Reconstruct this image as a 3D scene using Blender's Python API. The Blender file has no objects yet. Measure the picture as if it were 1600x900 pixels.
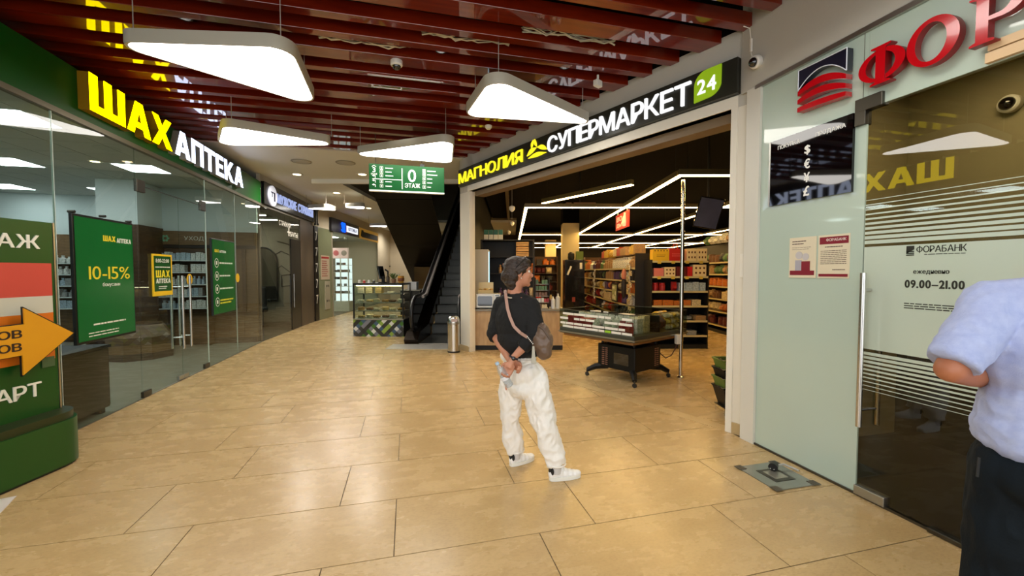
import bpy, bmesh, math, random
from mathutils import Vector, Matrix, noise

sc = bpy.context.scene
COL = sc.collection
PI = math.pi
RNG = random.Random(7)

# ------------------------------------------------------------------ camera
FPX, CAMH, PITCH, YAW = 645.0, 1.55, math.radians(2.2), math.radians(14.172)
cam_d = bpy.data.cameras.new('camera')
cam_d.sensor_width = 36.0
cam_d.lens = 36.0 * FPX / 1600.0
cam_d.clip_start = 0.05
cam = bpy.data.objects.new('camera', cam_d)
COL.objects.link(cam)
cam.location = (0, 0, CAMH)
cam.rotation_euler = (PI / 2 - PITCH, 0, -YAW)
sc.camera = cam

# ------------------------------------------------------------------ world and exposure
world = bpy.data.worlds.new('world')
sc.world = world
world.use_nodes = True
wb = world.node_tree.nodes['Background']
wb.inputs[0].default_value = (0.96, 0.98, 1.0, 1)
wb.inputs[1].default_value = 2.3
sc.view_settings.view_transform = 'Standard'
sc.view_settings.look = 'None'
sc.view_settings.gamma = 1.0
sc.view_settings.use_curve_mapping = False
sc.view_settings.exposure = 0.12
sc.cycles.use_denoising = True
sc.cycles.max_bounces = 8
sc.cycles.transparent_max_bounces = 16
sc.cycles.sample_clamp_indirect = 6.0
sc.cycles.caustics_reflective = False
sc.cycles.caustics_refractive = False

# ------------------------------------------------------------------ photo pixel <-> place
_c, _s, _cp, _sp = math.cos(YAW), math.sin(YAW), math.cos(PITCH), math.sin(PITCH)
V_F = Vector((_s * _cp, _c * _cp, -_sp))
V_R = Vector((_c, -_s, 0))
V_U = V_R.cross(V_F)
V_C = Vector((0, 0, CAMH))

def ray(px, py):
    return V_F + V_R * ((px - 800) / FPX) + V_U * ((450 - py) / FPX)

def gp(px, py, z=0.0):
    d = ray(px, py)
    return V_C + d * ((z - CAMH) / d.z)

def cf(u, w, z=0.0):          # place given to the right of / ahead of the photographer
    return Vector((u * _c + w * _s, -u * _s + w * _c, z))

def cp(px, py, w):            # point on a sight line at ground distance w ahead
    d = ray(px, py)
    return V_C + d * (w / (d.x * _s + d.y * _c))

# ------------------------------------------------------------------ materials
def lin(c):
    out = []
    for v in c[:3]:
        v = v / 255.0
        out.append(v / 12.92 if v <= 0.04045 else ((v + 0.055) / 1.055) ** 2.4)
    return (out[0], out[1], out[2], 1.0)

MATS = {}

def M(name, col, rough=0.5, metal=0.0, emit=0.0, ecol=None, spec=0.5, var=None, bump=None, coat=0.0, stretch=None, trans=0.0):
    """var=(scale, amount, other colour) soft mottling; bump=(scale, strength)"""
    if name in MATS:
        return MATS[name]
    m = bpy.data.materials.new(name)
    m.use_nodes = True
    nt = m.node_tree
    b = nt.nodes['Principled BSDF']
    b.inputs['Base Color'].default_value = lin(col)
    b.inputs['Roughness'].default_value = rough
    b.inputs['Metallic'].default_value = metal
    b.inputs['Specular IOR Level'].default_value = spec
    b.inputs['Coat Weight'].default_value = coat
    b.inputs['Coat Roughness'].default_value = 0.04
    b.inputs['Transmission Weight'].default_value = trans
    if emit:
        b.inputs['Emission Color'].default_value = lin(ecol or col)
        b.inputs['Emission Strength'].default_value = emit
    if var or bump:
        tc = nt.nodes.new('ShaderNodeTexCoord')
        mp = nt.nodes.new('ShaderNodeMapping')
        nt.links.new(tc.outputs['Object'], mp.inputs['Vector'])
        if stretch:
            mp.inputs['Scale'].default_value = stretch
    if var:
        n = nt.nodes.new('ShaderNodeTexNoise')
        n.inputs['Scale'].default_value = var[0]
        n.inputs['Detail'].default_value = 6
        nt.links.new(mp.outputs[0], n.inputs['Vector'])
        r = nt.nodes.new('ShaderNodeValToRGB')
        r.color_ramp.elements[0].position = 0.5 - var[1]
        r.color_ramp.elements[1].position = 0.5 + var[1]
        r.color_ramp.elements[0].color = lin(var[2])
        r.color_ramp.elements[1].color = lin(col)
        nt.links.new(n.outputs['Fac'], r.inputs['Fac'])
        nt.links.new(r.outputs[0], b.inputs['Base Color'])
    if bump:
        n2 = nt.nodes.new('ShaderNodeTexNoise')
        n2.inputs['Scale'].default_value = bump[0]
        n2.inputs['Detail'].default_value = 4
        nt.links.new(mp.outputs[0], n2.inputs['Vector'])
        bp = nt.nodes.new('ShaderNodeBump')
        bp.inputs['Strength'].default_value = bump[1]
        bp.inputs['Distance'].default_value = 0.01
        nt.links.new(n2.outputs['Fac'], bp.inputs['Height'])
        nt.links.new(bp.outputs[0], b.inputs['Normal'])
    MATS[name] = m
    return m

def EM(name, col, strength):
    """a surface that gives off light"""
    if name in MATS:
        return MATS[name]
    m = bpy.data.materials.new(name)
    m.use_nodes = True
    nt = m.node_tree
    for n in list(nt.nodes):
        nt.nodes.remove(n)
    e = nt.nodes.new('ShaderNodeEmission')
    e.inputs[0].default_value = lin(col)
    e.inputs[1].default_value = strength
    o = nt.nodes.new('ShaderNodeOutputMaterial')
    nt.links.new(e.outputs[0], o.inputs[0])
    MATS[name] = m
    return m

def GLASS(name, tint=(235, 243, 238), gain=1.0, ior=1.5, rough=0.0, haze=0.0, hazecol=(200, 205, 200)):
    """thin pane: see-through with mirror reflections by Fresnel; haze = share of milky film"""
    if name in MATS:
        return MATS[name]
    m = bpy.data.materials.new(name)
    m.use_nodes = True
    nt = m.node_tree
    for n in list(nt.nodes):
        nt.nodes.remove(n)
    t = nt.nodes.new('ShaderNodeBsdfTransparent')
    t.inputs[0].default_value = lin(tint)
    g = nt.nodes.new('ShaderNodeBsdfGlossy')
    g.inputs['Roughness'].default_value = rough
    f = nt.nodes.new('ShaderNodeFresnel')
    f.inputs['IOR'].default_value = ior
    mul = nt.nodes.new('ShaderNodeMath')
    mul.operation = 'MULTIPLY'
    mul.use_clamp = True
    mul.inputs[1].default_value = gain
    geo = nt.nodes.new('ShaderNodeNewGeometry')
    inv = nt.nodes.new('ShaderNodeMath')
    inv.operation = 'SUBTRACT'
    inv.inputs[0].default_value = 1.0
    nt.links.new(geo.outputs['Backfacing'], inv.inputs[1])
    mfr = nt.nodes.new('ShaderNodeMath')
    mfr.operation = 'MULTIPLY'
    nt.links.new(f.outputs[0], mfr.inputs[0])
    nt.links.new(inv.outputs[0], mfr.inputs[1])
    nt.links.new(mfr.outputs[0], mul.inputs[0])
    mix = nt.nodes.new('ShaderNodeMixShader')
    nt.links.new(mul.outputs[0], mix.inputs[0])
    base = t
    if haze:
        d = nt.nodes.new('ShaderNodeBsdfDiffuse')
        d.inputs[0].default_value = lin(hazecol)
        mh = nt.nodes.new('ShaderNodeMixShader')
        mh.inputs[0].default_value = haze
        nt.links.new(t.outputs[0], mh.inputs[1])
        nt.links.new(d.outputs[0], mh.inputs[2])
        base = mh
    nt.links.new(base.outputs[0], mix.inputs[1])
    nt.links.new(g.outputs[0], mix.inputs[2])
    o = nt.nodes.new('ShaderNodeOutputMaterial')
    nt.links.new(mix.outputs[0], o.inputs[0])
    MATS[name] = m
    return m

def WOOD(name, a, b, scale=(1.5, 1.5, 14), rough=0.5):
    if name in MATS:
        return MATS[name]
    return M(name, a, rough, var=(3.0, 0.22, b), stretch=scale)

# ------------------------------------------------------------------ mesh builder
class MB:
    def __init__(self):
        self.bm = bmesh.new()

    def box(self, x0, x1, y0, y1, z0, z1, mtx=None):
        m = Matrix.Translation(((x0 + x1) / 2, (y0 + y1) / 2, (z0 + z1) / 2)) @ Matrix.Diagonal((abs(x1 - x0), abs(y1 - y0), abs(z1 - z0), 1))
        bmesh.ops.create_cube(self.bm, size=1.0, matrix=(mtx @ m) if mtx else m)
        return self

    def cyl(self, p0, p1, r0, r1=None, seg=16, caps=True):
        p0, p1 = Vector(p0), Vector(p1)
        d = p1 - p0
        q = Vector((0, 0, 1)).rotation_difference(d.normalized()).to_matrix().to_4x4()
        bmesh.ops.create_cone(self.bm, cap_ends=caps, segments=seg, radius1=r0, radius2=r0 if r1 is None else r1,
                              depth=d.length, matrix=Matrix.Translation((p0 + p1) / 2) @ q)
        return self

    def ball(self, c, r, seg=16, rot=None):
        if not hasattr(r, '__len__'):
            r = (r, r, r)
        m = Matrix.Translation(c)
        if rot is not None:
            m = m @ rot
        bmesh.ops.create_uvsphere(self.bm, u_segments=seg, v_segments=max(6, seg // 2 + 2), radius=1.0, matrix=m @ Matrix.Diagonal((r[0], r[1], r[2], 1)))
        return self

    def tube(self, pts, r, seg=8, closed=False):
        pts = [Vector(p) for p in pts]
        rs = r if hasattr(r, '__len__') else [r] * len(pts)
        rings = []
        n = len(pts)
        up = None
        for i, p in enumerate(pts):
            if closed:
                t = pts[(i + 1) % n] - pts[i - 1]
            else:
                t = pts[min(i + 1, n - 1)] - pts[max(i - 1, 0)]
            t.normalize()
            if up is None:
                up = t.orthogonal().normalized()
            else:
                up = (up - t * up.dot(t)).normalized()
            sd = t.cross(up)
            rings.append([self.bm.verts.new(p + (up * math.cos(2 * PI * k / seg) + sd * math.sin(2 * PI * k / seg)) * rs[i]) for k in range(seg)])
        for i in range(n if closed else n - 1):
            a, b = rings[i], rings[(i + 1) % n]
            for k in range(seg):
                self.bm.faces.new((a[k], a[(k + 1) % seg], b[(k + 1) % seg], b[k]))
        if not closed:
            self.bm.faces.new(list(reversed(rings[0])))
            self.bm.faces.new(rings[-1])
        return self

    def limb(self, pts, radii, seg=14):
        """rounded, tapering limb; radii are numbers or (across, front-back) pairs"""
        for i in range(len(pts)):
            r = radii[i]
            self.ball(pts[i], r, seg)
        self.tube(pts, [(r if not hasattr(r, '__len__') else min(r[0], r[1])) for r in radii], seg)
        return self

    def prism(self, poly, y0, y1):
        """polygon in x-z pushed from y0 to y1"""
        a = [self.bm.verts.new((p[0], y0, p[1])) for p in poly]
        b = [self.bm.verts.new((p[0], y1, p[1])) for p in poly]
        n = len(poly)
        self.bm.faces.new(a)
        self.bm.faces.new(list(reversed(b)))
        for i in range(n):
            self.bm.faces.new((a[i], b[i], b[(i + 1) % n], a[(i + 1) % n]))
        return self

    def slab(self, poly, z0, z1):
        """polygon in x-y pushed from z0 to z1"""
        a = [self.bm.verts.new((p[0], p[1], z0)) for p in poly]
        b = [self.bm.verts.new((p[0], p[1], z1)) for p in poly]
        n = len(poly)
        self.bm.faces.new(list(reversed(a)))
        self.bm.faces.new(b)
        for i in range(n):
            self.bm.faces.new((a[i], a[(i + 1) % n], b[(i + 1) % n], b[i]))
        return self

    def lathe(self, prof, c=(0, 0, 0), seg=24, loop=False):
        c = Vector(c)
        rings = []
        for r, z in prof:
            rings.append([self.bm.verts.new(c + Vector((max(r, 1e-4) * math.cos(2 * PI * k / seg), max(r, 1e-4) * math.sin(2 * PI * k / seg), z))) for k in range(seg)])
        for i in range(len(rings) - 1):
            a, b = rings[i], rings[i + 1]
            for k in range(seg):
                self.bm.faces.new((a[k], a[(k + 1) % seg], b[(k + 1) % seg], b[k]))
        if loop:
            a, b = rings[-1], rings[0]
            for k in range(seg):
                self.bm.faces.new((a[k], a[(k + 1) % seg], b[(k + 1) % seg], b[k]))
        else:
            self.bm.faces.new(list(reversed(rings[0])))
            self.bm.faces.new(rings[-1])
        return self

    def mesh(self, name, mat, smooth=False):
        bmesh.ops.recalc_face_normals(self.bm, faces=self.bm.faces[:])
        me = bpy.data.meshes.new(name)
        self.bm.to_mesh(me)
        self.bm.free()
        if mat:
            me.materials.append(mat)
        if smooth:
            for p in me.polygons:
                p.use_smooth = True
            try:
                me.set_sharp_from_angle(angle=math.radians(40))
            except Exception:
                pass
        return me

    def build(self, name, mat, parent=None, smooth=False, bevel=0.0, label=None):
        return link(name, self.mesh(name, mat, smooth), parent, bevel, label)

def link(name, me, parent=None, bevel=0.0, label=None):
    o = bpy.data.objects.new(name, me)
    COL.objects.link(o)
    if parent is not None:
        o.parent = parent
    if bevel:
        b = o.modifiers.new('bevel', 'BEVEL')
        b.width = bevel
        b.segments = 2
        b.limit_method = 'ANGLE'
        b.angle_limit = math.radians(40)
    if label:
        o['label'] = label
    return o

def tag(o, label, cat, group=None):
    o['label'] = label
    o['category'] = cat
    if group:
        o['group'] = group
    return o

def thing(name, label, cat, loc=(0, 0, 0), rz=0.0, group=None):
    o = bpy.data.objects.new(name, None)
    o.empty_display_size = 0.1
    COL.objects.link(o)
    o.location = loc
    o.rotation_euler = (0, 0, rz)
    return tag(o, label, cat, group)

def struct(o):
    o['kind'] = 'structure'
    return o

def sroot(name, loc=(0, 0, 0), rz=0.0):
    o = bpy.data.objects.new(name, None)
    o.empty_display_size = 0.1
    COL.objects.link(o)
    o.location = loc
    o.rotation_euler = (0, 0, rz)
    o['kind'] = 'structure'
    return o

def copytree(o, parent=None):
    c = o.copy()
    COL.objects.link(c)
    c.parent = parent
    for ch in list(o.children):
        copytree(ch, c)
    return c

def box_part(name, mat, parent, *b, bevel=0.0, label=None):
    return MB().box(*b).build(name, mat, parent, bevel=bevel, label=label)

# ------------------------------------------------------------------ lettering
_GLY = {}

# heavy block capitals of the pharmacy brand, drawn as outlines (width, loops)
BLOCK = {
    'Ш': (1.15, [[(0, 0), (1.15, 0), (1.15, 1), (.9, 1), (.9, .2), (.7, .2), (.7, 1), (.45, 1), (.45, .2), (.25, .2), (.25, 1), (0, 1)]]),
    'А': (0.95, [[(0, 0), (.26, 0), (.32, .2), (.63, .2), (.69, 0), (.95, 0), (.62, 1), (.33, 1)], [(.385, .38), (.475, .72), (.565, .38)]]),
    'Х': (0.95, [[(0, 0), (.28, 0), (.475, .32), (.67, 0), (.95, 0), (.62, .51), (.93, 1), (.65, 1), (.475, .70), (.30, 1), (.02, 1), (.33, .51)]]),
    'П': (0.85, [[(0, 0), (.24, 0), (.24, .8), (.61, .8), (.61, 0), (.85, 0), (.85, 1), (0, 1)]]),
    'Т': (0.82, [[(.29, 0), (.53, 0), (.53, .8), (.82, .8), (.82, 1), (0, 1), (0, .8), (.29, .8)]]),
    'Е': (0.70, [[(0, 0), (.7, 0), (.7, .19), (.24, .19), (.24, .41), (.62, .41), (.62, .59), (.24, .59), (.24, .81), (.68, .81), (.68, 1), (0, 1)]]),
    'К': (0.88, [[(0, 0), (.24, 0), (.24, .4), (.58, 0), (.88, 0), (.45, .51), (.86, 1), (.57, 1), (.24, .6), (.24, 1), (0, 1)]]),
}

def _curve_data(cu):
    ob = bpy.data.objects.new('lettering', cu)
    me = bpy.data.meshes.new_from_object(ob)
    bpy.data.objects.remove(ob)
    co = [v.co.copy() for v in me.vertices]
    fc = [tuple(q_.vertices) for q_ in me.polygons]
    bpy.data.meshes.remove(me)
    return co, fc

def _font(ch):
    cu = bpy.data.curves.new('lettering', 'FONT')
    cu.body = ch
    cu.extrude = 0.05
    cu.resolution_u = 4
    return _curve_data(cu)

def _block(ch):
    cu = bpy.data.curves.new('lettering', 'CURVE')
    cu.dimensions = '2D'
    cu.fill_mode = 'BOTH'
    cu.extrude = 0.05
    for lp in BLOCK[ch][1]:
        sp = cu.splines.new('POLY')
        sp.points.add(len(lp) - 1)
        for a_, q_ in zip(sp.points, lp):
            a_.co = (q_[0], q_[1], 0, 1)
        sp.use_cyclic_u = True
    return _curve_data(cu)

def _boxdata(x0, x1, y0, y1):
    co = [Vector(v) for v in ((x0, y0, -.05), (x1, y0, -.05), (x1, y1, -.05), (x0, y1, -.05), (x0, y0, .05), (x1, y0, .05), (x1, y1, .05), (x0, y1, .05))]
    return co, [(3, 2, 1, 0), (4, 5, 6, 7), (0, 1, 5, 4), (1, 2, 6, 5), (2, 3, 7, 6), (3, 0, 4, 7)]

def _join(parts):
    co, fc = [], []
    for c_, f_ in parts:
        n = len(co)
        co += c_
        fc += [tuple(i + n for i in q_) for q_ in f_]
    return co, fc

def glyph(ch, bold=0.0, block=False):
    """outline of one character, cap height about 0.73; bold widens the strokes"""
    key = (ch, bold, block)
    if key in _GLY:
        return _GLY[key]
    if block and ch in BLOCK:
        co, fc = _block(ch)
        co = [Vector((c_.x * 0.73, c_.y * 0.73, c_.z)) for c_ in co]
    elif ch == 'Ф':
        co, fc = _font('О')
        x1 = max(c_.x for c_ in co); x0 = min(c_.x for c_ in co)
        co = [Vector((c_.x * 1.08, 0.08 + c_.y * 0.78, c_.z)) for c_ in co]
        m_ = (x0 + x1) / 2 * 1.08
        co, fc = _join([(co, fc), _boxdata(m_ - 0.048, m_ + 0.048, -0.03, 0.76)])
    elif ch == 'Э':
        co, fc = _font('С')
        x1 = max(c_.x for c_ in co)
        co = [Vector((x1 - c_.x, c_.y, c_.z)) for c_ in co]
        fc = [tuple(reversed(q_)) for q_ in fc]
        co, fc = _join([(co, fc), _boxdata(x1 * 0.32, x1 * 0.88, 0.325, 0.405)])
    else:
        co, fc = _font(ch)
    if bold:
        cps = [(co, fc)]
        for k_ in range(8):
            a_ = PI / 4 * k_
            dx, dy = bold * math.cos(a_), bold * math.sin(a_) * 0.8
            cps.append(([Vector((c_.x + dx, c_.y + dy, c_.z * (1 - 0.004 * (k_ + 1)))) for c_ in co], fc))
        co, fc = _join(cps)
    lo = Vector((min(c_.x for c_ in co), min(c_.y for c_ in co), 0))
    hi = Vector((max(c_.x for c_ in co), max(c_.y for c_ in co), 0))
    _GLY[key] = (co, fc, lo, hi)
    return _GLY[key]

def string_data(body, bold=0.0, block=False, gap=0.075):
    parts = []
    x = 0.0
    for ch in body:
        if ch == ' ':
            x += 0.3
            continue
        d = glyph(ch, bold, block)
        parts.append(([Vector((c_.x - d[2].x + x, c_.y, c_.z)) for c_ in d[0]], d[1]))
        x += d[3].x - d[2].x + gap
    co, fc = _join(parts)
    lo = Vector((min(c_.x for c_ in co), min(c_.y for c_ in co), 0))
    hi = Vector((max(c_.x for c_ in co), max(c_.y for c_ in co), 0))
    return co, fc, lo, hi

def _textobj(name, data, mat, parent, x, z, sx, sz, y, depth):
    co, fc, lo, hi = data
    zmax = max(abs(c_.z) for c_ in co) or 1.0
    vs = [(x + (c_.x - lo.x) * sx, y - depth / 2 - (c_.z / zmax) * depth / 2, z + c_.y * sz) for c_ in co]
    me = bpy.data.meshes.new(name)
    me.from_pydata(vs, [], fc)
    me.materials.append(mat)
    return link(name, me, parent)

def word(parent, body, mat, x, z, w, h, y=0.0, depth=0.002, bold=0.0, name='lettering', block=False):
    """one line of flat print: fills width w from x, its glyph box fills height h from z"""
    d = string_data(body, bold, block)
    sx = w / (d[3].x - d[2].x)
    sz = h / (d[3].y - d[2].y)
    return _textobj(name, d, mat, parent, x, z - d[2].y * sz, sx, sz, y, depth)

def letters(parent, body, mat, x, z, w, h, y=0.0, depth=0.04, bold=0.0, gap=0.12, name='letter', block=False, caph=0.74):
    """each letter its own part; caps of height h standing on z"""
    ds = [None if ch == ' ' else glyph(ch, bold, block) for ch in body]
    tot = 0
    adv = []
    for d in ds:
        wd = 0.35 if d is None else (d[3].x - d[2].x)
        adv.append((tot, wd))
        tot += wd + gap * caph
    tot -= gap * caph
    k = w / tot
    ref = 0.73 if block else caph + bold
    out = []
    for d, (a, wd) in zip(ds, adv):
        if d is None:
            continue
        out.append(_textobj(name, d, mat, parent, x + a * k, z, k, h / ref, y, depth))
    return out

def lines(parent, mat, x, z, w, n, pitch, t, y, name='print_line', ragged=True, seed=1):
    """rows of print too small to read: one thin bar of ink per row, broken into words"""
    r = random.Random(seed)
    mb = MB()
    for i in range(n):
        zz = z - i * pitch
        xx = x
        end = x + w * (1 if not ragged else r.uniform(0.75, 1.0))
        while xx < end:
            l = min(r.uniform(0.06, 0.2) * w, end - xx)
            mb.box(xx, xx + l, y - 0.001, y, zz, zz + t)
            xx += l + 0.02 * w
    return mb.build(name, mat, parent)
# ================================================================== STRUCTURE
XL, XR = -3.15, 3.01                       # left shop fronts, bank front
FA = Vector((3.03, 3.25))                  # supermarket front: near end ...
FD = Vector((1.22, 7.72)) - FA             # ... and direction towards its far end
FD.normalize()
FL = 5.35
FB = FA + FD * FL                          # far (left) end of the supermarket front
FRZ = math.atan2(-FD.y, -FD.x)
W1, W2 = Vector((-3.15, 10.4)), Vector((-2.85, 14.0))
FARD = Vector((0.2, 0.98)).normalized()
SLZ = 3.75                                 # underside of the slats and of the white ceiling

def tile_material():
    """beige stone tile: broad clouding plus fine specks, from the place itself so no two tiles match"""
    m = bpy.data.materials.new('beige_stone_tile')
    m.use_nodes = True
    nt = m.node_tree
    b = nt.nodes['Principled BSDF']
    b.inputs['Roughness'].default_value = 0.24
    g = nt.nodes.new('ShaderNodeNewGeometry')
    info = nt.nodes.new('ShaderNodeObjectInfo')
    n1 = nt.nodes.new('ShaderNodeTexNoise'); n1.inputs['Scale'].default_value = 3.2; n1.inputs['Detail'].default_value = 8; n1.inputs['Roughness'].default_value = 0.62
    mp = nt.nodes.new('ShaderNodeMapping'); mp.inputs['Scale'].default_value = (1.0, 2.0, 1.0)
    nt.links.new(g.outputs['Position'], mp.inputs['Vector'])
    add = nt.nodes.new('ShaderNodeVectorMath'); add.operation = 'ADD'
    mulr = nt.nodes.new('ShaderNodeMath'); mulr.operation = 'MULTIPLY'; mulr.inputs[1].default_value = 40.0
    nt.links.new(info.outputs['Random'], mulr.inputs[0])
    nt.links.new(mp.outputs[0], add.inputs[0]); nt.links.new(mulr.outputs[0], add.inputs[1])
    nt.links.new(add.outputs[0], n1.inputs['Vector'])
    r1 = nt.nodes.new('ShaderNodeValToRGB')
    r1.color_ramp.elements[0].position = 0.3; r1.color_ramp.elements[0].color = lin((187, 156, 106))
    r1.color_ramp.elements[1].position = 0.7; r1.color_ramp.elements[1].color = lin((203, 173, 122))
    nt.links.new(n1.outputs['Fac'], r1.inputs['Fac'])
    n2 = nt.nodes.new('ShaderNodeTexNoise'); n2.inputs['Scale'].default_value = 45; n2.inputs['Detail'].default_value = 3
    nt.links.new(add.outputs[0], n2.inputs['Vector'])
    r2 = nt.nodes.new('ShaderNodeValToRGB')
    r2.color_ramp.elements[0].position = 0.35; r2.color_ramp.elements[0].color = (0.86, 0.84, 0.8, 1)
    r2.color_ramp.elements[1].position = 0.55; r2.color_ramp.elements[1].color = (1, 1, 1, 1)
    nt.links.new(n2.outputs['Fac'], r2.inputs['Fac'])
    mx = nt.nodes.new('ShaderNodeMix'); mx.data_type = 'RGBA'; mx.blend_type = 'MULTIPLY'; mx.inputs[0].default_value = 0.8
    nt.links.new(r1.outputs[0], mx.inputs[6]); nt.links.new(r2.outputs[0], mx.inputs[7])
    nt.links.new(mx.outputs[2], b.inputs['Base Color'])
    rr = nt.nodes.new('ShaderNodeMapRange'); rr.inputs[3].default_value = 0.2; rr.inputs[4].default_value = 0.34
    nt.links.new(n1.outputs['Fac'], rr.inputs[0]); nt.links.new(rr.outputs[0], b.inputs['Roughness'])
    return m
m_stone = tile_material()
m_grout = M('dark_grout', (84, 66, 42), 0.8)
m_plaster = M('grey_white_plaster', (196, 192, 180), 0.75, var=(1.5, 0.3, (186, 182, 170)), bump=(40, 0.1))
m_white = M('white_plaster', (226, 224, 214), 0.7)
m_column = M('cream_column_paint', (226, 220, 204), 0.55)
m_alu = M('brushed_aluminium', (176, 174, 166), 0.35, 1.0)
m_steel = M('stainless_steel', (205, 203, 198), 0.22, 1.0)
m_dsteel = M('dark_steel', (92, 88, 80), 0.35, 1.0)
m_black = M('matt_black', (10, 10, 10), 0.6)
m_void = M('dark_ceiling_void', (6, 4, 4), 0.9, spec=0.1)
m_green = M('pharmacy_green_panel', (3, 78, 14), 0.4, spec=0.3)
m_glass = GLASS('clear_glass', (232, 240, 234), 1.15)

# ---- floors -------------------------------------------------------
def clip(poly, p, n):
    """keep the side of the line through p where (q-p).n >= 0"""
    out = []
    for i in range(len(poly)):
        a, b = Vector(poly[i]), Vector(poly[(i + 1) % len(poly)])
        da, db = (a - p).dot(n), (b - p).dot(n)
        if da >= 0:
            out.append(tuple(a))
        if (da >= 0) != (db >= 0):
            out.append(tuple(a + (b - a) * (da / (da - db))))
    return out

floor = struct(MB().slab([(-9.6, -3), (24, -3), (24, 30), (-9.6, 30)], -0.1, -0.003).build('floor', m_grout))
TW, TD, GAP = 1.197, 0.591, 0.003
_nF = Vector((-FD.y, FD.x)).normalized()            # towards the corridor
_fullmesh = MB().slab([(-TW / 2 + GAP, -TD / 2 + GAP), (TW / 2 - GAP, -TD / 2 + GAP), (TW / 2 - GAP, TD / 2 - GAP), (-TW / 2 + GAP, TD / 2 - GAP)], -0.012, 0.0).mesh('tile', m_stone)
_nfar = Vector((FARD.y, -FARD.x))
_nbar = Vector(((W2 - W1).y, -(W2 - W1).x)).normalized()
_mkl = Vector((_s, _c))                             # supermarket side wall direction
_nmk = Vector((-_mkl.y, _mkl.x))
row = 0
y = 2.285 - 7 * TD
while y < 19.0:
    yc = y + TD / 2
    x = (-0.088 if (round((y - 2.285) / TD) % 2 == 0) else -0.452) - 4 * TW
    while x < 3.2:
        poly = [(x + GAP, y + GAP), (x + TW - GAP, y + GAP), (x + TW - GAP, y + TD - GAP), (x + GAP, y + TD - GAP)]
        full = list(poly)
        poly = clip(poly, Vector((XL, 0)), Vector((1, 0)))
        if poly and yc > 10: poly = clip(poly, W1, _nbar)
        if poly and yc > 13.6: poly = clip(poly, W2, _nfar)
        if poly and yc < 3.6: poly = clip(poly, Vector((XR, 0)), Vector((-1, 0)))
        if poly and yc < 8.3: poly = clip(poly, FA, _nF)
        if poly and yc > 8.0: poly = clip(poly, FB, _nmk)
        if len(poly) >= 3:
            ar = abs(sum(poly[i][0] * poly[(i + 1) % len(poly)][1] - poly[(i + 1) % len(poly)][0] * poly[i][1] for i in range(len(poly)))) / 2
            if ar > 0.01:
                if ar > TW * TD * 0.975:
                    o = link('tile', _fullmesh, floor)
                    o.location = (x + TW / 2, y + TD / 2, 0)
                else:
                    MB().slab(poly, -0.012, 0.0).build('tile', m_stone, floor)
        x += TW
    y += TD
MB().slab([(-2.6, 19.0), (2.5, 19.0), (5, 27), (-2.0, 27)], -0.012, -0.001).build('far_paving', m_stone, floor)

# supermarket floor, square to its own aisles
for iu in range(-2, 8):
    for iw in range(0, 22):
        u0 = 1.17 + (iu - 1) * 1.19
        w0 = 2.9 + iw * 0.6
        if w0 > 9 and iw % 2: pass
        pts = [cf(u0 + GAP, w0 + GAP), cf(u0 + 1.19 - GAP, w0 + GAP), cf(u0 + 1.19 - GAP, w0 + 0.6 - GAP), cf(u0 + GAP, w0 + 0.6 - GAP)]
        poly = [(p.x, p.y) for p in pts]
        poly = clip(poly, FA - _nF * 0.14, -_nF)
        if poly: poly = clip(poly, FB, -_nmk)
        if poly: poly = clip(poly, Vector((3.0, 3.0)), Vector((0, 1)))
        if len(poly) >= 3:
            MB().slab(poly, -0.012, 0.0).build('tile', m_stone, floor)
# threshold strip under the shop front
q = [FA - FD * 0.2, FB, FB - _nF * 0.14, FA - FD * 0.2 - _nF * 0.14]
struct(MB().slab([tuple(v) for v in q], -0.02, 0.004).build('trim_1', M('threshold_stone', (196, 168, 118), 0.35)))

# pharmacy and barber floors
m_pfloor = M('grey_vinyl_tile', (150, 146, 132), 0.3, var=(3, 0.3, (138, 134, 120)))
struct(MB().slab([(-9.5, 1.0), (XL - 0.02, 1.0), (XL - 0.02, 10.3), (-9.5, 11.7)], -0.02, 0.0).build('floor_pharmacy', m_pfloor))
struct(MB().slab([(-5.0, 10.35), (XL - 0.02, 10.4), (W2.x - 0.02, 14.0), (-2.2, 17.5), (-0.9, 23), (-7, 23), (-7, 11.72), (-5.0, 11.72)], -0.02, 0.0).build('floor_barber', M('dark_wood_floor', (70, 58, 44), 0.4)))
struct(MB().slab([(XR + 0.02, -1), (7, -1), (7, 3.0), (XR + 0.02, 3.0)], -0.02, 0.0).build('floor_bank', M('dark_bank_floor', (26, 23, 15), 0.4)))

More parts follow.
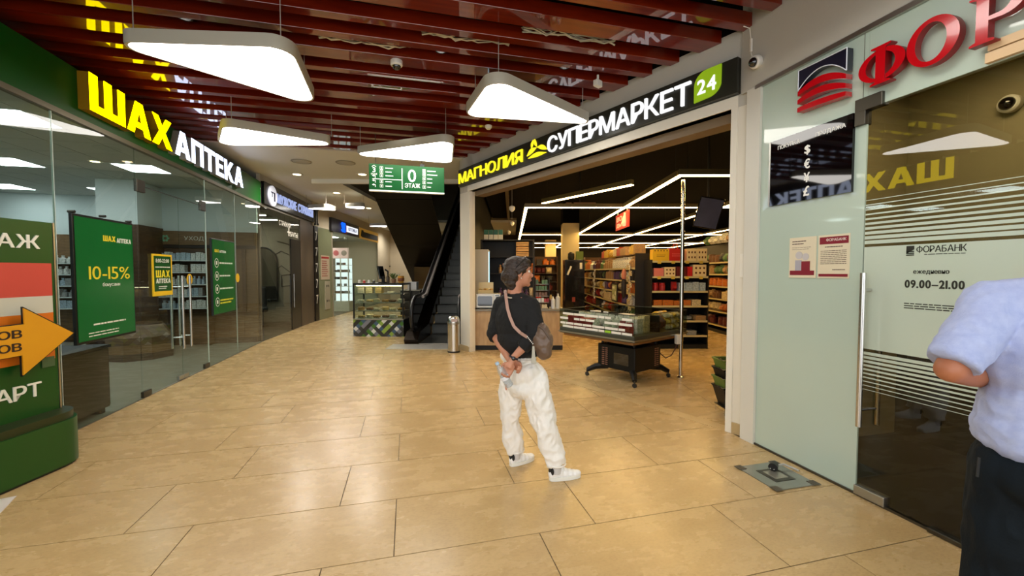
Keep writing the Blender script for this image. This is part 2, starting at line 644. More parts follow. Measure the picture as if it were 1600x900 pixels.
# ---- ceilings -----------------------------------------------------
ceiling = struct(MB().box(-4.5, 3.6, -3.0, 8.2, 4.35, 4.45).build('ceiling', m_void))
def slat_material():
    m = bpy.data.materials.new('polished_red_brown_lacquer')
    m.use_nodes = True
    nt = m.node_tree
    b = nt.nodes['Principled BSDF']
    b.inputs['Roughness'].default_value = 0.35
    b.inputs['Specular IOR Level'].default_value = 0.15
    b.inputs['Coat Weight'].default_value = 1.0
    b.inputs['Coat Roughness'].default_value = 0.015
    b.inputs['Coat IOR'].default_value = 1.75
    tc = nt.nodes.new('ShaderNodeTexCoord')
    mp = nt.nodes.new('ShaderNodeMapping'); mp.inputs['Scale'].default_value = (0.6, 6, 6)
    n = nt.nodes.new('ShaderNodeTexNoise'); n.inputs['Scale'].default_value = 2.5; n.inputs['Detail'].default_value = 5
    r = nt.nodes.new('ShaderNodeValToRGB')
    r.color_ramp.elements[0].position = 0.3; r.color_ramp.elements[0].color = lin((96, 15, 2))
    r.color_ramp.elements[1].position = 0.75; r.color_ramp.elements[1].color = lin((130, 36, 7))
    nt.links.new(tc.outputs['Object'], mp.inputs['Vector']); nt.links.new(mp.outputs[0], n.inputs['Vector'])
    nt.links.new(n.outputs['Fac'], r.inputs['Fac']); nt.links.new(r.outputs[0], b.inputs['Base Color'])
    return m
m_slat = slat_material()
def facade_x(yy):
    return XR if yy < FA.y else FA.x + FD.x / FD.y * (yy - FA.y)
SLATS = []
k = -6
while True:
    base = 3.44 + 1.02 * k
    for off, wd in ((0.0, 0.205), (0.41, 0.1), (0.715, 0.1)):
        y0 = base + off
        if y0 > 8.05: break
        SLATS.append((y0, y0 + wd))
    if base > 8.05: break
    k += 1
for y0, y1 in SLATS:
    if y0 < -2.9: continue
    MB().slab([(-4.18, y0), (facade_x(y0) - 0.004, y0), (facade_x(y1) - 0.004, y1), (-4.18, y1)], SLZ, SLZ + 0.12).build('slat', m_slat, ceiling, bevel=0.004)
# cross rails carrying the slats, up in the dark
for xx in (-2.2, -0.6, 1.0, 2.4):
    box_part('carrier_rail', m_void, ceiling, xx, xx + 0.05, -2.9, min(8.1, 8.1 if xx < 1 else FA.y + (FA.x - xx - 0.1) / 0.405), SLZ + 0.12, SLZ + 0.17)

# white ceiling beyond the slats, with the escalator well cut out
def q2(*pts):
    return [(p[0], p[1]) for p in pts]
cw = MB()
cw.slab(q2((-4.5, 8.12), (2.2, 8.12), cf(-0.3, 9.95), cf(-7.0, 9.95)), SLZ, SLZ + 0.1)
cw.slab(q2(cf(-7.0, 9.95), cf(-4.25, 9.95), cf(-4.25, 27), cf(-9.5, 27)), SLZ, SLZ + 0.1)
cw.slab(q2(cf(-4.25, 18.4), cf(0.2, 18.4), cf(0.2, 27), cf(-4.25, 27)), SLZ, SLZ + 0.1)
struct(cw.build('ceiling_white', m_white))
struct(MB().slab(q2(cf(-4.75, 9.86), cf(-0.4, 9.86), cf(-0.4, 9.96), cf(-4.75, 9.96)), SLZ - 0.1, SLZ + 0.0).build('trim_2', M('white_rim', (238, 236, 228), 0.5)))
# faces of the escalator well going up
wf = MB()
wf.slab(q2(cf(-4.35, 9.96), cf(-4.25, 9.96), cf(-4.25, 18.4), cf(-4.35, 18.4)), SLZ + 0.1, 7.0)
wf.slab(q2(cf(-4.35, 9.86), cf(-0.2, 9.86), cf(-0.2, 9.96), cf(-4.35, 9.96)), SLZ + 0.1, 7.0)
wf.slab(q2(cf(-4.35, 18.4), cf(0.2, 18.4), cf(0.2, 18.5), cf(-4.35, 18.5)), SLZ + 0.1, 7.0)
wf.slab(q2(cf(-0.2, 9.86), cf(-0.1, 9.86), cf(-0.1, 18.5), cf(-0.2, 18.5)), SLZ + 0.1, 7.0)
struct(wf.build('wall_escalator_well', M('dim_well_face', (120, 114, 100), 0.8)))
struct(MB().slab(q2(cf(-4.3, 9.9), cf(0, 9.9), cf(0, 18.5), cf(-4.3, 18.5)), 6.9, 7.0).build('ceiling_well', m_void))

# ---- left shop fronts ----------------------------------------------
LW = (XL, 0, 0)
LRZ = PI / 2
struct(MB().box(-4.5, -4.2, 1.0, 10.4, 3.4, 4.4).build('wall_left', m_plaster))
struct(MB().box(XL - 0.06, XL + 0.0, 1.0, 10.35, 3.035, 3.085).build('trim_3', M('olive_bronze_profile', (112, 106, 88), 0.4, 0.6)))

panes = [(1.0, 2.2), (2.2, 3.5), (3.5, 4.78), (4.78, 5.97), (7.74, 8.92), (8.92, 10.33)]
for i, (a, b) in enumerate(panes):
    r = sroot('window_%d' % (i + 1), LW, LRZ)
    MB().box(a + 0.003, b - 0.003, 0.02, 0.032, 0.0, 3.04).build('pane', m_glass, r)
    MB().box(a - 0.003, a + 0.003, 0.018, 0.034, 0.0, 3.04).build('edge', M('glass_edge', (214, 226, 220), 0.15, spec=0.8), r)
r = sroot('window_7', LW, LRZ)
MB().box(5.975, 7.735, 0.02, 0.032, 2.61, 3.04).build('transom_pane', m_glass, r)
MB().box(5.975, 7.735, 0.018, 0.034, 2.604, 2.612).build('edge', m_dsteel, r)
for i, (a, b, hx) in enumerate(((5.985, 6.925, 6.83), (6.935, 7.73, 7.04))):
    d = sroot('door_%d' % (i + 1), LW, LRZ)
    MB().box(a, b, 0.02, 0.032, 0.012, 2.6).build('pane', m_glass, d)
    side = a if i == 0 else b
    e0, e1 = (side - 0.005, side + 0.16) if i == 0 else (side - 0.16, side + 0.005)
    box_part('hinge_patch', m_dsteel, d, e0, e1, 0.008, 0.044, 2.53, 2.68, bevel=0.004)
    box_part('floor_patch', m_dsteel, d, e0, e1, 0.008, 0.044, 0.004, 0.075, bevel=0.004)
    c0, c1 = (b - 0.13, b) if i == 0 else (a, a + 0.13)
    box_part('lock_patch', m_alu, d, c0, c1, 0.008, 0.044, 0.012, 0.07, bevel=0.004)
    for yy in (-0.045, 0.095):
        h = MB().cyl((hx, yy, 0.46), (hx, yy, 1.5), 0.016, seg=14).build('handle', m_steel, d, True)
        hb = MB()
        for zz in (0.62, 1.34):
            hb.cyl((hx, yy, zz), (hx, 0.025, zz), 0.011, seg=10)
        hb.build('standoff', m_steel, h, True)
MB().cyl((7.18, 0.018, 1.44), (7.18, 0.02, 1.44), 0.085, seg=28).build('sticker', M('yellow_sticker', (238, 190, 20), 0.5), d, label='round yellow sticker')

# pharmacy shell
m_pw = M('pale_blue_white_wall', (206, 214, 214), 0.7)
m_wood = WOOD('oak_panel', (132, 100, 64), (98, 70, 42))
m_wood_d = WOOD('walnut_panel', (96, 66, 38), (66, 44, 24))
struct(MB().box(-9.5, -5.0, 11.6, 11.7, 0, 3.4).build('wall_pharmacy_back', m_pw))
pwr = struct(MB().box(-5.0, XL - 0.08, 10.27, 10.35, 2.42, 3.4).build('wall_pharmacy_end', m_pw))
# the oak panelling of the end wall, board by board, with darker battens
bx = -5.0
i = 0
while bx < XL - 0.1:
    wdt = min(0.3, XL - 0.09 - bx)
    box_part('board', m_wood, pwr, bx + 0.002, bx + wdt - 0.002, 10.245 + 0.004 * (i % 2), 10.33, 0.12, 2.42)
    bx += 0.3
    i += 1
box_part('skirting', M('dark_skirting', (44, 30, 18), 0.5), pwr, -5.0, XL - 0.09, 10.21, 10.33, 0.0, 0.12)
for a, b in ((-4.12, -4.05), (-3.52, -3.45)):
    box_part('batten', m_wood_d, pwr, a, b, 10.22, 10.26, 0.62, 2.05)
box_part('batten', m_wood_d, pwr, -5.0, XL - 0.09, 10.22, 10.26, 0.6, 0.68)
box_part('batten', M('dark_skirting', (44, 30, 18), 0.5), pwr, -5.0, XL - 0.09, 10.215, 10.26, 2.06, 2.13)
struct(MB().box(-9.6, -9.5, 1, 11.7, 0, 3.4).build('wall_pharmacy_side', m_pw))
struct(MB().box(-9.6, XL, 0.9, 1.0, 0, 3.4).build('wall_pharmacy_near', m_pw))
pc = struct(MB().box(-5.65, -5.0, 9.45, 10.3, 2.46, 3.3).build('column_pharmacy', M('column_white', (222, 228, 228), 0.7)))
MB().box(-5.68, -4.97, 9.42, 10.24, 0, 2.46).build('wood_cladding', m_wood_d, pc)
pceil = struct(MB().slab([(-9.6, 0.9), (XL - 0.06, 0.9), (XL - 0.06, 10.34), (-5.0, 10.34), (-5.0, 11.7), (-9.6, 11.7)], 3.315, 3.4).build('ceiling_pharmacy', M('grid_white', (180, 182, 178), 0.6)))
m_ct = M('mineral_ceiling_tile', (196, 198, 192), 0.9, bump=(120, 0.2))
ctm = MB().box(-0.294, 0.294, -0.294, 0.294, 0, 0.01).mesh('ceiling_tile', m_ct)
PLX, PLY = (-4.35, -6.15, -7.95), (4.2, 6.3, 8.4, 10.5)
PANELS = []
for ix in range(10):
    for iy in range(18):
        cx, cy = -3.75 - 0.6 * ix, 1.2 + 0.6 * iy
        if cx < -9.3 or cy > 11.5 or (cx > -5.2 and cy > 10.0): continue
        if ix % 3 == 1 and iy % 4 == 0 and iy > 2:
            PANELS.append((cx, cy)); continue
        o = link('ceiling_tile', ctm, pceil)
        o.location = (cx, cy, 3.302)

# barber shop shell
m_bw = M('barber_grey_wall', (150, 140, 124), 0.8, var=(1.2, 0.3, (120, 112, 98)))
struct(MB().box(-6.0, -5.9, 11.7, 14.5, 0, 3.5).build('wall_barber_back', m_bw))
struct(MB().box(-5.0, -4.92, 10.42, 11.78, 0, 3.5).build('wall_barber_corner', m_bw))
struct(MB().box(-6.0, -4.92, 11.7, 11.78, 0, 3.5).build('wall_barber_return', m_bw))
struct(MB().box(-6.0, -2.95, 14.2, 14.3, 0, 3.5).build('wall_barber_end', m_bw))
struct(MB().slab([(-6.0, 11.72), (-5.0, 11.72), (-5.0, 10.4), (-3.1, 10.4), (-2.8, 14.2), (-6.0, 14.2)], 3.45, 3.55).build('ceiling_barber', M('barber_dark_ceiling', (46, 42, 36), 0.8)))
struct(MB().box(-5.0, XL - 0.06, 10.352, 10.42, 0, 3.5).build('wall_barber_side', M('barber_dark_wall', (74, 66, 54), 0.8)))

# ---- walls right: supermarket front and bank -----------------------
fr = sroot('wall_supermarket_front', (FB.x, FB.y, 0), FRZ)
MB().box(-0.02, 5.5, 0, 0.3, 3.09, 3.80).build('header', m_plaster, fr)
MB().box(-0.02, 0.34, 0.0, 0.13, 0.0, 3.1).build('pier', m_column, fr, bevel=0.008)
MB().box(0.3, 0.37, -0.012, 0.06, 0.1, 3.1).build('pier_lining', m_column, fr, bevel=0.004)
box_part('pier_base', M('base_stone', (180, 156, 112), 0.35), fr, -0.03, 0.31, -0.012, 0.14, 0.0, 0.11, bevel=0.004)
MB().box(5.27, 5.47, -0.0, 0.34, 0.0, 3.1).build('pier', m_column, fr, bevel=0.008)
MB().box(5.25, 5.31, -0.015, 0.1, 0.0, 3.1).build('pier_lining', m_column, fr, bevel=0.004)
box_part('pier_base', M('base_stone', (180, 156, 112), 0.35), fr, 5.31, 5.48, -0.014, 0.35, 0.0, 0.11, bevel=0.004)
box_part('header_lining', m_column, fr, 0.3, 5.31, -0.015, 0.1, 3.09, 3.2, bevel=0.004)
box_part('shutter_box', M('shutter_brown', (120, 100, 74), 0.5), fr, 0.4, 5.26, 0.1, 0.3, 3.0, 3.1)
box_part('card_reader', M('white_plastic', (232, 228, 216), 0.5), fr, 5.36, 5.4, -0.016, 0.0, 1.5, 1.72, bevel=0.004)
struct(MB().slab([tuple(FB), tuple(FA - FD * 0.2), tuple(FA - FD * 0.2 - _nF * 0.3), tuple(FB - _nF * 0.3)], 3.80, 4.36).build('wall_supermarket_top', m_void))

m_mk = M('market_dark_brown', (30, 21, 14), 0.8)
mkl0 = FB - _nF * 0.1
mkl1 = mkl0 + _mkl * 22
struct(MB().slab([tuple(mkl0), tuple(mkl1), tuple(mkl1 + _nmk * 0.1), tuple(mkl0 + _nmk * 0.1)], 0, 4.2).build('wall_market_left', M('market_black_wall', (7, 6, 6), 0.7, spec=0.2)))
struct(MB().slab(q2(cf(-1.5, 24.5), cf(14, 24.5), cf(14, 24.7), cf(-1.5, 24.7)), 0, 4.2).build('wall_market_back', m_mk))
struct(MB().slab(q2(cf(12.6, 2.0), cf(12.8, 2.0), cf(12.8, 24.6), cf(12.6, 24.6)), 0, 4.2).build('wall_market_right', m_mk))
struct(MB().slab(q2((3.12, 3.08), (14.0, 3.08), (14.0, 3.18), (3.12, 3.18)), 0, 4.2).build('wall_market_bank', m_mk))
mc = [tuple(FA - FD * 0.25 - _nF * 0.28), tuple(FB - _nF * 0.28), tuple(mkl1), tuple(cf(14, 24.7).xy), tuple(cf(14, -1.0).xy)]
struct(MB().slab(mc, 3.95, 4.05).build('ceiling_market', M('black_ceiling', (3, 3, 3), 0.9, spec=0.1)))

# bank front
bk = sroot('wall_bank_front', (XR, 0, 0), -PI / 2)
MB().box(-3.25, 3.0, 0.0, 0.3, 3.19, 4.36).build('plaster_band', m_plaster, bk)
MB().box(-3.17, -3.02, -0.012, 0.2, 0.0, 3.19).build('side_profile', M('white_profile', (214, 212, 200), 0.4), bk)
MB().box(-3.08, 3.0, -0.014, 0.06, 3.165, 3.2).build('head_profile', m_alu, bk)
MB().box(-3.02, 3.0, 0.0, 0.05, 0.0, 0.016).build('sill_channel', m_dsteel, bk)
m_frost = M('frosted_green_glass', (188, 206, 192), 0.32, spec=0.5, coat=1.0, var=(0.8, 0.3, (180, 198, 184)), trans=0.0)
w = sroot('window_8', (XR, 0, 0), -PI / 2)
MB().box(-3.018, -2.158, 0.012, 0.026, 0.016, 3.165).build('frosted_pane', m_frost, w)
MB().box(-2.19, -2.186, 0.009, 0.012, 2.66, 3.165).build('joint', M('joint_grey', (120, 126, 112), 0.5), w)  # grey line where two panes meet
w = sroot('window_9', (XR, 0, 0), -PI / 2)
MB().box(-2.157, -1.2, 0.012, 0.026, 2.655, 3.165).build('frosted_transom', m_frost, w)
MB().box(-1.195, 3.0, 0.012, 0.026, 0.016, 3.165).build('frosted_pane', m_frost, w)
# bank interior
m_bi = M('bank_olive_wall', (158, 148, 116), 0.7)
struct(MB().box(4.6, 4.7, -1, 3.0, 0, 3.3).build('wall_bank_inside', m_bi))
struct(MB().box(XR + 0.05, 4.7, 2.92, 3.0, 0, 3.3).build('wall_bank_side', m_bi))
struct(MB().box(XR + 0.05, 4.7, -1.05, -1.0, 0, 3.3).build('wall_bank_near', m_bi))
struct(MB().box(4.56, 4.6, -1.0, 2.92, 0.0, 1.65).build('trim_4', M('bank_dark_wainscot', (22, 19, 12), 0.5)))
struct(MB().box(XR + 0.05, 4.7, -1, 3.0, 3.19, 3.3).build('ceiling_bank', m_bi))

# ---- far wing --------------------------------------------------------
m_cream = M('cream_wall', (214, 200, 172), 0.7)
m_gg = M('olive_green_glass_wall', (136, 140, 108), 0.12, spec=0.6)
def fp(s, off=0.0):
    p = W2 + FARD * s + Vector((FARD.y, -FARD.x)) * off
    return (p.x, p.y)
FWRZ = math.atan2(FARD.y, FARD.x)
fw = sroot('wall_far', (W2.x, W2.y, 0), FWRZ)
MB().box(0.0, 16, 0.0, 0.12, 3.0, 3.8).build('header', m_cream, fw)
MB().box(0.35, 1.6, 0.0, 0.06, 0.0, 3.0).build('glass_cladding', m_gg, fw)
MB().box(0.08, 0.35, -0.02, 0.06, 0.0, 3.0).build('dark_strip', M('dark_strip', (26, 22, 18), 0.3), fw)
MB().box(7.2, 16, 0.0, 0.12, 0.0, 3.0).build('wall_panel', m_cream, fw)
struct(MB().slab(q2(cf(-9, 22.5), cf(-0.5, 22.5), cf(-0.5, 22.6), cf(-9, 22.6)), 0, 3.85).build('wall_far_end', m_cream))
struct(MB().slab(q2(fp(1.6, -2.2), fp(7.2, -2.2), fp(7.2, -2.3), fp(1.6, -2.3)), 0, 3.2).build('wall_optics_back', M('optics_white_wall', (206, 208, 204), 0.7, var=(3, 0.2, (176, 180, 176)))))
struct(MB().slab(q2(fp(1.5, 0), fp(1.5, -2.3), fp(1.6, -2.3), fp(1.6, 0)), 0, 3.2).build('wall_optics_side', m_cream))
struct(MB().slab(q2(fp(7.2, 0), fp(7.2, -2.3), fp(7.3, -2.3), fp(7.3, 0)), 0, 3.2).build('wall_optics_end', m_cream))
struct(MB().slab(q2(fp(1.5, 0), fp(7.3, 0), fp(7.3, -2.3), fp(1.5, -2.3)), 3.02, 3.1).build('ceiling_optics', m_white))
w = sroot('window_10', (W2.x, W2.y, 0), FWRZ)
MB().box(1.6, 3.2, 0.02, 0.032, 0.0, 3.0).build('pane', m_glass, w)
MB().box(3.2, 7.2, 0.02, 0.032, 0.0, 3.0).build('pane', m_glass, w)
bw = sroot('window_11', (W1.x, W1.y, 0), math.atan2((W2 - W1).y, (W2 - W1).x))
bl = (W2 - W1).length
MB().box(0.0, 1.75, 0.02, 0.032, 0.0, 3.04).build('pane', m_glass, bw)
MB().box(1.75, 2.5, 0.02, 0.032, 2.45, 3.04).build('transom_pane', m_glass, bw)
MB().box(2.5, bl + 0.06, 0.0, 0.06, 0.0, 3.04).build('brown_cladding', M('brown_cladding', (92, 76, 58), 0.35, var=(2.0, 0.2, (64, 52, 40)), stretch=(1, 1, 0.3)), bw)
MB().box(-0.02, bl + 0.06, 0.0, 0.06, 3.03, 3.09).build('profile', M('olive_bronze_profile', (112, 106, 88), 0.4, 0.6), bw)
MB().box(-0.02, bl + 0.06, 0.02, 0.1, 3.08, 3.8).build('header', m_plaster, bw)
bd = sroot('door_3', (W1.x, W1.y, 0), math.atan2((W2 - W1).y, (W2 - W1).x))
MB().box(1.76, 2.49, 0.01, 0.05, 0.01, 2.44).build('leaf', M('black_door', (10, 9, 8), 0.3), bd)
MB().cyl((1.82, -0.03, 0.6), (1.82, -0.03, 1.5), 0.014, seg=10).build('handle', m_steel, bd, True)
# ================================================================== LIGHTS OF THE PLACE
CAN_W = 9.0
LED_E = 38.0
m_diff = EM('pendant_diffuser', (255, 249, 240), 10.0)
m_pbody = M('pendant_body', (186, 182, 166), 0.4)
m_cable = M('cable_grey', (170, 160, 150), 0.5)

def rounded(poly, radii, n=7):
    out = []
    m = len(poly)
    for i in range(m):
        p, a, b = Vector(poly[i]), Vector(poly[i - 1]), Vector(poly[(i + 1) % m])
        da, db = (a - p).normalized(), (b - p).normalized()
        ang = da.angle(db)
        t = radii[i] / math.tan(ang / 2)
        c = p + (da + db).normalized() * (radii[i] / math.sin(ang / 2))
        p0, p1 = p + da * t, p + db * t
        a0 = math.atan2((p0 - c).y, (p0 - c).x)
        a1 = math.atan2((p1 - c).y, (p1 - c).x)
        dd = (a1 - a0 + PI) % (2 * PI) - PI
        for k in range(n + 1):
            th = a0 + dd * k / n
            out.append((c.x + radii[i] * math.cos(th), c.y + radii[i] * math.sin(th)))
    return out

def inset(poly, f, c):
    return [(c[0] + (p[0] - c[0]) * f, c[1] + (p[1] - c[1]) * f) for p in poly]

def pendant(corners, radii, label, z=3.35, group=None, zc=3.87):
    cx = sum(p[0] for p in corners) / 3
    cy = sum(p[1] for p in corners) / 3
    t = thing('pendant_light', label, 'lamp', (cx, cy, z), 0, group)
    loc = [(p[0] - cx, p[1] - cy) for p in corners]
    pr = rounded(loc, radii)
    mb = MB()
    n = len(pr)
    ip = inset(pr, 0.965, (0, 0))
    prof = [(pr, 0.105), (pr, 0.02), (inset(pr, 0.99, (0, 0)), 0.0), (ip, 0.0), (ip, 0.05)]
    rings = [[mb.bm.verts.new((p[0], p[1], zz)) for p in ring] for ring, zz in prof]
    for a, b in zip(rings, rings[1:]):
        for k in range(n):
            mb.bm.faces.new((a[k], a[(k + 1) % n], b[(k + 1) % n], b[k]))
    mb.bm.faces.new(rings[0])
    mb.build('housing', m_pbody, t, True)
    MB().slab(inset(pr, 0.963, (0, 0)), 0.004, 0.02).build('diffuser', m_diff, t, label='glowing white diffuser')
    for p in loc:
        q = (p[0] * 0.78, p[1] * 0.78)
        MB().cyl((q[0], q[1], 0.1), (q[0], q[1], zc - z), 0.004, seg=6).build('cable', m_cable, t)
    return t

G_P = 'rounded triangular pendant lights under the slatted ceiling'
pendant([(-2.32, 3.97), (-0.88, 3.70), (-0.93, 4.97)], (0.1, 0.16, 0.14), 'large white triangular pendant light nearest the green sign lettering, pointing left', group=G_P)
pendant([(0.64, 4.84), (0.76, 3.80), (2.28, 4.72)], (0.13, 0.16, 0.07), 'white triangular pendant light in front of the supermarket sign, pointing right', group=G_P)
pendant([(-2.62, 6.80), (-2.2, 5.86), (-0.78, 6.33)], (0.12, 0.14, 0.1), 'white triangular pendant light hanging beside the white lit lettering on the left', group=G_P)
pendant([(-0.92, 6.84), (0.64, 5.70), (0.74, 6.97)], (0.11, 0.14, 0.14), 'white triangular pendant light above the green floor number sign', group=G_P)
pendant([(1.2, 1.2), (2.3, 1.5), (1.95, 2.56)], (0.1, 0.14, 0.14), 'white pendant light just showing at the top edge above the bank corner', group=G_P)
pendant([(-2.9, 12.9), (-2.15, 12.45), (-1.95, 13.1)], (0.1, 0.12, 0.12), 'left one of two overlapping white pendant lights beyond the barber sign', group=G_P, zc=SLZ)
pendant([(-1.78, 12.35), (-1.1, 11.95), (-1.2, 12.6)], (0.1, 0.12, 0.12), 'right one of two overlapping white pendant lights beyond the barber sign', group=G_P, zc=SLZ)
pendant([(-1.6, 17.2), (-0.75, 16.7), (-0.8, 17.4)], (0.1, 0.12, 0.12), 'small white pendant light in front of the black and gold shop sign', group=G_P, zc=SLZ)
# the row goes on behind the photographer
pendant([(-2.2, 1.6), (-0.9, 1.0), (-0.8, 2.1)], (0.1, 0.14, 0.14), 'white triangular pendant light overhead on the pharmacy side', group=G_P)
pendant([(-0.9, -0.9), (0.6, -1.6), (0.7, -0.3)], (0.1, 0.14, 0.14), 'white triangular pendant light behind the photographer', group=G_P)

# round downlights in the white ceiling; last one added to light far wall
m_dl = EM('downlight_glow', (255, 226, 170), 14.0)
m_ring = M('downlight_ring', (236, 230, 214), 0.4)
def spot(name, x, y, z, watts, angle, blend=0.6, r=0.04, col=(1, 0.95, 0.87)):
    l = bpy.data.lights.new(name, 'SPOT')
    l.energy = watts
    l.spot_size = math.radians(angle)
    l.spot_blend = blend
    l.shadow_soft_size = r
    l.color = col
    o = bpy.data.objects.new(name, l)
    COL.objects.link(o)
    o.location = (x, y, z)
    return o
for px, py, lb in ((464, 272, 'round downlight in white ceiling above the barber logo'), (566, 272, 'round downlight in white ceiling left of the floor number sign'), (526, 301, 'round downlight in white ceiling below the white beam'), (576, 325, 'round downlight in white ceiling beside the dark escalator underside'), (544, 340, 'farthest round downlight above the blue logo sign'), (627, 356, 'added round downlight hidden behind the second escalator')):
    p = gp(px, py, SLZ)
    t = thing('downlight', lb, 'lamp', (p.x, p.y, SLZ), 0, 'round ceiling downlights')
    MB().lathe([(0.085, -0.012), (0.125, -0.012), (0.13, 0.0), (0.085, 0.0)], seg=24, loop=True).build('trim_ring', m_ring, t, True)
    MB().cyl((0, 0, -0.008), (0, 0, 0), 0.086, seg=24).build('lens', m_dl, t)
    s = spot('downlight_lamp', 0, 0, -0.03, 130, 160)
    s.parent = t
for px, py, lb in ((471, 252, 'left round grey ceiling speaker in the white ceiling'), (540, 254, 'right round grey ceiling speaker in the white ceiling')):
    p = gp(px, py, SLZ)
    t = thing('ceiling_speaker', lb, 'speaker', (p.x, p.y, SLZ))
    MB().lathe([(0.02, -0.006), (0.16, -0.012), (0.18, 0.0), (0.02, 0.0)], seg=28).build('grille', M('speaker_grille', (190, 186, 174), 0.6), t, True)
    MB().lathe([(0.165, -0.016), (0.19, -0.01), (0.19, 0.0), (0.165, 0.0)], seg=28, loop=True).build('rim', M('speaker_rim', (150, 146, 134), 0.6), t, True)

# lamps added out of sight in the slat gaps to brighten the corridor
gaps = []
for (a0, a1), (b0, b1) in zip(SLATS, SLATS[1:]):
    if b0 - a1 > 0.17:
        gaps.append((a1 + b0) / 2)
rows_ = []
for target in (-1.2, 0.6, 2.4, 4.4, 6.2, 7.6):
    rows_.append(min(gaps, key=lambda v: abs(v - target)))
for i, yy in enumerate(rows_):
    xs = (-1.9, 0.35, 1.7) if yy < 5.5 else ((-1.9, 0.1) if yy > 7 else (-1.9, -0.1, 1.0))
    for xx in xs:
        t = thing('added_slat_spotlight', 'added spotlight can hidden between the red brown slats', 'lamp', (xx, yy, SLZ + 0.06), 0, 'added spotlight cans in the slat gaps')
        MB().lathe([(0.045, 0.0), (0.06, 0.0), (0.06, 0.2), (0.001, 0.2), (0.001, 0.19), (0.045, 0.19)], seg=18, loop=True).build('can', m_black, t, True)
        s = spot('added_spot_lamp', 0, 0, 0.06, CAN_W, 80, 0.8, 0.03)
        s.parent = t

# pharmacy ceiling panels
m_panel = EM('panel_glow', (240, 246, 255), 16.0)
pn = None
for cx, cy in PANELS:
    near = 'near the glass front' if cx > -4.6 else ('in the middle of the ceiling' if cx > -6.6 else 'at the far side')
    dep = 'by the back wall' if cy > 9 else ('behind the door' if cy > 7 else ('above the tall poster' if cy > 5 else 'behind the floor directory'))
    t = thing('ceiling_panel_light', 'square white pharmacy ceiling light %s, %s' % (near, dep), 'lamp', (cx, cy, 3.298), 0, 'pharmacy ceiling panel lights')
    if pn is None:
        pn = (MB().box(-0.28, 0.28, -0.28, 0.28, 0.0, 0.012).mesh('diffuser', m_panel), MB().box(-0.298, 0.298, -0.298, 0.298, 0.004, 0.016).mesh('frame', M('panel_frame', (230, 230, 226), 0.5)))
    link('diffuser', pn[0], t)
    link('frame', pn[1], t)
for cx, cy, lb in ((-4.77, 8.0, 'small round warm downlight in pharmacy ceiling left of the square panel'), (-3.6, 9.6, 'small round warm downlight in pharmacy ceiling near the barber shop')):
    t = thing('downlight', lb, 'lamp', (cx, cy, 3.3), 0, 'round ceiling downlights')
    MB().lathe([(0.06, -0.008), (0.09, -0.008), (0.095, 0.0), (0.06, 0.0)], seg=20, loop=True).build('trim_ring', m_ring, t, True)
    MB().cyl((0, 0, -0.006), (0, 0, 0), 0.062, seg=20).build('lens', m_dl, t)

# barber shop strip lamps
m_strip = EM('strip_glow', (255, 246, 232), 35.0)
for i, (a, yy, lb) in enumerate(((-4.3, 11.2, 'nearest long white strip lamp inside the barber shop'), (-4.3, 12.2, 'middle long white strip lamp inside the barber shop'), (-4.3, 13.2, 'farthest long white strip lamp inside the barber shop'))):
    t = thing('strip_lamp', lb, 'lamp', (a, yy, 3.05), 0, 'barber shop strip lamps')
    box_part('body', m_pbody, t, -0.7, 0.7, -0.06, 0.06, 0.0, 0.05)
    box_part('diffuser', m_strip, t, -0.68, 0.68, -0.05, 0.05, -0.012, 0.0)
    for sx in (-0.6, 0.6):
        MB().cyl((sx, 0, 0.05), (sx, 0, 0.4), 0.004, seg=6).build('cable', m_cable, t)

# supermarket LED lines: one connected frame, and a separate short one
m_led = EM('led_glow', (255, 208, 128), LED_E)
m_ledb = M('led_profile', (96, 84, 50), 0.4, 0.3)
def led_line(t, p0, p1, z=0.0):
    p0, p1 = Vector(p0[:2]) - t.location.xy, Vector(p1[:2]) - t.location.xy
    d = p1 - p0
    L = d.length
    mt = Matrix.Translation((p0.x, p0.y, z)) @ Matrix.Rotation(math.atan2(d.y, d.x), 4, 'Z')
    pr = MB().box(-0.03, L + 0.03, -0.035, 0.035, 0.012, 0.09, mt).build('profile', m_ledb, t)
    MB().box(-0.03, L + 0.03, -0.03, 0.03, 0.0, 0.012, mt).build('diffuser', m_led, pr)
    n = max(2, int(L / 3) + 1)
    for k in range(n):
        q = mt @ Vector((0.1 + (L - 0.2) * k / (n - 1), 0, 0.09))
        MB().cyl(q, q + Vector((0, 0, 0.955)), 0.003, seg=5).build('wire', m_black, pr)
lf = cf(2.37, 5.86)
t = thing('led_light_grid', 'large grid of connected glowing light lines under the black supermarket ceiling', 'lamp', (lf.x, lf.y, 2.9))
for a, b in (((2.37, 5.86), (7.0, 5.86)), ((2.37, 5.95), (2.37, 23)), ((0.3, 8.75), (7.0, 8.75)), ((0.3, 8.85), (0.3, 23)), ((4.42, 8.2), (4.42, 23)),
             ((6.95, 8.9), (6.95, 23)), ((8.8, 10.0), (8.8, 23)), ((0.3, 15.03), (9, 15.03)), ((0.3, 19.5), (9, 19.5)), ((0.3, 23), (9, 23))):
    led_line(t, cf(*a), cf(*b))
t = thing('led_light', 'short free-hanging supermarket linear light parallel to the shop front', 'lamp', (2.61, 7.78, 2.9))
led_line(t, (2.61, 7.78), (3.39, 5.85))
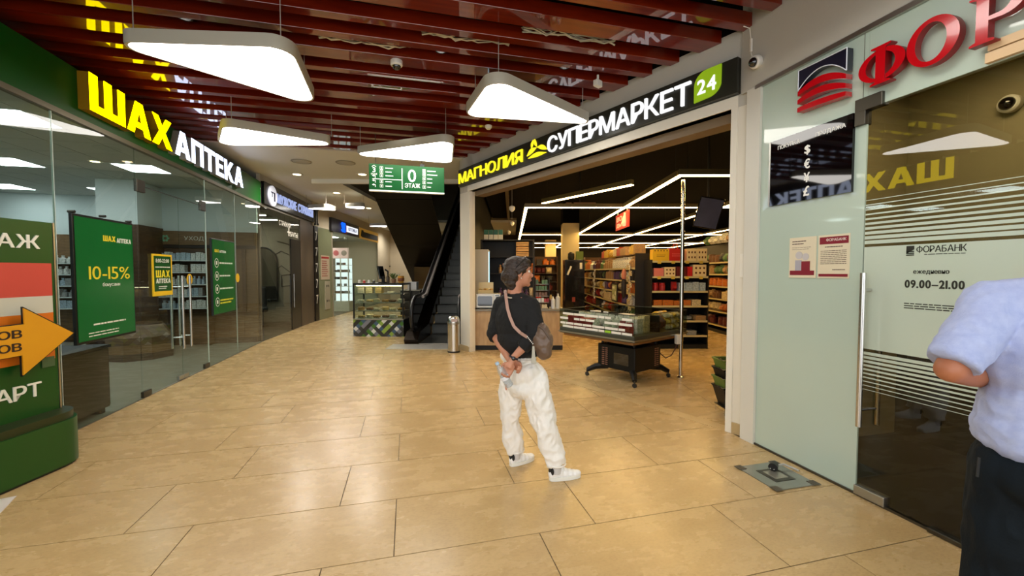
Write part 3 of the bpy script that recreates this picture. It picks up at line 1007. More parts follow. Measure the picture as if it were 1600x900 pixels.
for px, py, ww, lb in ((800, 324, 8.6, 'nearest white bell pendant lamp inside the dark supermarket ceiling'), (800, 348, 11.0, 'middle white bell pendant lamp inside the dark supermarket ceiling'), (795, 362, 13.0, 'farthest white bell pendant lamp inside the dark supermarket ceiling')):
    p = cp(px, py, ww)
    t = thing('bell_lamp', lb, 'lamp', p, 0, 'white bell lamps in the supermarket')
    MB().lathe([(0.02, -0.09), (0.055, -0.05), (0.062, 0.0), (0.05, 0.02), (0.012, 0.04)], seg=20).build('shade', M('white_plastic', (232, 228, 216), 0.5), t, True)
    MB().cyl((0, 0, 0.04), (0, 0, 3.96 - p.z), 0.004, seg=6).build('cord', m_cable, t)

# ceiling panel added to light the bank wall seen through the door
t = thing('ceiling_panel_light', 'added square ceiling light that brightens the bank behind the tinted door', 'lamp', (3.75, 1.9, 3.17))
box_part('diffuser', EM('added_bank_panel', (255, 246, 226), 18.0), t, -0.3, 0.3, -0.3, 0.3, 0.0, 0.01)
box_part('frame', M('panel_frame', (230, 230, 226), 0.5), t, -0.32, 0.32, -0.32, 0.32, 0.01, 0.02)
# ================================================================== SIGNS AND SHOP FRONT FITTINGS
SIGN_Y = 5.0
SIGN_W = 4.0
m_yel = EM('sign_yellow', (255, 226, 0), SIGN_Y)
m_wht = EM('sign_white', (214, 226, 255), SIGN_W)
m_gold_side = M('letter_side_gold', (150, 112, 10), 0.4)
m_grey_side = M('letter_side_grey', (150, 150, 150), 0.4)

def channel(parent, body, face, side, x, z, w, h, depth, y=0.0, **kw):
    """box letters: dull sides with a glowing face, each letter a part, its face a sub-part"""
    bs = letters(parent, body, side, x, z, w, h, y, depth - 0.004, **kw)
    fs = letters(parent, body, face, x, z, w, h, y - depth + 0.004, 0.004, name='glowing_face', **kw)
    for b, f in zip(bs, fs):
        f.parent = b
    return bs

# pharmacy fascia
t = thing('pharmacy_sign', 'long dark green fascia sign with yellow and white Cyrillic letters, left side', 'sign', (XL, 0, 3.085), LRZ)
box_part('panel', m_green, t, 1.0, 10.33, -0.0, 0.06, 0.0, 0.47)
channel(t, 'ШАХ', m_yel, m_gold_side, 5.08, 0.085, 1.48, 0.37, 0.1, block=True, gap=0.07)
channel(t, 'АПТЕКА', m_wht, m_grey_side, 6.66, 0.085, 2.4, 0.35, 0.09, block=True, gap=0.09)

# barber fascia
brz = math.atan2((W2 - W1).y, (W2 - W1).x)
t = thing('barber_sign', 'black barber shop fascia with glowing white letters and round logo', 'sign', (W1.x, W1.y, 3.09), brz)
bl = (W2 - W1).length
box_part('panel', M('barber_black_panel', (14, 13, 16), 0.25), t, 0.0, bl, -0.05, 0.02, 0.0, 0.5)
lg = MB().cyl((0.42, -0.08, 0.24), (0.42, -0.05, 0.24), 0.235, seg=36).build('round_logo', M('barber_logo_white', (224, 226, 238), 0.4, emit=0.5), t)
lgk = MB()
lgk.box(0.3, 0.54, -0.083, -0.08, 0.3, 0.33).box(0.46, 0.54, -0.083, -0.08, 0.12, 0.3).box(0.34, 0.38, -0.083, -0.08, 0.2, 0.3)
lgk.build('logo_mark', M('navy_print', (30, 34, 60), 0.5), lg)
m_bwht = EM('barber_letter_glow', (176, 190, 240), 0.85)
letters(t, 'МУЖСКИЕ СТРИЖКИ', m_bwht, 0.72, 0.13, 2.75, 0.23, -0.05, 0.02, bold=0.0, gap=0.14)
# striped barber pole
t = thing('barber_pole', 'small striped barber pole at the end of the black sign', 'sign', (W2.x + 0.09, W2.y + 0.12, 3.02))
MB().lathe([(0.07, 0.0), (0.07, 0.05), (0.05, 0.06), (0.05, 0.44), (0.07, 0.45), (0.07, 0.5)], seg=18).build('cap', m_dsteel, t, True)
for i in range(6):
    st = MB()
    pts = [(0.053 * math.cos(a), 0.053 * math.sin(a), 0.07 + 0.06 * i + 0.02 * a) for a in [k * 0.4 for k in range(8)]]
    st.tube(pts, 0.011, 6)
    st.build('stripe', M('pole_white', (230, 230, 226), 0.4), t, True)
# lettering on the barber glass
t = thing('glass_lettering', 'pale lettering and scissors mark stuck on the barber shop glass', 'sign', (W1.x, W1.y, 0), brz)
m_pale = M('pale_print', (206, 200, 186), 0.6)
word(t, 'СТРИЖКИ', m_pale, 1.0, 2.72, 0.8, 0.13, 0.018, 0.003, bold=0.01)
word(t, 'БРИТЬЕ', m_pale, 1.75, 2.5, 0.6, 0.13, 0.018, 0.003, bold=0.01)
MB().box(1.62, 1.68, 0.012, 0.018, 2.5, 2.72).box(1.55, 1.75, 0.012, 0.018, 2.58, 2.62).build('mark', m_pale, t)

# supermarket fascia
t = thing('supermarket_sign', 'dark olive supermarket fascia with yellow and white lettering', 'sign', (FB.x, FB.y, 3.205), FRZ)
box_part('panel', M('sign_dark_olive', (38, 38, 30), 0.4), t, 0.05, 5.33, -0.07, -0.004, 0.0, 0.325, bevel=0.003)
m_sy = EM('market_yellow', (250, 232, 40), 1.15)
m_sw = EM('market_white', (255, 255, 255), 1.0)
letters(t, 'МАГНОЛИЯ', m_sy, 0.09, 0.055, 2.02, 0.195, -0.07, 0.025, bold=0.0, gap=0.1)
def leafpoly(cx, cz, ang, l, wd, n=10):
    pts = []
    for k in range(n + 1):
        f = k / n
        pts.append((f * l, wd * math.sin(PI * f) ** 1.2))
    for k in range(n - 1, 0, -1):
        f = k / n
        pts.append((f * l, -wd * math.sin(PI * f) ** 1.2 * 0.35))
    ca, sa = math.cos(ang), math.sin(ang)
    return [(cx + x * ca - z * sa, cz + x * sa + z * ca) for x, z in pts]
for cx, cz, ang, l, wd in ((2.22, 0.11, 0.35, 0.24, 0.05), (2.46, 0.19, -0.35, 0.24, 0.05), (2.25, 0.07, 0.0, 0.42, 0.045), (2.33, 0.2, 1.2, 0.13, 0.03), (2.45, 0.2, 1.9, 0.13, 0.03)):
    MB().prism(leafpoly(cx, cz, ang, l, wd), -0.09, -0.07).build('petal', m_sy, t)
letters(t, 'СУПЕРМАРКЕТ', m_sw, 2.70, 0.045, 2.18, 0.225, -0.07, 0.025, bold=0.006, gap=0.08)
lp = [(5.185, 0.315)] + [(5.185 - 0.13 + 0.13 * math.cos(a), 0.16 - 0.12 * math.sin(a)) for a in [PI / 2 * k / 8 for k in range(9)]][1:] + [(4.915, 0.03)] + \
     [(4.915 + 0.13 - 0.13 * math.cos(a), 0.185 + 0.13 * math.sin(a)) for a in [PI / 2 * k / 8 for k in range(9)]]
leaf = MB().prism(lp, -0.085, -0.07).build('green_leaf', M('leaf_green', (150, 190, 30), 0.4, emit=0.35), t, label='light green leaf badge reading 24')
o = word(t, '24', m_sw, 4.95, 0.095, 0.19, 0.14, -0.085, 0.006, bold=0.02)
o.parent = leaf

# hanging floor number sign, parts seen square-on
sg = thing('floor_sign', 'green hanging sign reading 0 ЭТАЖ with small icons', 'sign', (-0.58, 6.98, 2.86), -0.0)
m_sgn = M('sign_green', (6, 74, 30), 0.35, spec=0.2)
m_ink = M('sign_white_print', (236, 241, 232), 0.5)
box_part('panel', m_sgn, sg, 0.0, 1.18, -0.03, 0.03, 0.0, 0.41, bevel=0.004)
box_part('bottom_light_bar', m_ink, sg, 0.0, 1.18, -0.034, 0.034, -0.022, 0.0)
box_part('divider', m_ink, sg, 0.502, 0.514, -0.033, -0.03, 0.03, 0.36)
box_part('divider', m_ink, sg, 0.05, 0.5, -0.033, -0.03, 0.168, 0.178)
word(sg, '0', m_ink, 0.6, 0.15, 0.125, 0.2, -0.03, 0.003, bold=0.006)
letters(sg, 'ЭТАЖ', m_ink, 0.55, 0.058, 0.24, 0.072, -0.03, 0.003, bold=0.014, gap=0.1)
word(sg, '3', m_ink, 0.055, 0.275, 0.045, 0.075, -0.03, 0.003, bold=0.01)
word(sg, 'ЭТАЖ', m_ink, 0.03, 0.235, 0.095, 0.028, -0.03, 0.003, bold=0.01)
MB().tube([(0.045, -0.032, 0.36), (0.078, -0.032, 0.385), (0.11, -0.032, 0.36)], 0.005, 6).build('arc', m_ink, sg)
for zz in (0.205, 0.13, 0.062):
    a = MB()
    a.prism([(0.045, zz + 0.018), (0.075, zz + 0.036), (0.075, zz)], -0.033, -0.03)
    a.box(0.07, 0.1, -0.033, -0.03, zz + 0.012, zz + 0.024).box(0.09, 0.1, -0.033, -0.03, zz - 0.018, zz + 0.024)
    a.build('arrow', m_ink, sg)
for i, zz in enumerate((0.335, 0.275, 0.215, 0.12, 0.05)):
    a = MB().box(0.165, 0.215, -0.033, -0.03, zz - 0.01, zz - 0.006).box(0.165, 0.215, -0.033, -0.03, zz + 0.036, zz + 0.04).box(0.165, 0.169, -0.033, -0.03, zz - 0.01, zz + 0.04).box(0.211, 0.215, -0.033, -0.03, zz - 0.01, zz + 0.04)
    a.box(0.18, 0.2, -0.033, -0.03, zz + 0.003, zz + 0.027).build('icon', m_ink, sg)
    lines(sg, m_ink, 0.25, zz + 0.008, 0.12, 1, 0.1, 0.014, -0.03, seed=i)
for i, zz in enumerate((0.325, 0.265, 0.2, 0.135, 0.065)):
    a = MB().box(0.83, 0.88, -0.033, -0.03, zz - 0.01, zz - 0.006).box(0.83, 0.88, -0.033, -0.03, zz + 0.036, zz + 0.04).box(0.83, 0.834, -0.033, -0.03, zz - 0.01, zz + 0.04).box(0.876, 0.88, -0.033, -0.03, zz - 0.01, zz + 0.04)
    a.box(0.845, 0.865, -0.033, -0.03, zz + 0.003, zz + 0.027).build('icon', m_ink, sg)
    lines(sg, m_ink, 0.905, zz + 0.008, (0.16, 0.18, 0.09, 0.09, 0.07)[i], 1, 0.1, 0.014, -0.03, seed=i + 9)
for xx in (0.1, 0.82):
    MB().cyl((xx, 0, 0.41), (xx, 0, 0.9), 0.005, seg=6).build('hanger', m_dsteel, sg)
box_part('hanger_clamp', m_black, sg, 0.79, 0.86, -0.02, 0.02, 0.41, 0.45)

# ---- posters on the pharmacy glass ---------------------------------
m_pg = M('poster_green', (30, 112, 52), 0.22, spec=0.5, var=(0.8, 0.3, (22, 98, 44)))
m_pw2 = M('poster_white_print', (226, 232, 222), 0.5)
m_py = M('poster_yellow_print', (232, 214, 40), 0.5)
m_pk = M('poster_black_frame', (14, 16, 14), 0.35)
t = thing('poster', 'large green poster with 10-15% in a black frame on the pharmacy glass', 'poster', (XL + 0.03, 4.9, 0.835), LRZ)
box_part('frame', m_pk, t, 0.0, 0.9, 0.0, 0.03, 0.0, 1.285, bevel=0.004)
sh = box_part('sheet', m_pg, t, 0.02, 0.88, -0.004, 0.001, 0.025, 1.26)
word(sh, 'ШАХ', m_py, 0.4, 1.045, 0.19, 0.06, -0.004, 0.002, block=True)
word(sh, 'АПТЕКА', m_pw2, 0.61, 1.04, 0.24, 0.05, -0.004, 0.002, block=True)
word(sh, '10-15%', m_py, 0.18, 0.64, 0.63, 0.135, -0.004, 0.002, bold=0.0)
word(sh, 'бонусами', m_pw2, 0.37, 0.555, 0.27, 0.05, -0.004, 0.002)
lines(sh, m_pw2, 0.22, 0.17, 0.5, 1, 0.05, 0.016, -0.004, seed=2)
lines(sh, m_pw2, 0.15, 0.09, 0.55, 2, 0.03, 0.01, -0.004, seed=3)
for xx, zz in ((0.03, 1.3), (0.45, 1.31), (0.87, 1.3)):
    MB().cyl((xx, -0.004, zz), (xx, 0.05, zz), 0.014, seg=12).build('standoff', m_dsteel, t, True)
t = thing('poster', 'small green poster with yellow border showing opening hours on the pharmacy door', 'poster', (XL + 0.004, 6.215, 1.24), LRZ)
box_part('backing', M('poster_yellow_border', (236, 196, 34), 0.4), t, 0, 0.45, 0.0, 0.012, 0, 0.545)
sh = box_part('sheet', M('poster_dark_green', (12, 78, 26), 0.3), t, 0.03, 0.42, -0.002, 0.001, 0.06, 0.52)
word(sh, '8:00-22:00', m_pw2, 0.07, 0.435, 0.3, 0.05, -0.002, 0.001, bold=0.02)
lines(sh, m_pw2, 0.06, 0.37, 0.33, 1, 0.05, 0.012, -0.002, ragged=False)
word(sh, 'ШАХ', m_py, 0.065, 0.24, 0.32, 0.095, -0.002, 0.001, block=True)
word(sh, 'АПТЕКА', m_pw2, 0.065, 0.165, 0.33, 0.06, -0.002, 0.001, block=True)
lines(sh, m_pw2, 0.12, 0.115, 0.2, 2, 0.025, 0.01, -0.002, seed=6)
t = thing('poster', 'tall green poster with a list of four round icons on the pharmacy glass', 'poster', (XL + 0.03, 7.8, 0.825), LRZ)
box_part('frame', m_pk, t, 0.0, 0.93, 0.0, 0.03, 0.0, 1.285, bevel=0.004)
sh = box_part('sheet', m_pg, t, 0.02, 0.91, -0.004, 0.001, 0.02, 1.265)
word(sh, 'ШАХ', m_py, 0.1, 1.06, 0.16, 0.05, -0.004, 0.002, block=True)
word(sh, 'АПТЕКА', m_pw2, 0.28, 1.06, 0.26, 0.04, -0.004, 0.002, block=True)
for i, zz in enumerate((0.88, 0.66, 0.44, 0.22)):
    MB().lathe([(0.055, -0.001), (0.07, -0.001), (0.07, 0.001), (0.055, 0.001)], seg=20).bm.free()
    rg = MB()
    for k in range(20):
        a0, a1 = 2 * PI * k / 20, 2 * PI * (k + 1) / 20
        rg.bm.faces.new([rg.bm.verts.new((0.16 + r * math.cos(a), -0.006, zz + r * math.sin(a))) for r, a in ((0.066, a0), (0.078, a0), (0.078, a1), (0.066, a1))])
    rg.box(0.135, 0.185, -0.006, -0.004, zz - 0.03, zz + 0.03)
    rg.build('icon', m_pw2, sh)
    lines(sh, m_pw2 if i < 3 else m_py, 0.27, zz - 0.01 + (0.02 if i == 3 else 0), 0.55, 1 if i < 3 else 2, 0.05, 0.025, -0.004, seed=20 + i)
MB().cyl((8.98, 0.016, 1.44), (8.98, 0.019, 1.44), 0.085, seg=28).build('sticker', M('yellow_sticker', (238, 190, 20), 0.5), bpy.data.objects['window_6'], label='round yellow sticker')

# ---- bank front -------------------------------------------------------
B = (XR, 0, 0)
BRZ = -PI / 2
m_clear_d = GLASS('tinted_door_glass', (222, 214, 192), 1.4)
m_film = M('frosted_film', (196, 210, 194), 0.3, coat=1.0)
d = sroot('door_4', B, BRZ)
MB().box(-2.15, -1.22, 0.014, 0.026, 0.02, 2.64).build('pane', m_clear_d, d)
MB().box(-2.149, -1.221, 0.0105, 0.0135, 1.03, 1.72).build('frosted_band', m_film, d)
for k in range(10):                       # film stripes above and below the band
    tu = 0.004 + 0.0022 * (9 - k)
    zc = 1.735 + 0.0315 * (k + 0.5)
    MB().box(-2.149, -1.221, 0.0105, 0.0135, zc - tu / 2, zc + tu / 2).build('film_stripe', m_film, d)
    tl = 0.003 + 0.0019 * (9 - k)
    zc = 1.012 - 0.0275 * (k + 0.5)
    MB().box(-2.149, -1.221, 0.0105, 0.0135, zc - tl / 2, zc + tl / 2).build('film_stripe', m_film, d)
box_part('hinge_patch', m_dsteel, d, -2.225, -2.055, -0.012, 0.05, 2.64, 2.73, bevel=0.004)
box_part('hinge_patch', m_dsteel, d, -2.225, -2.155, -0.012, 0.05, 2.55, 2.645, bevel=0.004)
box_part('floor_patch', m_alu, d, -2.155, -1.965, -0.012, 0.05, 0.012, 0.075, bevel=0.004)
box_part('floor_patch', m_dsteel, d, -1.73, -1.3, -0.02, 0.05, 0.002, 0.03, bevel=0.004)
for yy in (-0.06, 0.1):
    h = MB().cyl((-2.1, yy, 0.505), (-2.1, yy, 1.545), 0.0175, seg=16).build('handle', m_steel, d, True)
    hb = MB()
    for zz in (0.62, 1.43):
        hb.cyl((-2.1, yy, zz), (-2.1, 0.02, zz), 0.011, seg=10)
    hb.build('standoff', m_steel, h, True)
m_bp = M('door_print', (34, 36, 26), 0.6)
pr = thing('door_lettering', 'black printed bank name and 09.00-21.00 opening hours on the frosted door', 'sign', (XR, 0, 0), BRZ)
lgm = MB()
lgm.prism([(-1.902, 1.665), (-1.902, 1.712), (-1.862, 1.712), (-1.862, 1.69)] , 0.008, 0.0105)
for zz in (1.678, 1.667, 1.656):
    lgm.box(-1.902, -1.862, 0.008, 0.0105, zz - 0.004, zz + 0.003)
lgm.build('bank_logo', m_bp, pr)
word(pr, 'ФОРАБАНК', m_bp, -1.85, 1.668, 0.235, 0.042, 0.0105, 0.002)
lines(pr, m_bp, -1.81, 1.655, 0.19, 1, 0.01, 0.004, 0.0105, ragged=False)
word(pr, 'ежедневно', m_bp, -1.862, 1.535, 0.175, 0.026, 0.0105, 0.002, bold=0.012)
word(pr, '09.00–21.00', m_bp, -1.905, 1.452, 0.288, 0.05, 0.0105, 0.002, bold=0.035)
lines(pr, m_bp, -1.905, 1.352, 0.285, 3, 0.014, 0.006, 0.0105, ragged=False, seed=4)

# red box letters on the transom
m_red = M('red_acrylic', (184, 4, 18), 0.16, coat=0.4)
m_red_d = M('red_letter_side', (128, 8, 16), 0.35)
def curve_mesh(name, loops, depth, mat, parent, y):
    """flat shape with holes, extruded; loops in x-z"""
    cu = bpy.data.curves.new(name, 'CURVE')
    cu.dimensions = '2D'
    cu.fill_mode = 'BOTH'
    cu.extrude = depth / 2
    for lp_ in loops:
        sp = cu.splines.new('POLY')
        sp.points.add(len(lp_) - 1)
        for p_, q_ in zip(sp.points, lp_):
            p_.co = (q_[0], q_[1], 0, 1)
        sp.use_cyclic_u = True
    ob = bpy.data.objects.new(name, cu)
    me = bpy.data.meshes.new_from_object(ob)
    bpy.data.objects.remove(ob)
    for v in me.vertices:
        x_, z_, d_ = v.co.x, v.co.y, v.co.z
        v.co = (x_, y - depth / 2 - d_, z_)
    me.materials.clear()
    me.materials.append(mat)
    me.materials.append(m_red_d)
    for p_ in me.polygons:
        p_.material_index = 0 if abs(p_.normal.y) > 0.7 else 1
    return link(name, me, parent)
def ell(cx, cz, rx, rz, n=36, a0=0.0, a1=2 * PI):
    return [(cx + rx * math.cos(a0 + (a1 - a0) * k / n), cz + rz * math.sin(a0 + (a1 - a0) * k / n)) for k in range(n if a1 - a0 > 6 else n + 1)]
t = thing('bank_letters', 'raised red serif letters of the bank name on the frosted glass', 'sign', (XR, 0, 0), BRZ)
bt = curve_mesh('letter', [ell(-2.03, 2.875, 0.135, 0.1), list(reversed(ell(-2.035, 2.875, 0.085, 0.078)))], 0.05, m_red, t, -0.02)
bt = curve_mesh('letter_stem', [[(-2.058, 2.775), (-2.088, 2.765), (-2.088, 2.755), (-1.972, 2.755), (-1.972, 2.765), (-2.002, 2.775), (-2.002, 2.975), (-1.972, 2.985), (-1.972, 2.995), (-2.088, 2.995), (-2.088, 2.985), (-2.058, 2.975)]], 0.055, m_red, t, -0.02)
curve_mesh('letter', [ell(-1.765, 2.88, 0.125, 0.135), list(reversed(ell(-1.772, 2.88, 0.075, 0.108)))], 0.05, m_red, t, -0.02)
rp = [(-1.6, 2.75), (-1.6, 2.76), (-1.575, 2.77), (-1.575, 2.985), (-1.605, 2.995), (-1.605, 3.005), (-1.47, 3.005)] + ell(-1.47, 2.93, 0.085, 0.075, 12, PI / 2, -PI / 2)[1:] + [(-1.47, 2.855), (-1.525, 2.86), (-1.525, 2.77), (-1.5, 2.76), (-1.5, 2.75)]
rh = [(-1.525, 2.99), (-1.525, 2.88), (-1.485, 2.88)] + ell(-1.485, 2.935, 0.045, 0.055, 10, -PI / 2, PI / 2)[1:]
curve_mesh('letter', [rp, rh], 0.05, m_red, t, -0.02)
ap = [(-1.38, 2.75), (-1.38, 2.76), (-1.36, 2.765), (-1.255, 3.01), (-1.235, 3.01), (-1.12, 2.765), (-1.1, 2.76), (-1.1, 2.75), (-1.2, 2.75), (-1.2, 2.76), (-1.175, 2.765), (-1.2, 2.82), (-1.3, 2.82), (-1.325, 2.765), (-1.3, 2.76), (-1.3, 2.75)]
curve_mesh('letter', [ap, [(-1.292, 2.84), (-1.252, 2.93), (-1.21, 2.84)]], 0.05, m_red, t, -0.02)
# bank emblem
t = thing('bank_emblem', 'navy square emblem with white outline over three red arcs on bank glass', 'sign', (XR, 0, 0), BRZ)
def quad3(zl, zm, zr, n=14):
    out = []
    for k in range(n + 1):
        f = k / n
        out.append((-2.62 + 0.365 * f, zl * (1 - f) * (1 - 2 * f) + zm * 4 * f * (1 - f) + zr * f * (2 * f - 1)))
    return out
nav = [(-2.62, 3.108), (-2.255, 3.1)] + list(reversed(quad3(2.956, 3.052, 2.945)))
MB().prism(nav, -0.055, -0.0).build('navy_block', M('emblem_navy', (12, 16, 38), 0.3, coat=0.3), t)
ol = MB()
ring = nav + [nav[0]]
for a_, b_ in zip(ring, ring[1:]):
    ol.tube([(a_[0], -0.056, a_[1]), (b_[0], -0.056, b_[1])], 0.0035, 6)
ol.build('outline', M('emblem_white', (226, 230, 240), 0.4), t)
for top, bot in (((2.945, 2.992, 2.922), (2.915, 2.94, 2.888)), ((2.884, 2.916, 2.858), (2.852, 2.868, 2.824)), ((2.824, 2.826, 2.802), (2.79, 2.784, 2.772))):
    MB().prism(quad3(*top) + list(reversed(quad3(*bot))), -0.06, 0.0).build('red_arc', m_red, t)
# wooden battens at the right above the door
t = thing('wooden_batten', 'upper pale wooden batten on the bank transom at the right edge', 'batten', (XR, 0, 0), BRZ, 'pale battens on the bank front')
box_part('bar', M('pale_beech', (222, 190, 146), 0.5), t, -1.55, -1.2, -0.017, 0.011, 2.72, 2.765)
t = thing('wooden_batten', 'lower pale wooden batten on the bank transom at the right edge', 'batten', (XR, 0, 0), BRZ, 'pale battens on the bank front')
box_part('bar', M('pale_beech', (222, 190, 146), 0.5), t, -1.56, -1.2, -0.017, 0.011, 2.66, 2.712)
# currency board
t = thing('currency_board', 'black currency board with dollar, euro, yen and pound signs behind bank glass', 'sign', (XR, 0, 2.11), BRZ)
m_brd = M('board_black', (8, 6, 7), 0.03, spec=0.5)
box_part('panel', m_brd, t, -2.9, -2.232, -0.012, 0.01, 0.0, 0.54)
m_bpr = M('board_print', (214, 212, 204), 0.5, emit=0.25)
word(t, 'ПОКУПКА', m_bpr, -2.83, 0.455, 0.2, 0.032, -0.012, 0.002, bold=0.015)
word(t, 'ПРОДАЖА', m_bpr, -2.5, 0.455, 0.22, 0.036, -0.012, 0.002, bold=0.015)
for i, ch in enumerate('$€¥£'):
    word(t, ch, m_bpr, -2.59, 0.345 - 0.105 * i, 0.048, 0.075, -0.012, 0.002, bold=0.03, name='currency_sign')
box_part('edge_profile', m_alu, t, -2.915, -2.9, -0.014, 0.012, 0.0, 0.54)
# paper notices
m_pap = M('notice_paper', (222, 212, 184), 0.6)
m_mar = M('notice_maroon', (128, 8, 36), 0.5)
m_npr = M('notice_print', (90, 70, 60), 0.6)
t = thing('notice', 'paper notice with grey and maroon boxes, left one on the bank glass', 'notice', (XR, 0, 1.505), BRZ, 'paper notices on the bank glass')
sh = box_part('sheet', m_pap, t, -2.715, -2.488, 0.006, 0.0115, 0.0, 0.32)
box_part('maroon_bar', m_mar, sh, -2.705, -2.5, 0.004, 0.006, 0.022, 0.057)
box_part('maroon_box', m_mar, sh, -2.605, -2.535, 0.003, 0.006, 0.057, 0.13)
box_part('grey_box', M('notice_grey', (170, 168, 178), 0.5), sh, -2.66, -2.605, 0.004, 0.006, 0.057, 0.14)
MB().cyl((-2.628, 0.0035, 0.178), (-2.628, 0.006, 0.178), 0.03, seg=20).build('coin', M('notice_coin', (196, 192, 192), 0.5), sh)
MB().cyl((-2.572, 0.0035, 0.165), (-2.572, 0.006, 0.165), 0.028, seg=20).build('coin', M('notice_coin', (196, 192, 192), 0.5), sh)
lines(sh, m_npr, -2.69, 0.285, 0.13, 2, 0.02, 0.007, 0.006, seed=5)
lines(sh, m_npr, -2.69, 0.238, 0.19, 2, 0.014, 0.003, 0.006, seed=7)
t = thing('notice', 'paper notice with maroon header reading the bank name, right one on the bank glass', 'notice', (XR, 0, 1.505), BRZ, 'paper notices on the bank glass')
sh = box_part('sheet', m_pap, t, -2.472, -2.242, 0.006, 0.0115, 0.0, 0.32)
hd = box_part('maroon_header', m_mar, sh, -2.46, -2.25, 0.004, 0.006, 0.252, 0.305)
word(hd, 'ФОРАБАНК', M('notice_header_print', (226, 214, 206), 0.5), -2.41, 0.272, 0.145, 0.022, 0.004, 0.001, bold=0.01)
box_part('maroon_bar', m_mar, sh, -2.463, -2.25, 0.004, 0.006, 0.012, 0.032)
lines(sh, m_npr, -2.42, 0.228, 0.13, 1, 0.01, 0.006, 0.006, ragged=False, seed=1)
lines(sh, m_npr, -2.452, 0.2, 0.19, 8, 0.0135, 0.004, 0.006, ragged=False, seed=8)
lines(sh, m_npr, -2.36, 0.06, 0.09, 1, 0.01, 0.006, 0.006, ragged=False, seed=3)
# cameras
m_wp = M('white_plastic', (232, 228, 216), 0.5)
m_dome = M('smoked_dome', (14, 14, 16), 0.05, coat=1.0)
def dome(loc, rot, label, r=0.055, cat='camera'):
    t = thing('dome_camera', label, cat, loc)
    t.rotation_euler = rot
    MB().lathe([(r, 0.0), (r * 1.12, -r * 0.15), (r * 1.12, -r * 0.9), (r * 0.95, -r * 1.1), (r * 0.7, -r * 1.1)], seg=24).build('housing', m_wp, t, True)
    MB().ball((0, 0, -r * 1.05), (r * 0.82, r * 0.82, r * 0.75), 20).build('dome', m_dome, t, True)
    MB().cyl((r * 0.3, -r * 0.3, -r * 1.45), (r * 0.45, -r * 0.45, -r * 1.75), r * 0.2, seg=12).build('lens', m_dsteel, t, True)
    return t
p = gp(619, 84, 3.75)
dome((p.x, 4.55, 3.755), (0, 0, 0), 'white dome camera hanging under the red brown slats at the middle')
dome((3.005, 3.06, 3.4), (0, PI / 2 - 0.25, 0), 'white and black camera mounted on the plaster beside the supermarket sign', r=0.05)
dome((4.595, 2.22, 2.86), (0, PI / 2, 0), 'round white camera seen through the bank door top', r=0.06)
p = cp(986, 228, 5.2)
t = dome((p.x, p.y, p.z + 0.03), (0, 0, 0), 'small white dome camera under the black supermarket ceiling', r=0.04)
MB().cyl((0, 0, 0), (0, 0, 3.95 - p.z - 0.03), 0.012, seg=8).build('stem', m_black, t)
t = thing('motion_sensor', 'small white box sensor hanging under the slats near the supermarket sign', 'sensor', (2.09, 4.34, 3.75))
MB().box(-0.05, 0.05, -0.03, 0.03, -0.12, -0.05, Matrix.Rotation(0.5, 4, 'Z')).build('body', m_wp, t, bevel=0.008)
MB().cyl((0, 0, -0.06), (0, 0, 0.01), 0.012, seg=8).build('stem', m_wp, t)
t = thing('smoke_detector', 'small round white detector under the slats right of the pendant lights', 'sensor', (1.2, 6.2, 3.75))
MB().lathe([(0.01, -0.05), (0.03, -0.05), (0.05, -0.025), (0.055, 0.004), (0.01, 0.004)], seg=20).build('body', m_wp, t, True)
# loose wiring seen in the gaps of the slats
m_foil = M('silver_wire', (196, 190, 176), 0.35, 0.6)
def wires(a, b, n, label, seed):
    r = random.Random(seed)
    t = thing('cable_bundle', label, 'cables', a)
    a, b = Vector(a), Vector(b)
    for k in range(n):
        pts = []
        for i in range(9):
            f = i / 8
            pts.append((b - a) * f + Vector((0, r.uniform(-0.03, 0.03), r.uniform(-0.025, 0.035))))
        MB().tube(pts, r.uniform(0.006, 0.011), 5).build('cable', m_foil, t, True)
    return t
wires((-0.8, 4.36, 3.80), (0.05, 4.36, 3.80), 4, 'crumpled silver wiring above the slats left of the dome camera', 1)
wires((0.15, 4.06, 3.80), (1.0, 4.06, 3.80), 4, 'crumpled silver wiring above the slats right of the dome camera', 2)
wires((1.05, 3.77, 3.80), (2.0, 3.77, 3.80), 5, 'long crumpled silver wiring above the slats before the supermarket', 3)
t = thing('loose_wire', 'loose white wire sticking out of the plaster above the corner camera', 'wire', (2.995, 3.1, 3.5))
MB().tube([(0, 0, -0.08), (-0.01, 0.02, 0.0), (-0.005, 0.03, 0.12), (-0.02, 0.03, 0.22), (-0.06, 0.06, 0.25)], 0.004, 6).build('wire', m_wp, t, True)
box_part('sleeve', m_wp, t, -0.012, 0.004, 0.02, 0.035, 0.02, 0.13)
# ================================================================== CORRIDOR OBJECTS
# ---- floor directory at the left edge ---------------------------------
DRZ = PI / 2 - YAW
t = thing('floor_directory', 'green floor directory stand with red and orange bands and yellow arrow', 'sign', (-2.79, 4.2, 0), DRZ)
m_dg = M('directory_green', (6, 72, 18), 0.35)
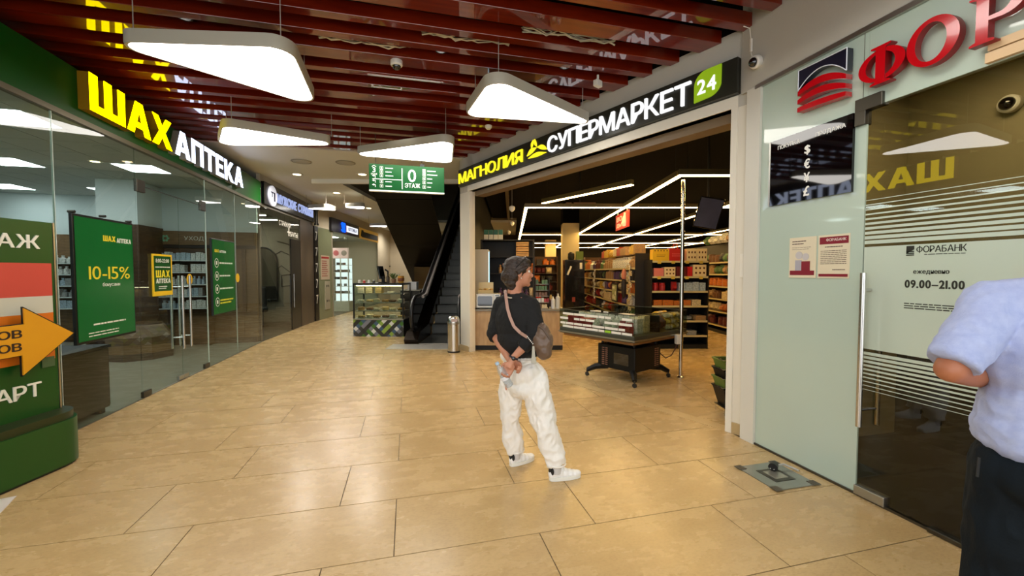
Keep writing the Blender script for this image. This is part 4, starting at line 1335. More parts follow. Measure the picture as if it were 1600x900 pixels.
# drum base with rounded ends (local x runs along the panel, its far end at x = 0)
def stadium(x0, x1, r, y0=0.0, n=10):
    pts = [(x1 + r * math.sin(PI * k / n), y0 - r * math.cos(PI * k / n)) for k in range(n + 1)]
    pts += [(x0 - r * math.sin(PI * k / n), y0 + r * math.cos(PI * k / n)) for k in range(n + 1)]
    return pts
MB().slab(stadium(-0.85, -0.16, 0.22, 0.03), 0.02, 0.37).build('drum_base', m_dg, t, True)
MB().slab(stadium(-0.85, -0.16, 0.20, 0.03), 0.37, 0.43).build('base_rim', M('directory_dark_rim', (30, 44, 14), 0.4), t, True)
MB().slab(stadium(-0.85, -0.16, 0.205, 0.03), 0.0, 0.02).build('base_foot', m_black, t)
box_part('panel', m_dg, t, -1.0, -0.02, 0.0, 0.06, 0.4, 1.95, bevel=0.004)
box_part('edge_strip', m_alu, t, -0.02, -0.008, -0.004, 0.064, 0.4, 1.95)
m_dw = M('directory_white_print', (232, 232, 220), 0.5)
letters(t, 'ЭТАЖ', m_dw, -0.62, 1.735, 0.5, 0.105, 0.0, 0.008, bold=0.012, gap=0.08)
for nm, c, z0, z1 in (('red_band', (206, 74, 62), 1.36, 1.62), ('white_band', (206, 206, 190), 1.225, 1.36), ('orange_band', (226, 118, 20), 0.85, 1.225)):
    o = box_part(nm, M('directory_' + nm, c, 0.45, var=(2.0, 0.3, tuple(int(v * 0.93) for v in c))), t, -0.98, -0.045, -0.006, 0.0, z0, z1)
    lines(o, m_dw, -0.9, z1 - 0.05, 0.55 if nm == 'orange_band' else 0.4, 5 if nm == 'orange_band' else (2 if nm == 'red_band' else 1), 0.045 if nm == 'orange_band' else 0.12, 0.014, -0.006, seed=len(nm))
ar = thing('arrow_sign', 'big yellow arrow with black outline pointing right, fixed on the floor directory', 'sign', (-2.79, 4.2, 0), DRZ)
ay = -0.075
ap_ = [(-0.9, 0.92), (-0.33, 0.93), (-0.33, 0.78), (0.03, 1.045), (-0.31, 1.28), (-0.31, 1.16), (-0.9, 1.15)]
MB().prism(inset(ap_, 1.045, (-0.35, 1.035)), ay, ay + 0.02).build('black_outline', m_black, ar)
MB().prism(ap_, ay - 0.008, ay + 0.002).build('yellow_face', M('arrow_amber', (222, 158, 14), 0.5, var=(3, 0.3, (208, 142, 10))), ar)
m_bk = M('arrow_print', (40, 20, 8), 0.6)
word(ar, 'ОВ', m_bk, -0.48, 1.062, 0.15, 0.062, ay - 0.008, 0.003, bold=0.02)
word(ar, 'ОВ', m_bk, -0.48, 0.965, 0.145, 0.062, ay - 0.008, 0.003, bold=0.02)
for xx in (-0.5, -0.2):
    MB().cyl((xx, ay + 0.015, 1.03), (xx, 0.002, 1.03), 0.012, seg=8).build('spacer', m_dsteel, ar)
letters(t, 'АРТ', m_dw, -0.45, 0.58, 0.3, 0.11, 0.0, 0.008, bold=0.01, gap=0.06)
box_part('price_plate', M('directory_plate', (70, 96, 64), 0.4), t, -0.14, -0.05, -0.008, 0.0, 0.79, 0.87)

# sheet of paper and the black foot of a stand at the bottom left corner
p = gp(40, 770)
t = thing('floor_sheet', 'white sheet lying on the floor at the bottom left corner', 'paper', (-2.72, 3.4, 0.001), 0.35)
box_part('sheet', M('floor_paper', (222, 214, 204), 0.6), t, -0.28, 0.13, -0.14, 0.12, 0.0, 0.002)
t = thing('stand_foot', 'black wheeled foot standing on the white floor sheet at left edge', 'stand', (-2.83, 3.47, 0.004), 0.4)
MB().tube([(-0.2, 0, 0.075), (-0.05, 0, 0.07), (0.02, 0, 0.05)], 0.02, 8).build('arm', m_black, t, True)
MB().cyl((0.02, -0.014, 0.028), (0.02, 0.014, 0.028), 0.028, seg=18).build('wheel', M('caster_rubber', (24, 24, 24), 0.5), t, True)
MB().cyl((0.02, -0.016, 0.028), (0.02, 0.016, 0.028), 0.012, seg=12).build('hub', m_alu, t, True)

# ---- escalators --------------------------------------------------------
ERZ = -YAW
e0 = cf(-2.0, 9.75)
es = thing('escalator', 'dark escalator with grooved steps rising beside the pillar', 'escalator', (e0.x, e0.y, 0), ERZ)
m_es = M('escalator_black', (16, 14, 14), 0.3, coat=0.3)
m_step = M('step_dark_steel', (92, 94, 90), 0.45, 0.4)
m_rail = M('handrail_rubber', (20, 18, 18), 0.35)
m_skirt = M('bronze_skirt', (44, 34, 26), 0.25, 0.7)
RISE, RUN, SW = 0.215, 0.375, 0.75
stepm = MB().box(0, SW, 0, RUN, -0.06, 0.0)
for k in range(18):
    stepm.box(0.02 + k * 0.04, 0.04 + k * 0.04, 0.0, RUN, 0.0, 0.008)
    stepm.box(0.02 + k * 0.04, 0.04 + k * 0.04, -0.006, 0.0, -RISE, 0.0)
stepm.box(0, SW, 0.0, 0.02, -RISE, 0.0)
stepm = stepm.mesh('step', m_step)
for k in range(21):
    o = link('step', stepm, es)
    o.location = (0, 0.15 + k * RUN, 0.02 + max(0, k) * RISE)
SL = RISE / RUN
def side(x0, x1, nm):
    L = 20 * RUN
    poly = [(-0.9, 0.0), (0.4, 0.0), (L + 0.8, (L) * SL - 0.35), (L + 0.8, L * SL + 0.28), (0.25, 0.3), (-0.7, 0.24), (-0.95, 0.1)]
    mb = MB()
    a = [mb.bm.verts.new((x0, p[0], p[1])) for p in poly]
    b = [mb.bm.verts.new((x1, p[0], p[1])) for p in poly]
    mb.bm.faces.new(a); mb.bm.faces.new(list(reversed(b)))
    for i in range(len(poly)):
        j = (i + 1) % len(poly)
        mb.bm.faces.new((a[i], b[i], b[j], a[j]))
    mb.build('skirt_panel', m_skirt, es)
    xm = (x0 + x1) / 2
    # glass balustrade and handrail loop
    bal = [(-0.75, 0.24), (0.25, 0.3), (L + 0.8, L * SL + 0.28), (L + 0.8, L * SL + 1.05), (0.3, 1.0), (-0.5, 0.97), (-0.8, 0.78), (-0.85, 0.5)]
    mb = MB()
    a = [mb.bm.verts.new((xm - 0.006, p[0], p[1])) for p in bal]
    b = [mb.bm.verts.new((xm + 0.006, p[0], p[1])) for p in bal]
    mb.bm.faces.new(a); mb.bm.faces.new(list(reversed(b)))
    for i in range(len(bal)):
        j = (i + 1) % len(bal)
        mb.bm.faces.new((a[i], b[i], b[j], a[j]))
    mb.build('balustrade_glass', GLASS('smoked_balustrade', (120, 112, 104), 1.2), es)
    pts = [(xm, L + 0.8, L * SL + 1.08), (xm, 0.3, 1.03), (xm, -0.1, 1.0), (xm, -0.5, 0.99), (xm, -0.75, 0.9), (xm, -0.87, 0.7), (xm, -0.88, 0.5), (xm, -0.75, 0.33), (xm, -0.5, 0.3)]
    h = MB().tube(pts, 0.045, 10).build('handrail', m_rail, es, True)
    h2 = [(xm + (0.085 if x0 < 0 else -0.085), p[1], p[2] - 0.02) for p in pts[:3]]
    MB().tube(h2, 0.04, 8).build('rail_trim', M('rail_steel', (176, 166, 158), 0.3, 0.4), h, True)
side(-0.32, -0.02, 'left')
side(0.77, 0.94, 'right')
box_part('comb_plate', m_alu, es, 0.0, 0.75, -0.9, 0.14, 0.0, 0.018)
t0 = cf(-2.55, 8.22)
t = thing('landing_plate', 'pale metal landing plate on the floor at the escalator foot', 'plate', (t0.x, t0.y, 0.0), ERZ)
m_lp = M('landing_metal', (196, 190, 180), 0.35, 0.4)
for i in range(2):
    box_part('plate', m_lp, t, -0.0, 1.42, 0.02 + 0.28 * i, 0.295 + 0.28 * i, 0.001, 0.008)
# the flight going down the other way, seen from below
u0 = cf(-4.22, 12.95)
t = thing('escalator_underside', 'dark brown sloping underside of the second escalator above the kiosk', 'escalator', (u0.x, u0.y, 0), ERZ)
m_und = M('bronze_cladding', (10, 6, 3), 0.3, 0.0, spec=0.12)
ang30 = math.tan(math.radians(30))
for i in range(7):
    w0, w1 = -1.2 + i * 1.12, -1.2 + (i + 1) * 1.12 - 0.015
    mb = MB()
    def zz(w_): return 3.75 - w_ * ang30
    vs = []
    for (x_, w_, dz) in ((0, w0, 0), (1.75, w0, 0), (1.75, w1, 0), (0, w1, 0), (0, w0, 0.04), (1.75, w0, 0.04), (1.75, w1, 0.04), (0, w1, 0.04)):
        vs.append(mb.bm.verts.new((x_, w_, max(0.0, zz(w_) + dz))))
    for f in ((3, 2, 1, 0), (4, 5, 6, 7), (0, 1, 5, 4), (1, 2, 6, 5), (2, 3, 7, 6), (3, 0, 4, 7)):
        mb.bm.faces.new([vs[k] for k in f])
    mb.build('soffit_panel', m_und, t)
mb = MB()
a = [mb.bm.verts.new((0.0, w_, z_)) for w_, z_ in ((-1.2, 3.75 + 1.2 * ang30 + 0.05), (6.4, 0.08), (6.4, 1.2), (-1.2, 3.75 + 1.2 * ang30 + 1.2))]
b = [mb.bm.verts.new((0.05, v.co.y, v.co.z)) for v in a]
mb.bm.faces.new(a); mb.bm.faces.new(list(reversed(b)))
for i in range(4):
    mb.bm.faces.new((a[i], b[i], b[(i + 1) % 4], a[(i + 1) % 4]))
mb.build('side_cladding', M('brown_cladding_dark', (16, 10, 6), 0.4), t)
box_part('bronze_wall', M('bronze_mirror', (96, 70, 34), 0.25, 0.8, var=(2, 0.3, (54, 38, 18))), t, 0.35, 1.7, 3.4, 3.45, 0.2, 1.75)
box_part('end_wall', m_void, t, 0.05, 1.75, 5.0, 5.05, 0.0, 1.2)

# ---- pastry kiosk --------------------------------------------------------
k0 = cf(-3.83, 9.92)
KW, KD = 1.23, 0.62
t = thing('pastry_case', 'glass pastry display case with plaid green, grey and blue base', 'display case', (k0.x, k0.y, 0), -math.radians(17))
# plaid base: woven diamonds, each a tile
box_part('plinth', M('kiosk_dark', (30, 28, 26), 0.5), t, 0.0, KW, 0.004, KD, 0.0, 0.4)
pal = [(148, 176, 70), (44, 44, 40), (226, 228, 224), (128, 130, 142), (70, 120, 40), (66, 92, 120), (58, 58, 54), (104, 98, 100)]
pm = [M('plaid_%d' % i, c, 0.45) for i, c in enumerate(pal)]
rr = random.Random(3)
S = 0.125
stripe_a = [0, 6, 2, 1, 4, 3, 1, 5, 0, 6, 2, 1, 4, 3, 1, 5]
stripe_b = [3, 1, 4, 2, 6, 0, 1, 5, 3, 1, 4, 2, 6, 0, 1, 5]
for i in range(-1, 14):
    for j in range(-6, 14):
        cx, cz = (i + j) * S / 2 * 1.0, (i - j) * S / 2 * 1.0
        dia = [(cx - S / 2, cz), (cx, cz - S / 2), (cx + S / 2, cz), (cx, cz + S / 2)]
        for p_, n_ in ((Vector((0, 0)), Vector((1, 0))), (Vector((KW, 0)), Vector((-1, 0))), (Vector((0, 0.0)), Vector((0, 1))), (Vector((0, 0.4)), Vector((0, -1)))):
            if dia: dia = clip(dia, p_, n_)
        if len(dia) >= 3:
            a_, b_ = stripe_a[i % 16], stripe_b[j % 16]
            pick = a_ if (i + j) % 2 else b_
            if a_ == 1 and b_ == 1: pick = 1
            elif a_ == 1 or b_ == 1: pick = 6 if (i + j) % 2 else pick
            MB().prism(dia, -0.002, 0.004).build('plaid_tile', pm[pick], t)
m_kf = M('case_black_frame', (20, 18, 16), 0.35)
fr_ = MB()
for xx in (0.0, KW - 0.03):
    for yy in (0.0, KD - 0.03):
        fr_.box(xx, xx + 0.03, yy, yy + 0.03, 0.4, 1.27)
for yy in (0.0, KD - 0.03):
    fr_.box(0, KW, yy, yy + 0.03, 1.24, 1.27)
for xx in (0.0, KW - 0.03):
    fr_.box(xx, xx + 0.03, 0, KD, 1.24, 1.27)
fr_.build('frame', m_kf, t)
box_part('ledge', m_alu, t, 0.0, KW, -0.006, KD, 0.4, 0.43)
MB().box(0.03, KW - 0.03, 0.008, 0.014, 0.43, 1.24).build('front_glass', m_glass, t)
MB().box(0.0, KW, 0.0, KD, 1.27, 1.285).build('top_shelf', m_kf, t)
for zz_ in (0.6, 0.8, 1.02):
    sh = box_part('shelf', M('shelf_steel', (150, 146, 136), 0.35, 0.5), t, 0.03, KW - 0.03, 0.06, KD - 0.05, zz_, zz_ + 0.012)
    box_part('added_shelf_lamp', EM('case_lamp', (255, 232, 190), 12.0), sh, 0.05, KW - 0.05, 0.2, 0.225, zz_ - 0.006, zz_)  # strip added out of sight under the shelf to brighten the pastries
m_klamp = EM('case_lamp', (255, 232, 190), 12.0)
box_part('case_lamp', m_klamp, t, 0.06, KW - 0.06, 0.05, 0.075, 1.215, 1.235)
kt = t
def kloc(x, y, z):
    a = -math.radians(17)
    return (k0.x + x * math.cos(a) - y * math.sin(a), k0.y + x * math.sin(a) + y * math.cos(a), z)
m_bake = [M('pastry_%d' % i, c, 0.6, var=(18, 0.3, tuple(int(v * 0.75) for v in c))) for i, c in enumerate([(224, 190, 120), (236, 216, 168), (196, 148, 78), (120, 78, 40), (232, 222, 196)])]
tray_m = MB().box(-0.085, 0.085, -0.06, 0.06, 0.0, 0.008).mesh('tray', M('pastry_tray', (228, 220, 200), 0.5))
bun = MB()
for dx in (-0.05, 0.0, 0.05):
    for dy in (-0.03, 0.03):
        bun.ball((dx, dy, 0.036), (0.031, 0.034, 0.032), 8)
bunm = bun.mesh('buns', m_bake[0], True)
cakem = MB().lathe([(0.01, 0.008), (0.08, 0.008), (0.082, 0.075), (0.07, 0.085), (0.01, 0.088)], seg=18).mesh('cake', m_bake[1], True)
i = 0
for lev, zz_ in enumerate((0.432, 0.614, 0.814)):
    for kx in range(6):
        x_ = 0.13 + kx * 0.195
        y_ = 0.17 + 0.06 * (kx % 2)
        kind = (kx + lev) % 3
        t = thing('pastry_plate' if kind != 1 else 'cake_plate', ('plate of %s buns' if kind != 1 else 'round %s cake') % ('golden', 'cream', 'brown', 'chocolate', 'pale')[(kx + 2 * lev) % 5] + ' on the %s level of the pastry case' % ('bottom', 'middle', 'upper')[lev], 'pastry', kloc(x_, y_, zz_), -0.3, 'pastries in the display case')
        link('tray', tray_m, t)
        o = link('cake' if kind == 1 else 'buns', cakem if kind == 1 else bunm, t)
        o.material_slots[0].link = 'OBJECT'
        o.material_slots[0].material = m_bake[(kx + 2 * lev) % 5]
for x_, c, lb in ((0.12, 4, 'stack of pale cake boxes left on the top shelf of the pastry case'), (0.32, 1, 'stack of cream cake boxes second on the top shelf of the pastry case'), (0.56, 0, 'stack of golden cake boxes in the middle of the pastry case top shelf'), (0.86, 4, 'low pale cake box right on the top shelf of the pastry case')):
    t = thing('cake_box', lb, 'box', kloc(x_, 0.25, 1.033), -0.3, 'cake boxes in the display case')
    for q_ in range(3 if x_ < 0.8 else 1):
        b_ = box_part('box', m_bake[c], t, -0.08, 0.08, -0.07, 0.07, q_ * 0.05, q_ * 0.05 + 0.046, bevel=0.004)
# things on top of the case
def pot(name, label, x, y, r, h, col, cat):
    t = thing(name, label, cat, kloc(x, y, 1.286), 0)
    MB().lathe([(r * 0.8, 0), (r, h), (r * 0.92, h), (r * 0.75, 0.01)], seg=20).build('body', M(name + '_body', col, 0.5), t, True)
    return t
t = pot('yellow_bucket', 'yellow patterned bucket at the right end on top of the pastry case', 1.1, 0.25, 0.075, 0.17, (196, 140, 40), 'bucket')
MB().lathe([(0.077, 0.05), (0.079, 0.06), (0.079, 0.11), (0.077, 0.12)], seg=20).build('pattern_band', M('bucket_band', (120, 60, 20), 0.5), t, True)
t = pot('plant_pot', 'small potted plant on top of the pastry case beside the bucket', 0.9, 0.3, 0.06, 0.1, (150, 110, 80), 'plant')
for k in range(16):
    a = k * 2.4
    lv = MB()
    l = 0.1 + 0.04 * (k % 3)
    pts = [(0.02 * math.cos(a), 0.02 * math.sin(a), 0.09), (l * 0.5 * math.cos(a), l * 0.5 * math.sin(a), 0.17 + 0.02 * (k % 4)), (l * math.cos(a), l * math.sin(a), 0.18 + 0.015 * (k % 5))]
    lv.tube(pts, [0.004, 0.012, 0.002], 5)
    lv.build('leaf', M('leaf_olive', (86, 98, 48), 0.5), t, True)
t = thing('card_terminal', 'black touch screen till standing on top of the pastry case', 'till', kloc(0.62, 0.35, 1.286), -0.4)
MB().box(-0.03, 0.03, -0.03, 0.03, 0.0, 0.16).build('stem', m_black, t)
MB().box(-0.015, 0.015, -0.14, 0.14, 0.1, 0.42, Matrix.Rotation(-0.2, 4, 'Y')).build('screen', m_dome, t, bevel=0.005)
box_part('base', m_black, t, -0.09, 0.09, -0.08, 0.08, 0.0, 0.02)
t = thing('bottle', 'dark pump bottle leaning on top of the pastry case', 'bottle', kloc(0.75, 0.32, 1.286))
MB().lathe([(0.035, 0), (0.038, 0.14), (0.015, 0.19), (0.012, 0.22)], seg=16).build('body', M('bottle_amber', (54, 40, 20), 0.2), t, True)
MB().tube([(0, 0, 0.2), (0, 0, 0.28), (-0.07, 0, 0.33)], 0.02, 8).build('pump', m_black, t, True)
for k, (x_, c) in enumerate(((0.1, (214, 206, 190)), (0.22, (196, 60, 50)), (0.34, (230, 226, 214)), (0.46, (60, 56, 50)))):
    t = thing('sauce_jar', '%s jar on top of the pastry case' % ('cream', 'red', 'white', 'dark')[k], 'jar', kloc(x_, 0.15, 1.286), 0, 'jars on the pastry case')
    MB().lathe([(0.03, 0), (0.032, 0.05), (0.026, 0.06)], seg=14).build('body', M('jar_%d' % k, c, 0.35), t, True)
    MB().lathe([(0.028, 0.06), (0.028, 0.075)], seg=14).build('lid', m_wp, t, True)
b0 = cf(-2.5, 10.5)
t = thing('back_counter', 'dark counter with a glass front between the pastry case and the escalator', 'counter', (b0.x, b0.y, 0), -math.radians(17))
box_part('body', m_kf, t, -0.35, 0.15, 0.0, 0.6, 0.0, 1.08)
box_part('top', m_alu, t, -0.37, 0.17, -0.02, 0.62, 1.08, 1.1)
t = thing('paper_box', 'grey white box standing on the dark counter left of the escalator', 'box', (b0.x, b0.y + 0.2, 1.1), -0.3)
box_part('body', M('grey_card', (176, 176, 176), 0.6), t, -0.13, 0.1, -0.1, 0.1, 0.0, 0.2, bevel=0.004)

# ---- waste bin ------------------------------------------------------------
p = gp(709, 550)
t = thing('waste_bin', 'stainless steel bin with domed lid standing beside the white pillar', 'bin', (p.x, p.y, 0))
MB().lathe([(0.118, 0.02), (0.118, 0.56), (0.1, 0.56)], seg=32).build('body', m_steel, t, True)
MB().lathe([(0.12, 0.0), (0.121, 0.03), (0.1, 0.03)], seg=32).build('foot_ring', m_black, t, True)
MB().lathe([(0.121, 0.545), (0.123, 0.57), (0.121, 0.59)], seg=32).build('collar', m_alu, t, True)
lid = MB().lathe([(0.119, 0.59), (0.116, 0.63), (0.1, 0.675), (0.07, 0.702), (0.03, 0.714), (0.001, 0.716)], seg=32).build('domed_lid', m_steel, t, True)
MB().box(-0.06, 0.06, -0.123, -0.085, 0.6, 0.66).build('flap', M('bin_flap', (168, 150, 142), 0.3, 0.7), lid)

# ---- floor outlet in front of the bank --------------------------------------
t = thing('floor_outlet', 'square metal floor outlet cover with taped corners before the bank', 'outlet', (2.7, 2.5, 0.0), 0.0)
m_clr = M('outlet_plate', (150, 152, 140), 0.15, 0.6)
box_part('plate', m_clr, t, -0.185, 0.185, -0.185, 0.185, 0.0005, 0.008, bevel=0.002)
box_part('frame', m_dsteel, t, -0.09, 0.09, -0.09, 0.09, 0.008, 0.011)
box_part('hatch', M('outlet_hatch', (164, 160, 144), 0.25, 0.6), t, -0.06, 0.06, -0.06, 0.06, 0.011, 0.013)
for sx, sy in ((-1, -1), (1, -1), (-1, 1), (1, 1)):
    box_part('corner_tape', M('dark_tape', (74, 66, 52), 0.5), t, sx * 0.168 - 0.032, sx * 0.168 + 0.032, sy * 0.165 - 0.032, sy * 0.165 + 0.032, 0.008, 0.0105)
t = thing('power_plug', 'black power plug with a grey lead lying on the floor outlet', 'plug', (2.76, 2.57, 0.009), 0.6)
MB().tube([(-0.05, 0, 0.035), (0.0, 0, 0.04), (0.05, 0, 0.03)], [0.032, 0.03, 0.02], 12).build('body', M('plug_black', (14, 14, 14), 0.35), t, True)
MB().tube([(0.03, -0.02, 0.03), (0.08, -0.05, 0.03), (0.1, -0.12, 0.01), (0.09, -0.15, 0.006)], 0.008, 8).build('lead', M('lead_grey', (180, 176, 166), 0.4), t, True)
MB().cyl((-0.05, 0.012, 0.035), (-0.085, 0.012, 0.035), 0.004, seg=6).cyl((-0.05, -0.012, 0.035), (-0.085, -0.012, 0.035), 0.004, seg=6).build('pins', m_steel, t)

# ---- behind the pharmacy glass ------------------------------------------------
t = thing('low_cabinet', 'low dark brown cabinet behind the pharmacy glass under the big poster', 'cabinet', (-3.24, 3.4, 0), LRZ)
m_cab = M('cabinet_wenge', (26, 18, 12), 0.5)
box_part('body', m_cab, t, 0.0, 2.12, 0.0, 0.42, 0.06, 0.72)
box_part('worktop', m_cab, t, -0.02, 2.14, -0.02, 0.44, 0.72, 0.75)
for k in range(2):
    box_part('door', M('cabinet_door', (32, 22, 15), 0.4), t, 0.01 + 1.06 * k, 1.05 + 1.06 * k, -0.012, 0.0, 0.08, 0.71)
for xx in (0.05, 2.05):
    box_part('foot', m_black, t, xx - 0.03, xx + 0.03, 0.02, 0.4, 0.0, 0.06)
t = thing('wood_counter', 'octagonal wooden pharmacy counter base on a dark plinth behind the glass doors', 'counter', (-4.75, 8.95, 0), 0.4)
def ngon(r, n=8, a0=0.39):
    return [(r * math.cos(a0 + 2 * PI * k / n), r * math.sin(a0 + 2 * PI * k / n)) for k in range(n)]
MB().slab(ngon(0.5), 0.0, 0.12).build('plinth', M('dark_skirting', (44, 30, 18), 0.5), t)
for k in range(8):
    a_, b_ = ngon(0.48)[k], ngon(0.48)[(k + 1) % 8]
    a2, b2 = ngon(0.34)[k], ngon(0.34)[(k + 1) % 8]
    mb = MB()
    vs = [mb.bm.verts.new(v) for v in ((a_[0], a_[1], 0.12), (b_[0], b_[1], 0.12), (b_[0], b_[1], 0.4), (a_[0], a_[1], 0.4), (a2[0], a2[1], 0.6), (b2[0], b2[1], 0.6))]
    mb.bm.faces.new((vs[0], vs[1], vs[2], vs[3])); mb.bm.faces.new((vs[3], vs[2], vs[5], vs[4]))
    mb.build('panel', m_wood, t)
MB().slab(ngon(0.34), 0.57, 0.62).build('top', m_wood_d, t)

# wall shelving with goods
PACKS = {}
def pack_mesh(kind):
    if kind in PACKS: return PACKS[kind]
    mb = MB()
    m0 = M('pack_default', (220, 220, 220), 0.5)
    if kind == 'box':
        mb.box(-0.5, 0.5, -0.5, 0.5, 0, 1)
        me = mb.mesh('pack_box', m0)
    elif kind == 'bottle':
        mb.lathe([(0.42, 0), (0.48, 0.04), (0.48, 0.62), (0.2, 0.78), (0.2, 0.84), (0.24, 0.85), (0.24, 1.0)], seg=10)
        me = mb.mesh('pack_bottle', m0, True)
    elif kind == 'jar':
        mb.lathe([(0.45, 0), (0.5, 0.05), (0.5, 0.7), (0.44, 0.76), (0.46, 0.78), (0.46, 0.98), (0.4, 1.0)], seg=10)
        me = mb.mesh('pack_jar', m0, True)
    else:                                   # pouch: pillow with crimped top and bottom
        ring = []
        for z_, hw, hd in ((0, 0.48, 0.05), (0.06, 0.5, 0.12), (0.3, 0.47, 0.42), (0.6, 0.47, 0.42), (0.9, 0.5, 0.12), (1.0, 0.5, 0.04)):
            ring.append([mb.bm.verts.new((hw * sx_, hd * sy_, z_)) for sx_, sy_ in ((-1, 0), (-0.6, -0.9), (0.6, -0.9), (1, 0), (0.6, 0.9), (-0.6, 0.9))])
        for a_, b_ in zip(ring, ring[1:]):
            for q_ in range(6):
                mb.bm.faces.new((a_[q_], a_[(q_ + 1) % 6], b_[(q_ + 1) % 6], b_[q_]))
        mb.bm.faces.new(list(reversed(ring[0]))); mb.bm.faces.new(ring[-1])
        me = mb.mesh('pack_pouch', m0, True)
    PACKS[kind] = me
    return me
COLS = {'white': (228, 228, 222), 'pale blue': (176, 196, 212), 'grey': (150, 152, 152), 'green': (70, 116, 54), 'red': (186, 24, 26), 'yellow': (224, 180, 40), 'orange': (210, 110, 30), 'brown': (110, 66, 34),
        'cream': (226, 206, 160), 'black': (24, 22, 22), 'purple': (84, 56, 104), 'pink': (212, 120, 112), 'teal': (30, 110, 96), 'tan': (176, 134, 82), 'maroon': (92, 20, 24), 'blue': (44, 70, 130)}
PM = {}
def packmat(c):
    if c not in PM:
        v = COLS[c]
        PM[c] = M('pack_' + c.replace(' ', '_'), v, 0.4, var=(9.0, 0.08, tuple(int(q_ * 0.6 + 40) for q_ in v)))
    return PM[c]
NAMES = {'box': 'carton', 'bottle': 'bottle', 'jar': 'jar', 'pouch': 'packet'}
ORD = ('bottom', 'second', 'third', 'fourth', 'fifth', 'sixth', 'seventh')
def goods(base, rz, x0, x1, y, z, h, wd, dp, cols, kinds, where, group, rnd, fill=0.96, jit=0.15, step_gap=0.006):
    """row of separate packs standing on a shelf; local x along the shelf"""
    ca, sa = math.cos(rz), math.sin(rz)
    x = x0
    run_c, run_k, left = None, None, 0
    while x < x1 - wd * 0.7:
        if left <= 0:
            run_c, run_k, left = rnd.choice(cols), rnd.choice(kinds), rnd.randint(1, 4)
        left -= 1
        w_ = wd * rnd.uniform(1 - jit, 1 + jit)
        hh = h * rnd.uniform(0.78, 1.0)
        if rnd.random() < fill:
            o = bpy.data.objects.new(NAMES[run_k], pack_mesh(run_k))
            COL.objects.link(o)
            xx = x + w_ / 2
            yy = y + dp / 2
            o.location = (base[0] + xx * ca - yy * sa, base[1] + xx * sa + yy * ca, z)
            o.rotation_euler = (0, 0, rz + rnd.uniform(-0.05, 0.05))
            o.scale = (w_ * 0.95, dp, hh)
            o.material_slots[0].link = 'OBJECT'
            o.material_slots[0].material = packmat(run_c)
            tag(o, '%s %s on the %s' % (run_c, NAMES[run_k], where), NAMES[run_k], group)
        x += w_ + step_gap

def shelf_unit(name, label, base, rz, L, depth, levels, mat_back, mat_shelf, H_, cat='shelf', tag_mat=None, sides=True, back=True, kick=None):
    t = thing(name, label, cat, (base[0], base[1], 0), rz)
    if back: box_part('back_panel', mat_back, t, 0, L, depth - 0.02, depth, 0.0, H_)
    if sides:
        box_part('side_panel', mat_back, t, -0.02, 0.0, 0.0, depth, 0.0, H_)
        box_part('side_panel', mat_back, t, L, L + 0.02, 0.0, depth, 0.0, H_)
    for z_ in levels:
        s_ = box_part('shelf', mat_shelf, t, 0.0, L, 0.0, depth - 0.02, z_ - 0.02, z_)
        if tag_mat:
            box_part('price_rail', tag_mat, s_, 0.0, L, -0.008, 0.0, z_ - 0.03, z_ + 0.008)
    if kick: box_part('kick_plate', kick, t, 0.0, L, 0.02, depth, 0.0, 0.08)
    return t
m_wsh = M('white_glass_shelf', (214, 220, 220), 0.3)
rnd = random.Random(11)
pcols = ['white', 'white', 'white', 'pale blue', 'grey', 'white', 'green', 'pale blue']
b1 = (-4.95, 9.95)
shelf_unit('wall_shelves', 'pharmacy wall shelves full of white boxes under the word on the oak band', b1, 0, 0.86, 0.28, (0.8, 1.05, 1.3, 1.55, 1.8), m_wood_d, m_wsh, 2.05)
for i, z_ in enumerate((0.8, 1.05, 1.3, 1.55, 1.8)):
    goods(b1, 0, 0.02, 0.84, 0.02, z_ + 0.001, 0.17, 0.085, 0.12, pcols, ['box', 'box', 'bottle'], '%s pharmacy shelf under the oak band' % ORD[i], 'pharmacy boxes under the oak band', rnd)
b2 = (-5.66, 9.12)
shelf_unit('wall_shelves', 'narrow pharmacy shelves on the walnut column behind the small poster', b2, 0, 0.4, 0.28, (0.85, 1.1, 1.35, 1.6, 1.85), m_wood_d, m_wsh, 2.05)
for i, z_ in enumerate((0.85, 1.1, 1.35, 1.6, 1.85)):
    goods(b2, 0, 0.02, 0.39, 0.02, z_ + 0.001, 0.16, 0.1, 0.12, pcols + ['green', 'yellow'], ['box', 'box', 'bottle'], '%s shelf on the walnut column' % ORD[i], 'pharmacy boxes on the walnut column', rnd)
b3 = (-9.2, 11.2)
shelf_unit('wall_shelves', 'long oak pharmacy shelves at the back between the directory and the poster', b3, 0, 3.4, 0.35, (0.75, 1.0, 1.25, 1.5, 1.75), m_wood, m_wsh, 2.4)
for i, z_ in enumerate((0.75, 1.0, 1.25, 1.5, 1.75)):
    goods(b3, 0, 0.05, 3.35, 0.02, z_ + 0.001, 0.18, 0.11, 0.12, ['white', 'white', 'pale blue', 'grey'], ['bottle', 'bottle', 'box'], '%s shelf of the long oak shelves' % ORD[i], 'white bottles on the long oak shelves', rnd)
t = thing('shelf_header', 'oak band with the word УХОД and a green flower mark in the pharmacy', 'sign', (-5.0, 10.2, 2.13), 0)
box_part('band', m_wood, t, 0.0, 1.75, 0.0, 0.03, 0.0, 0.27)
word(t, 'УХОД', m_pale, 0.42, 0.08, 0.36, 0.1, 0.0, 0.006, bold=0.0)
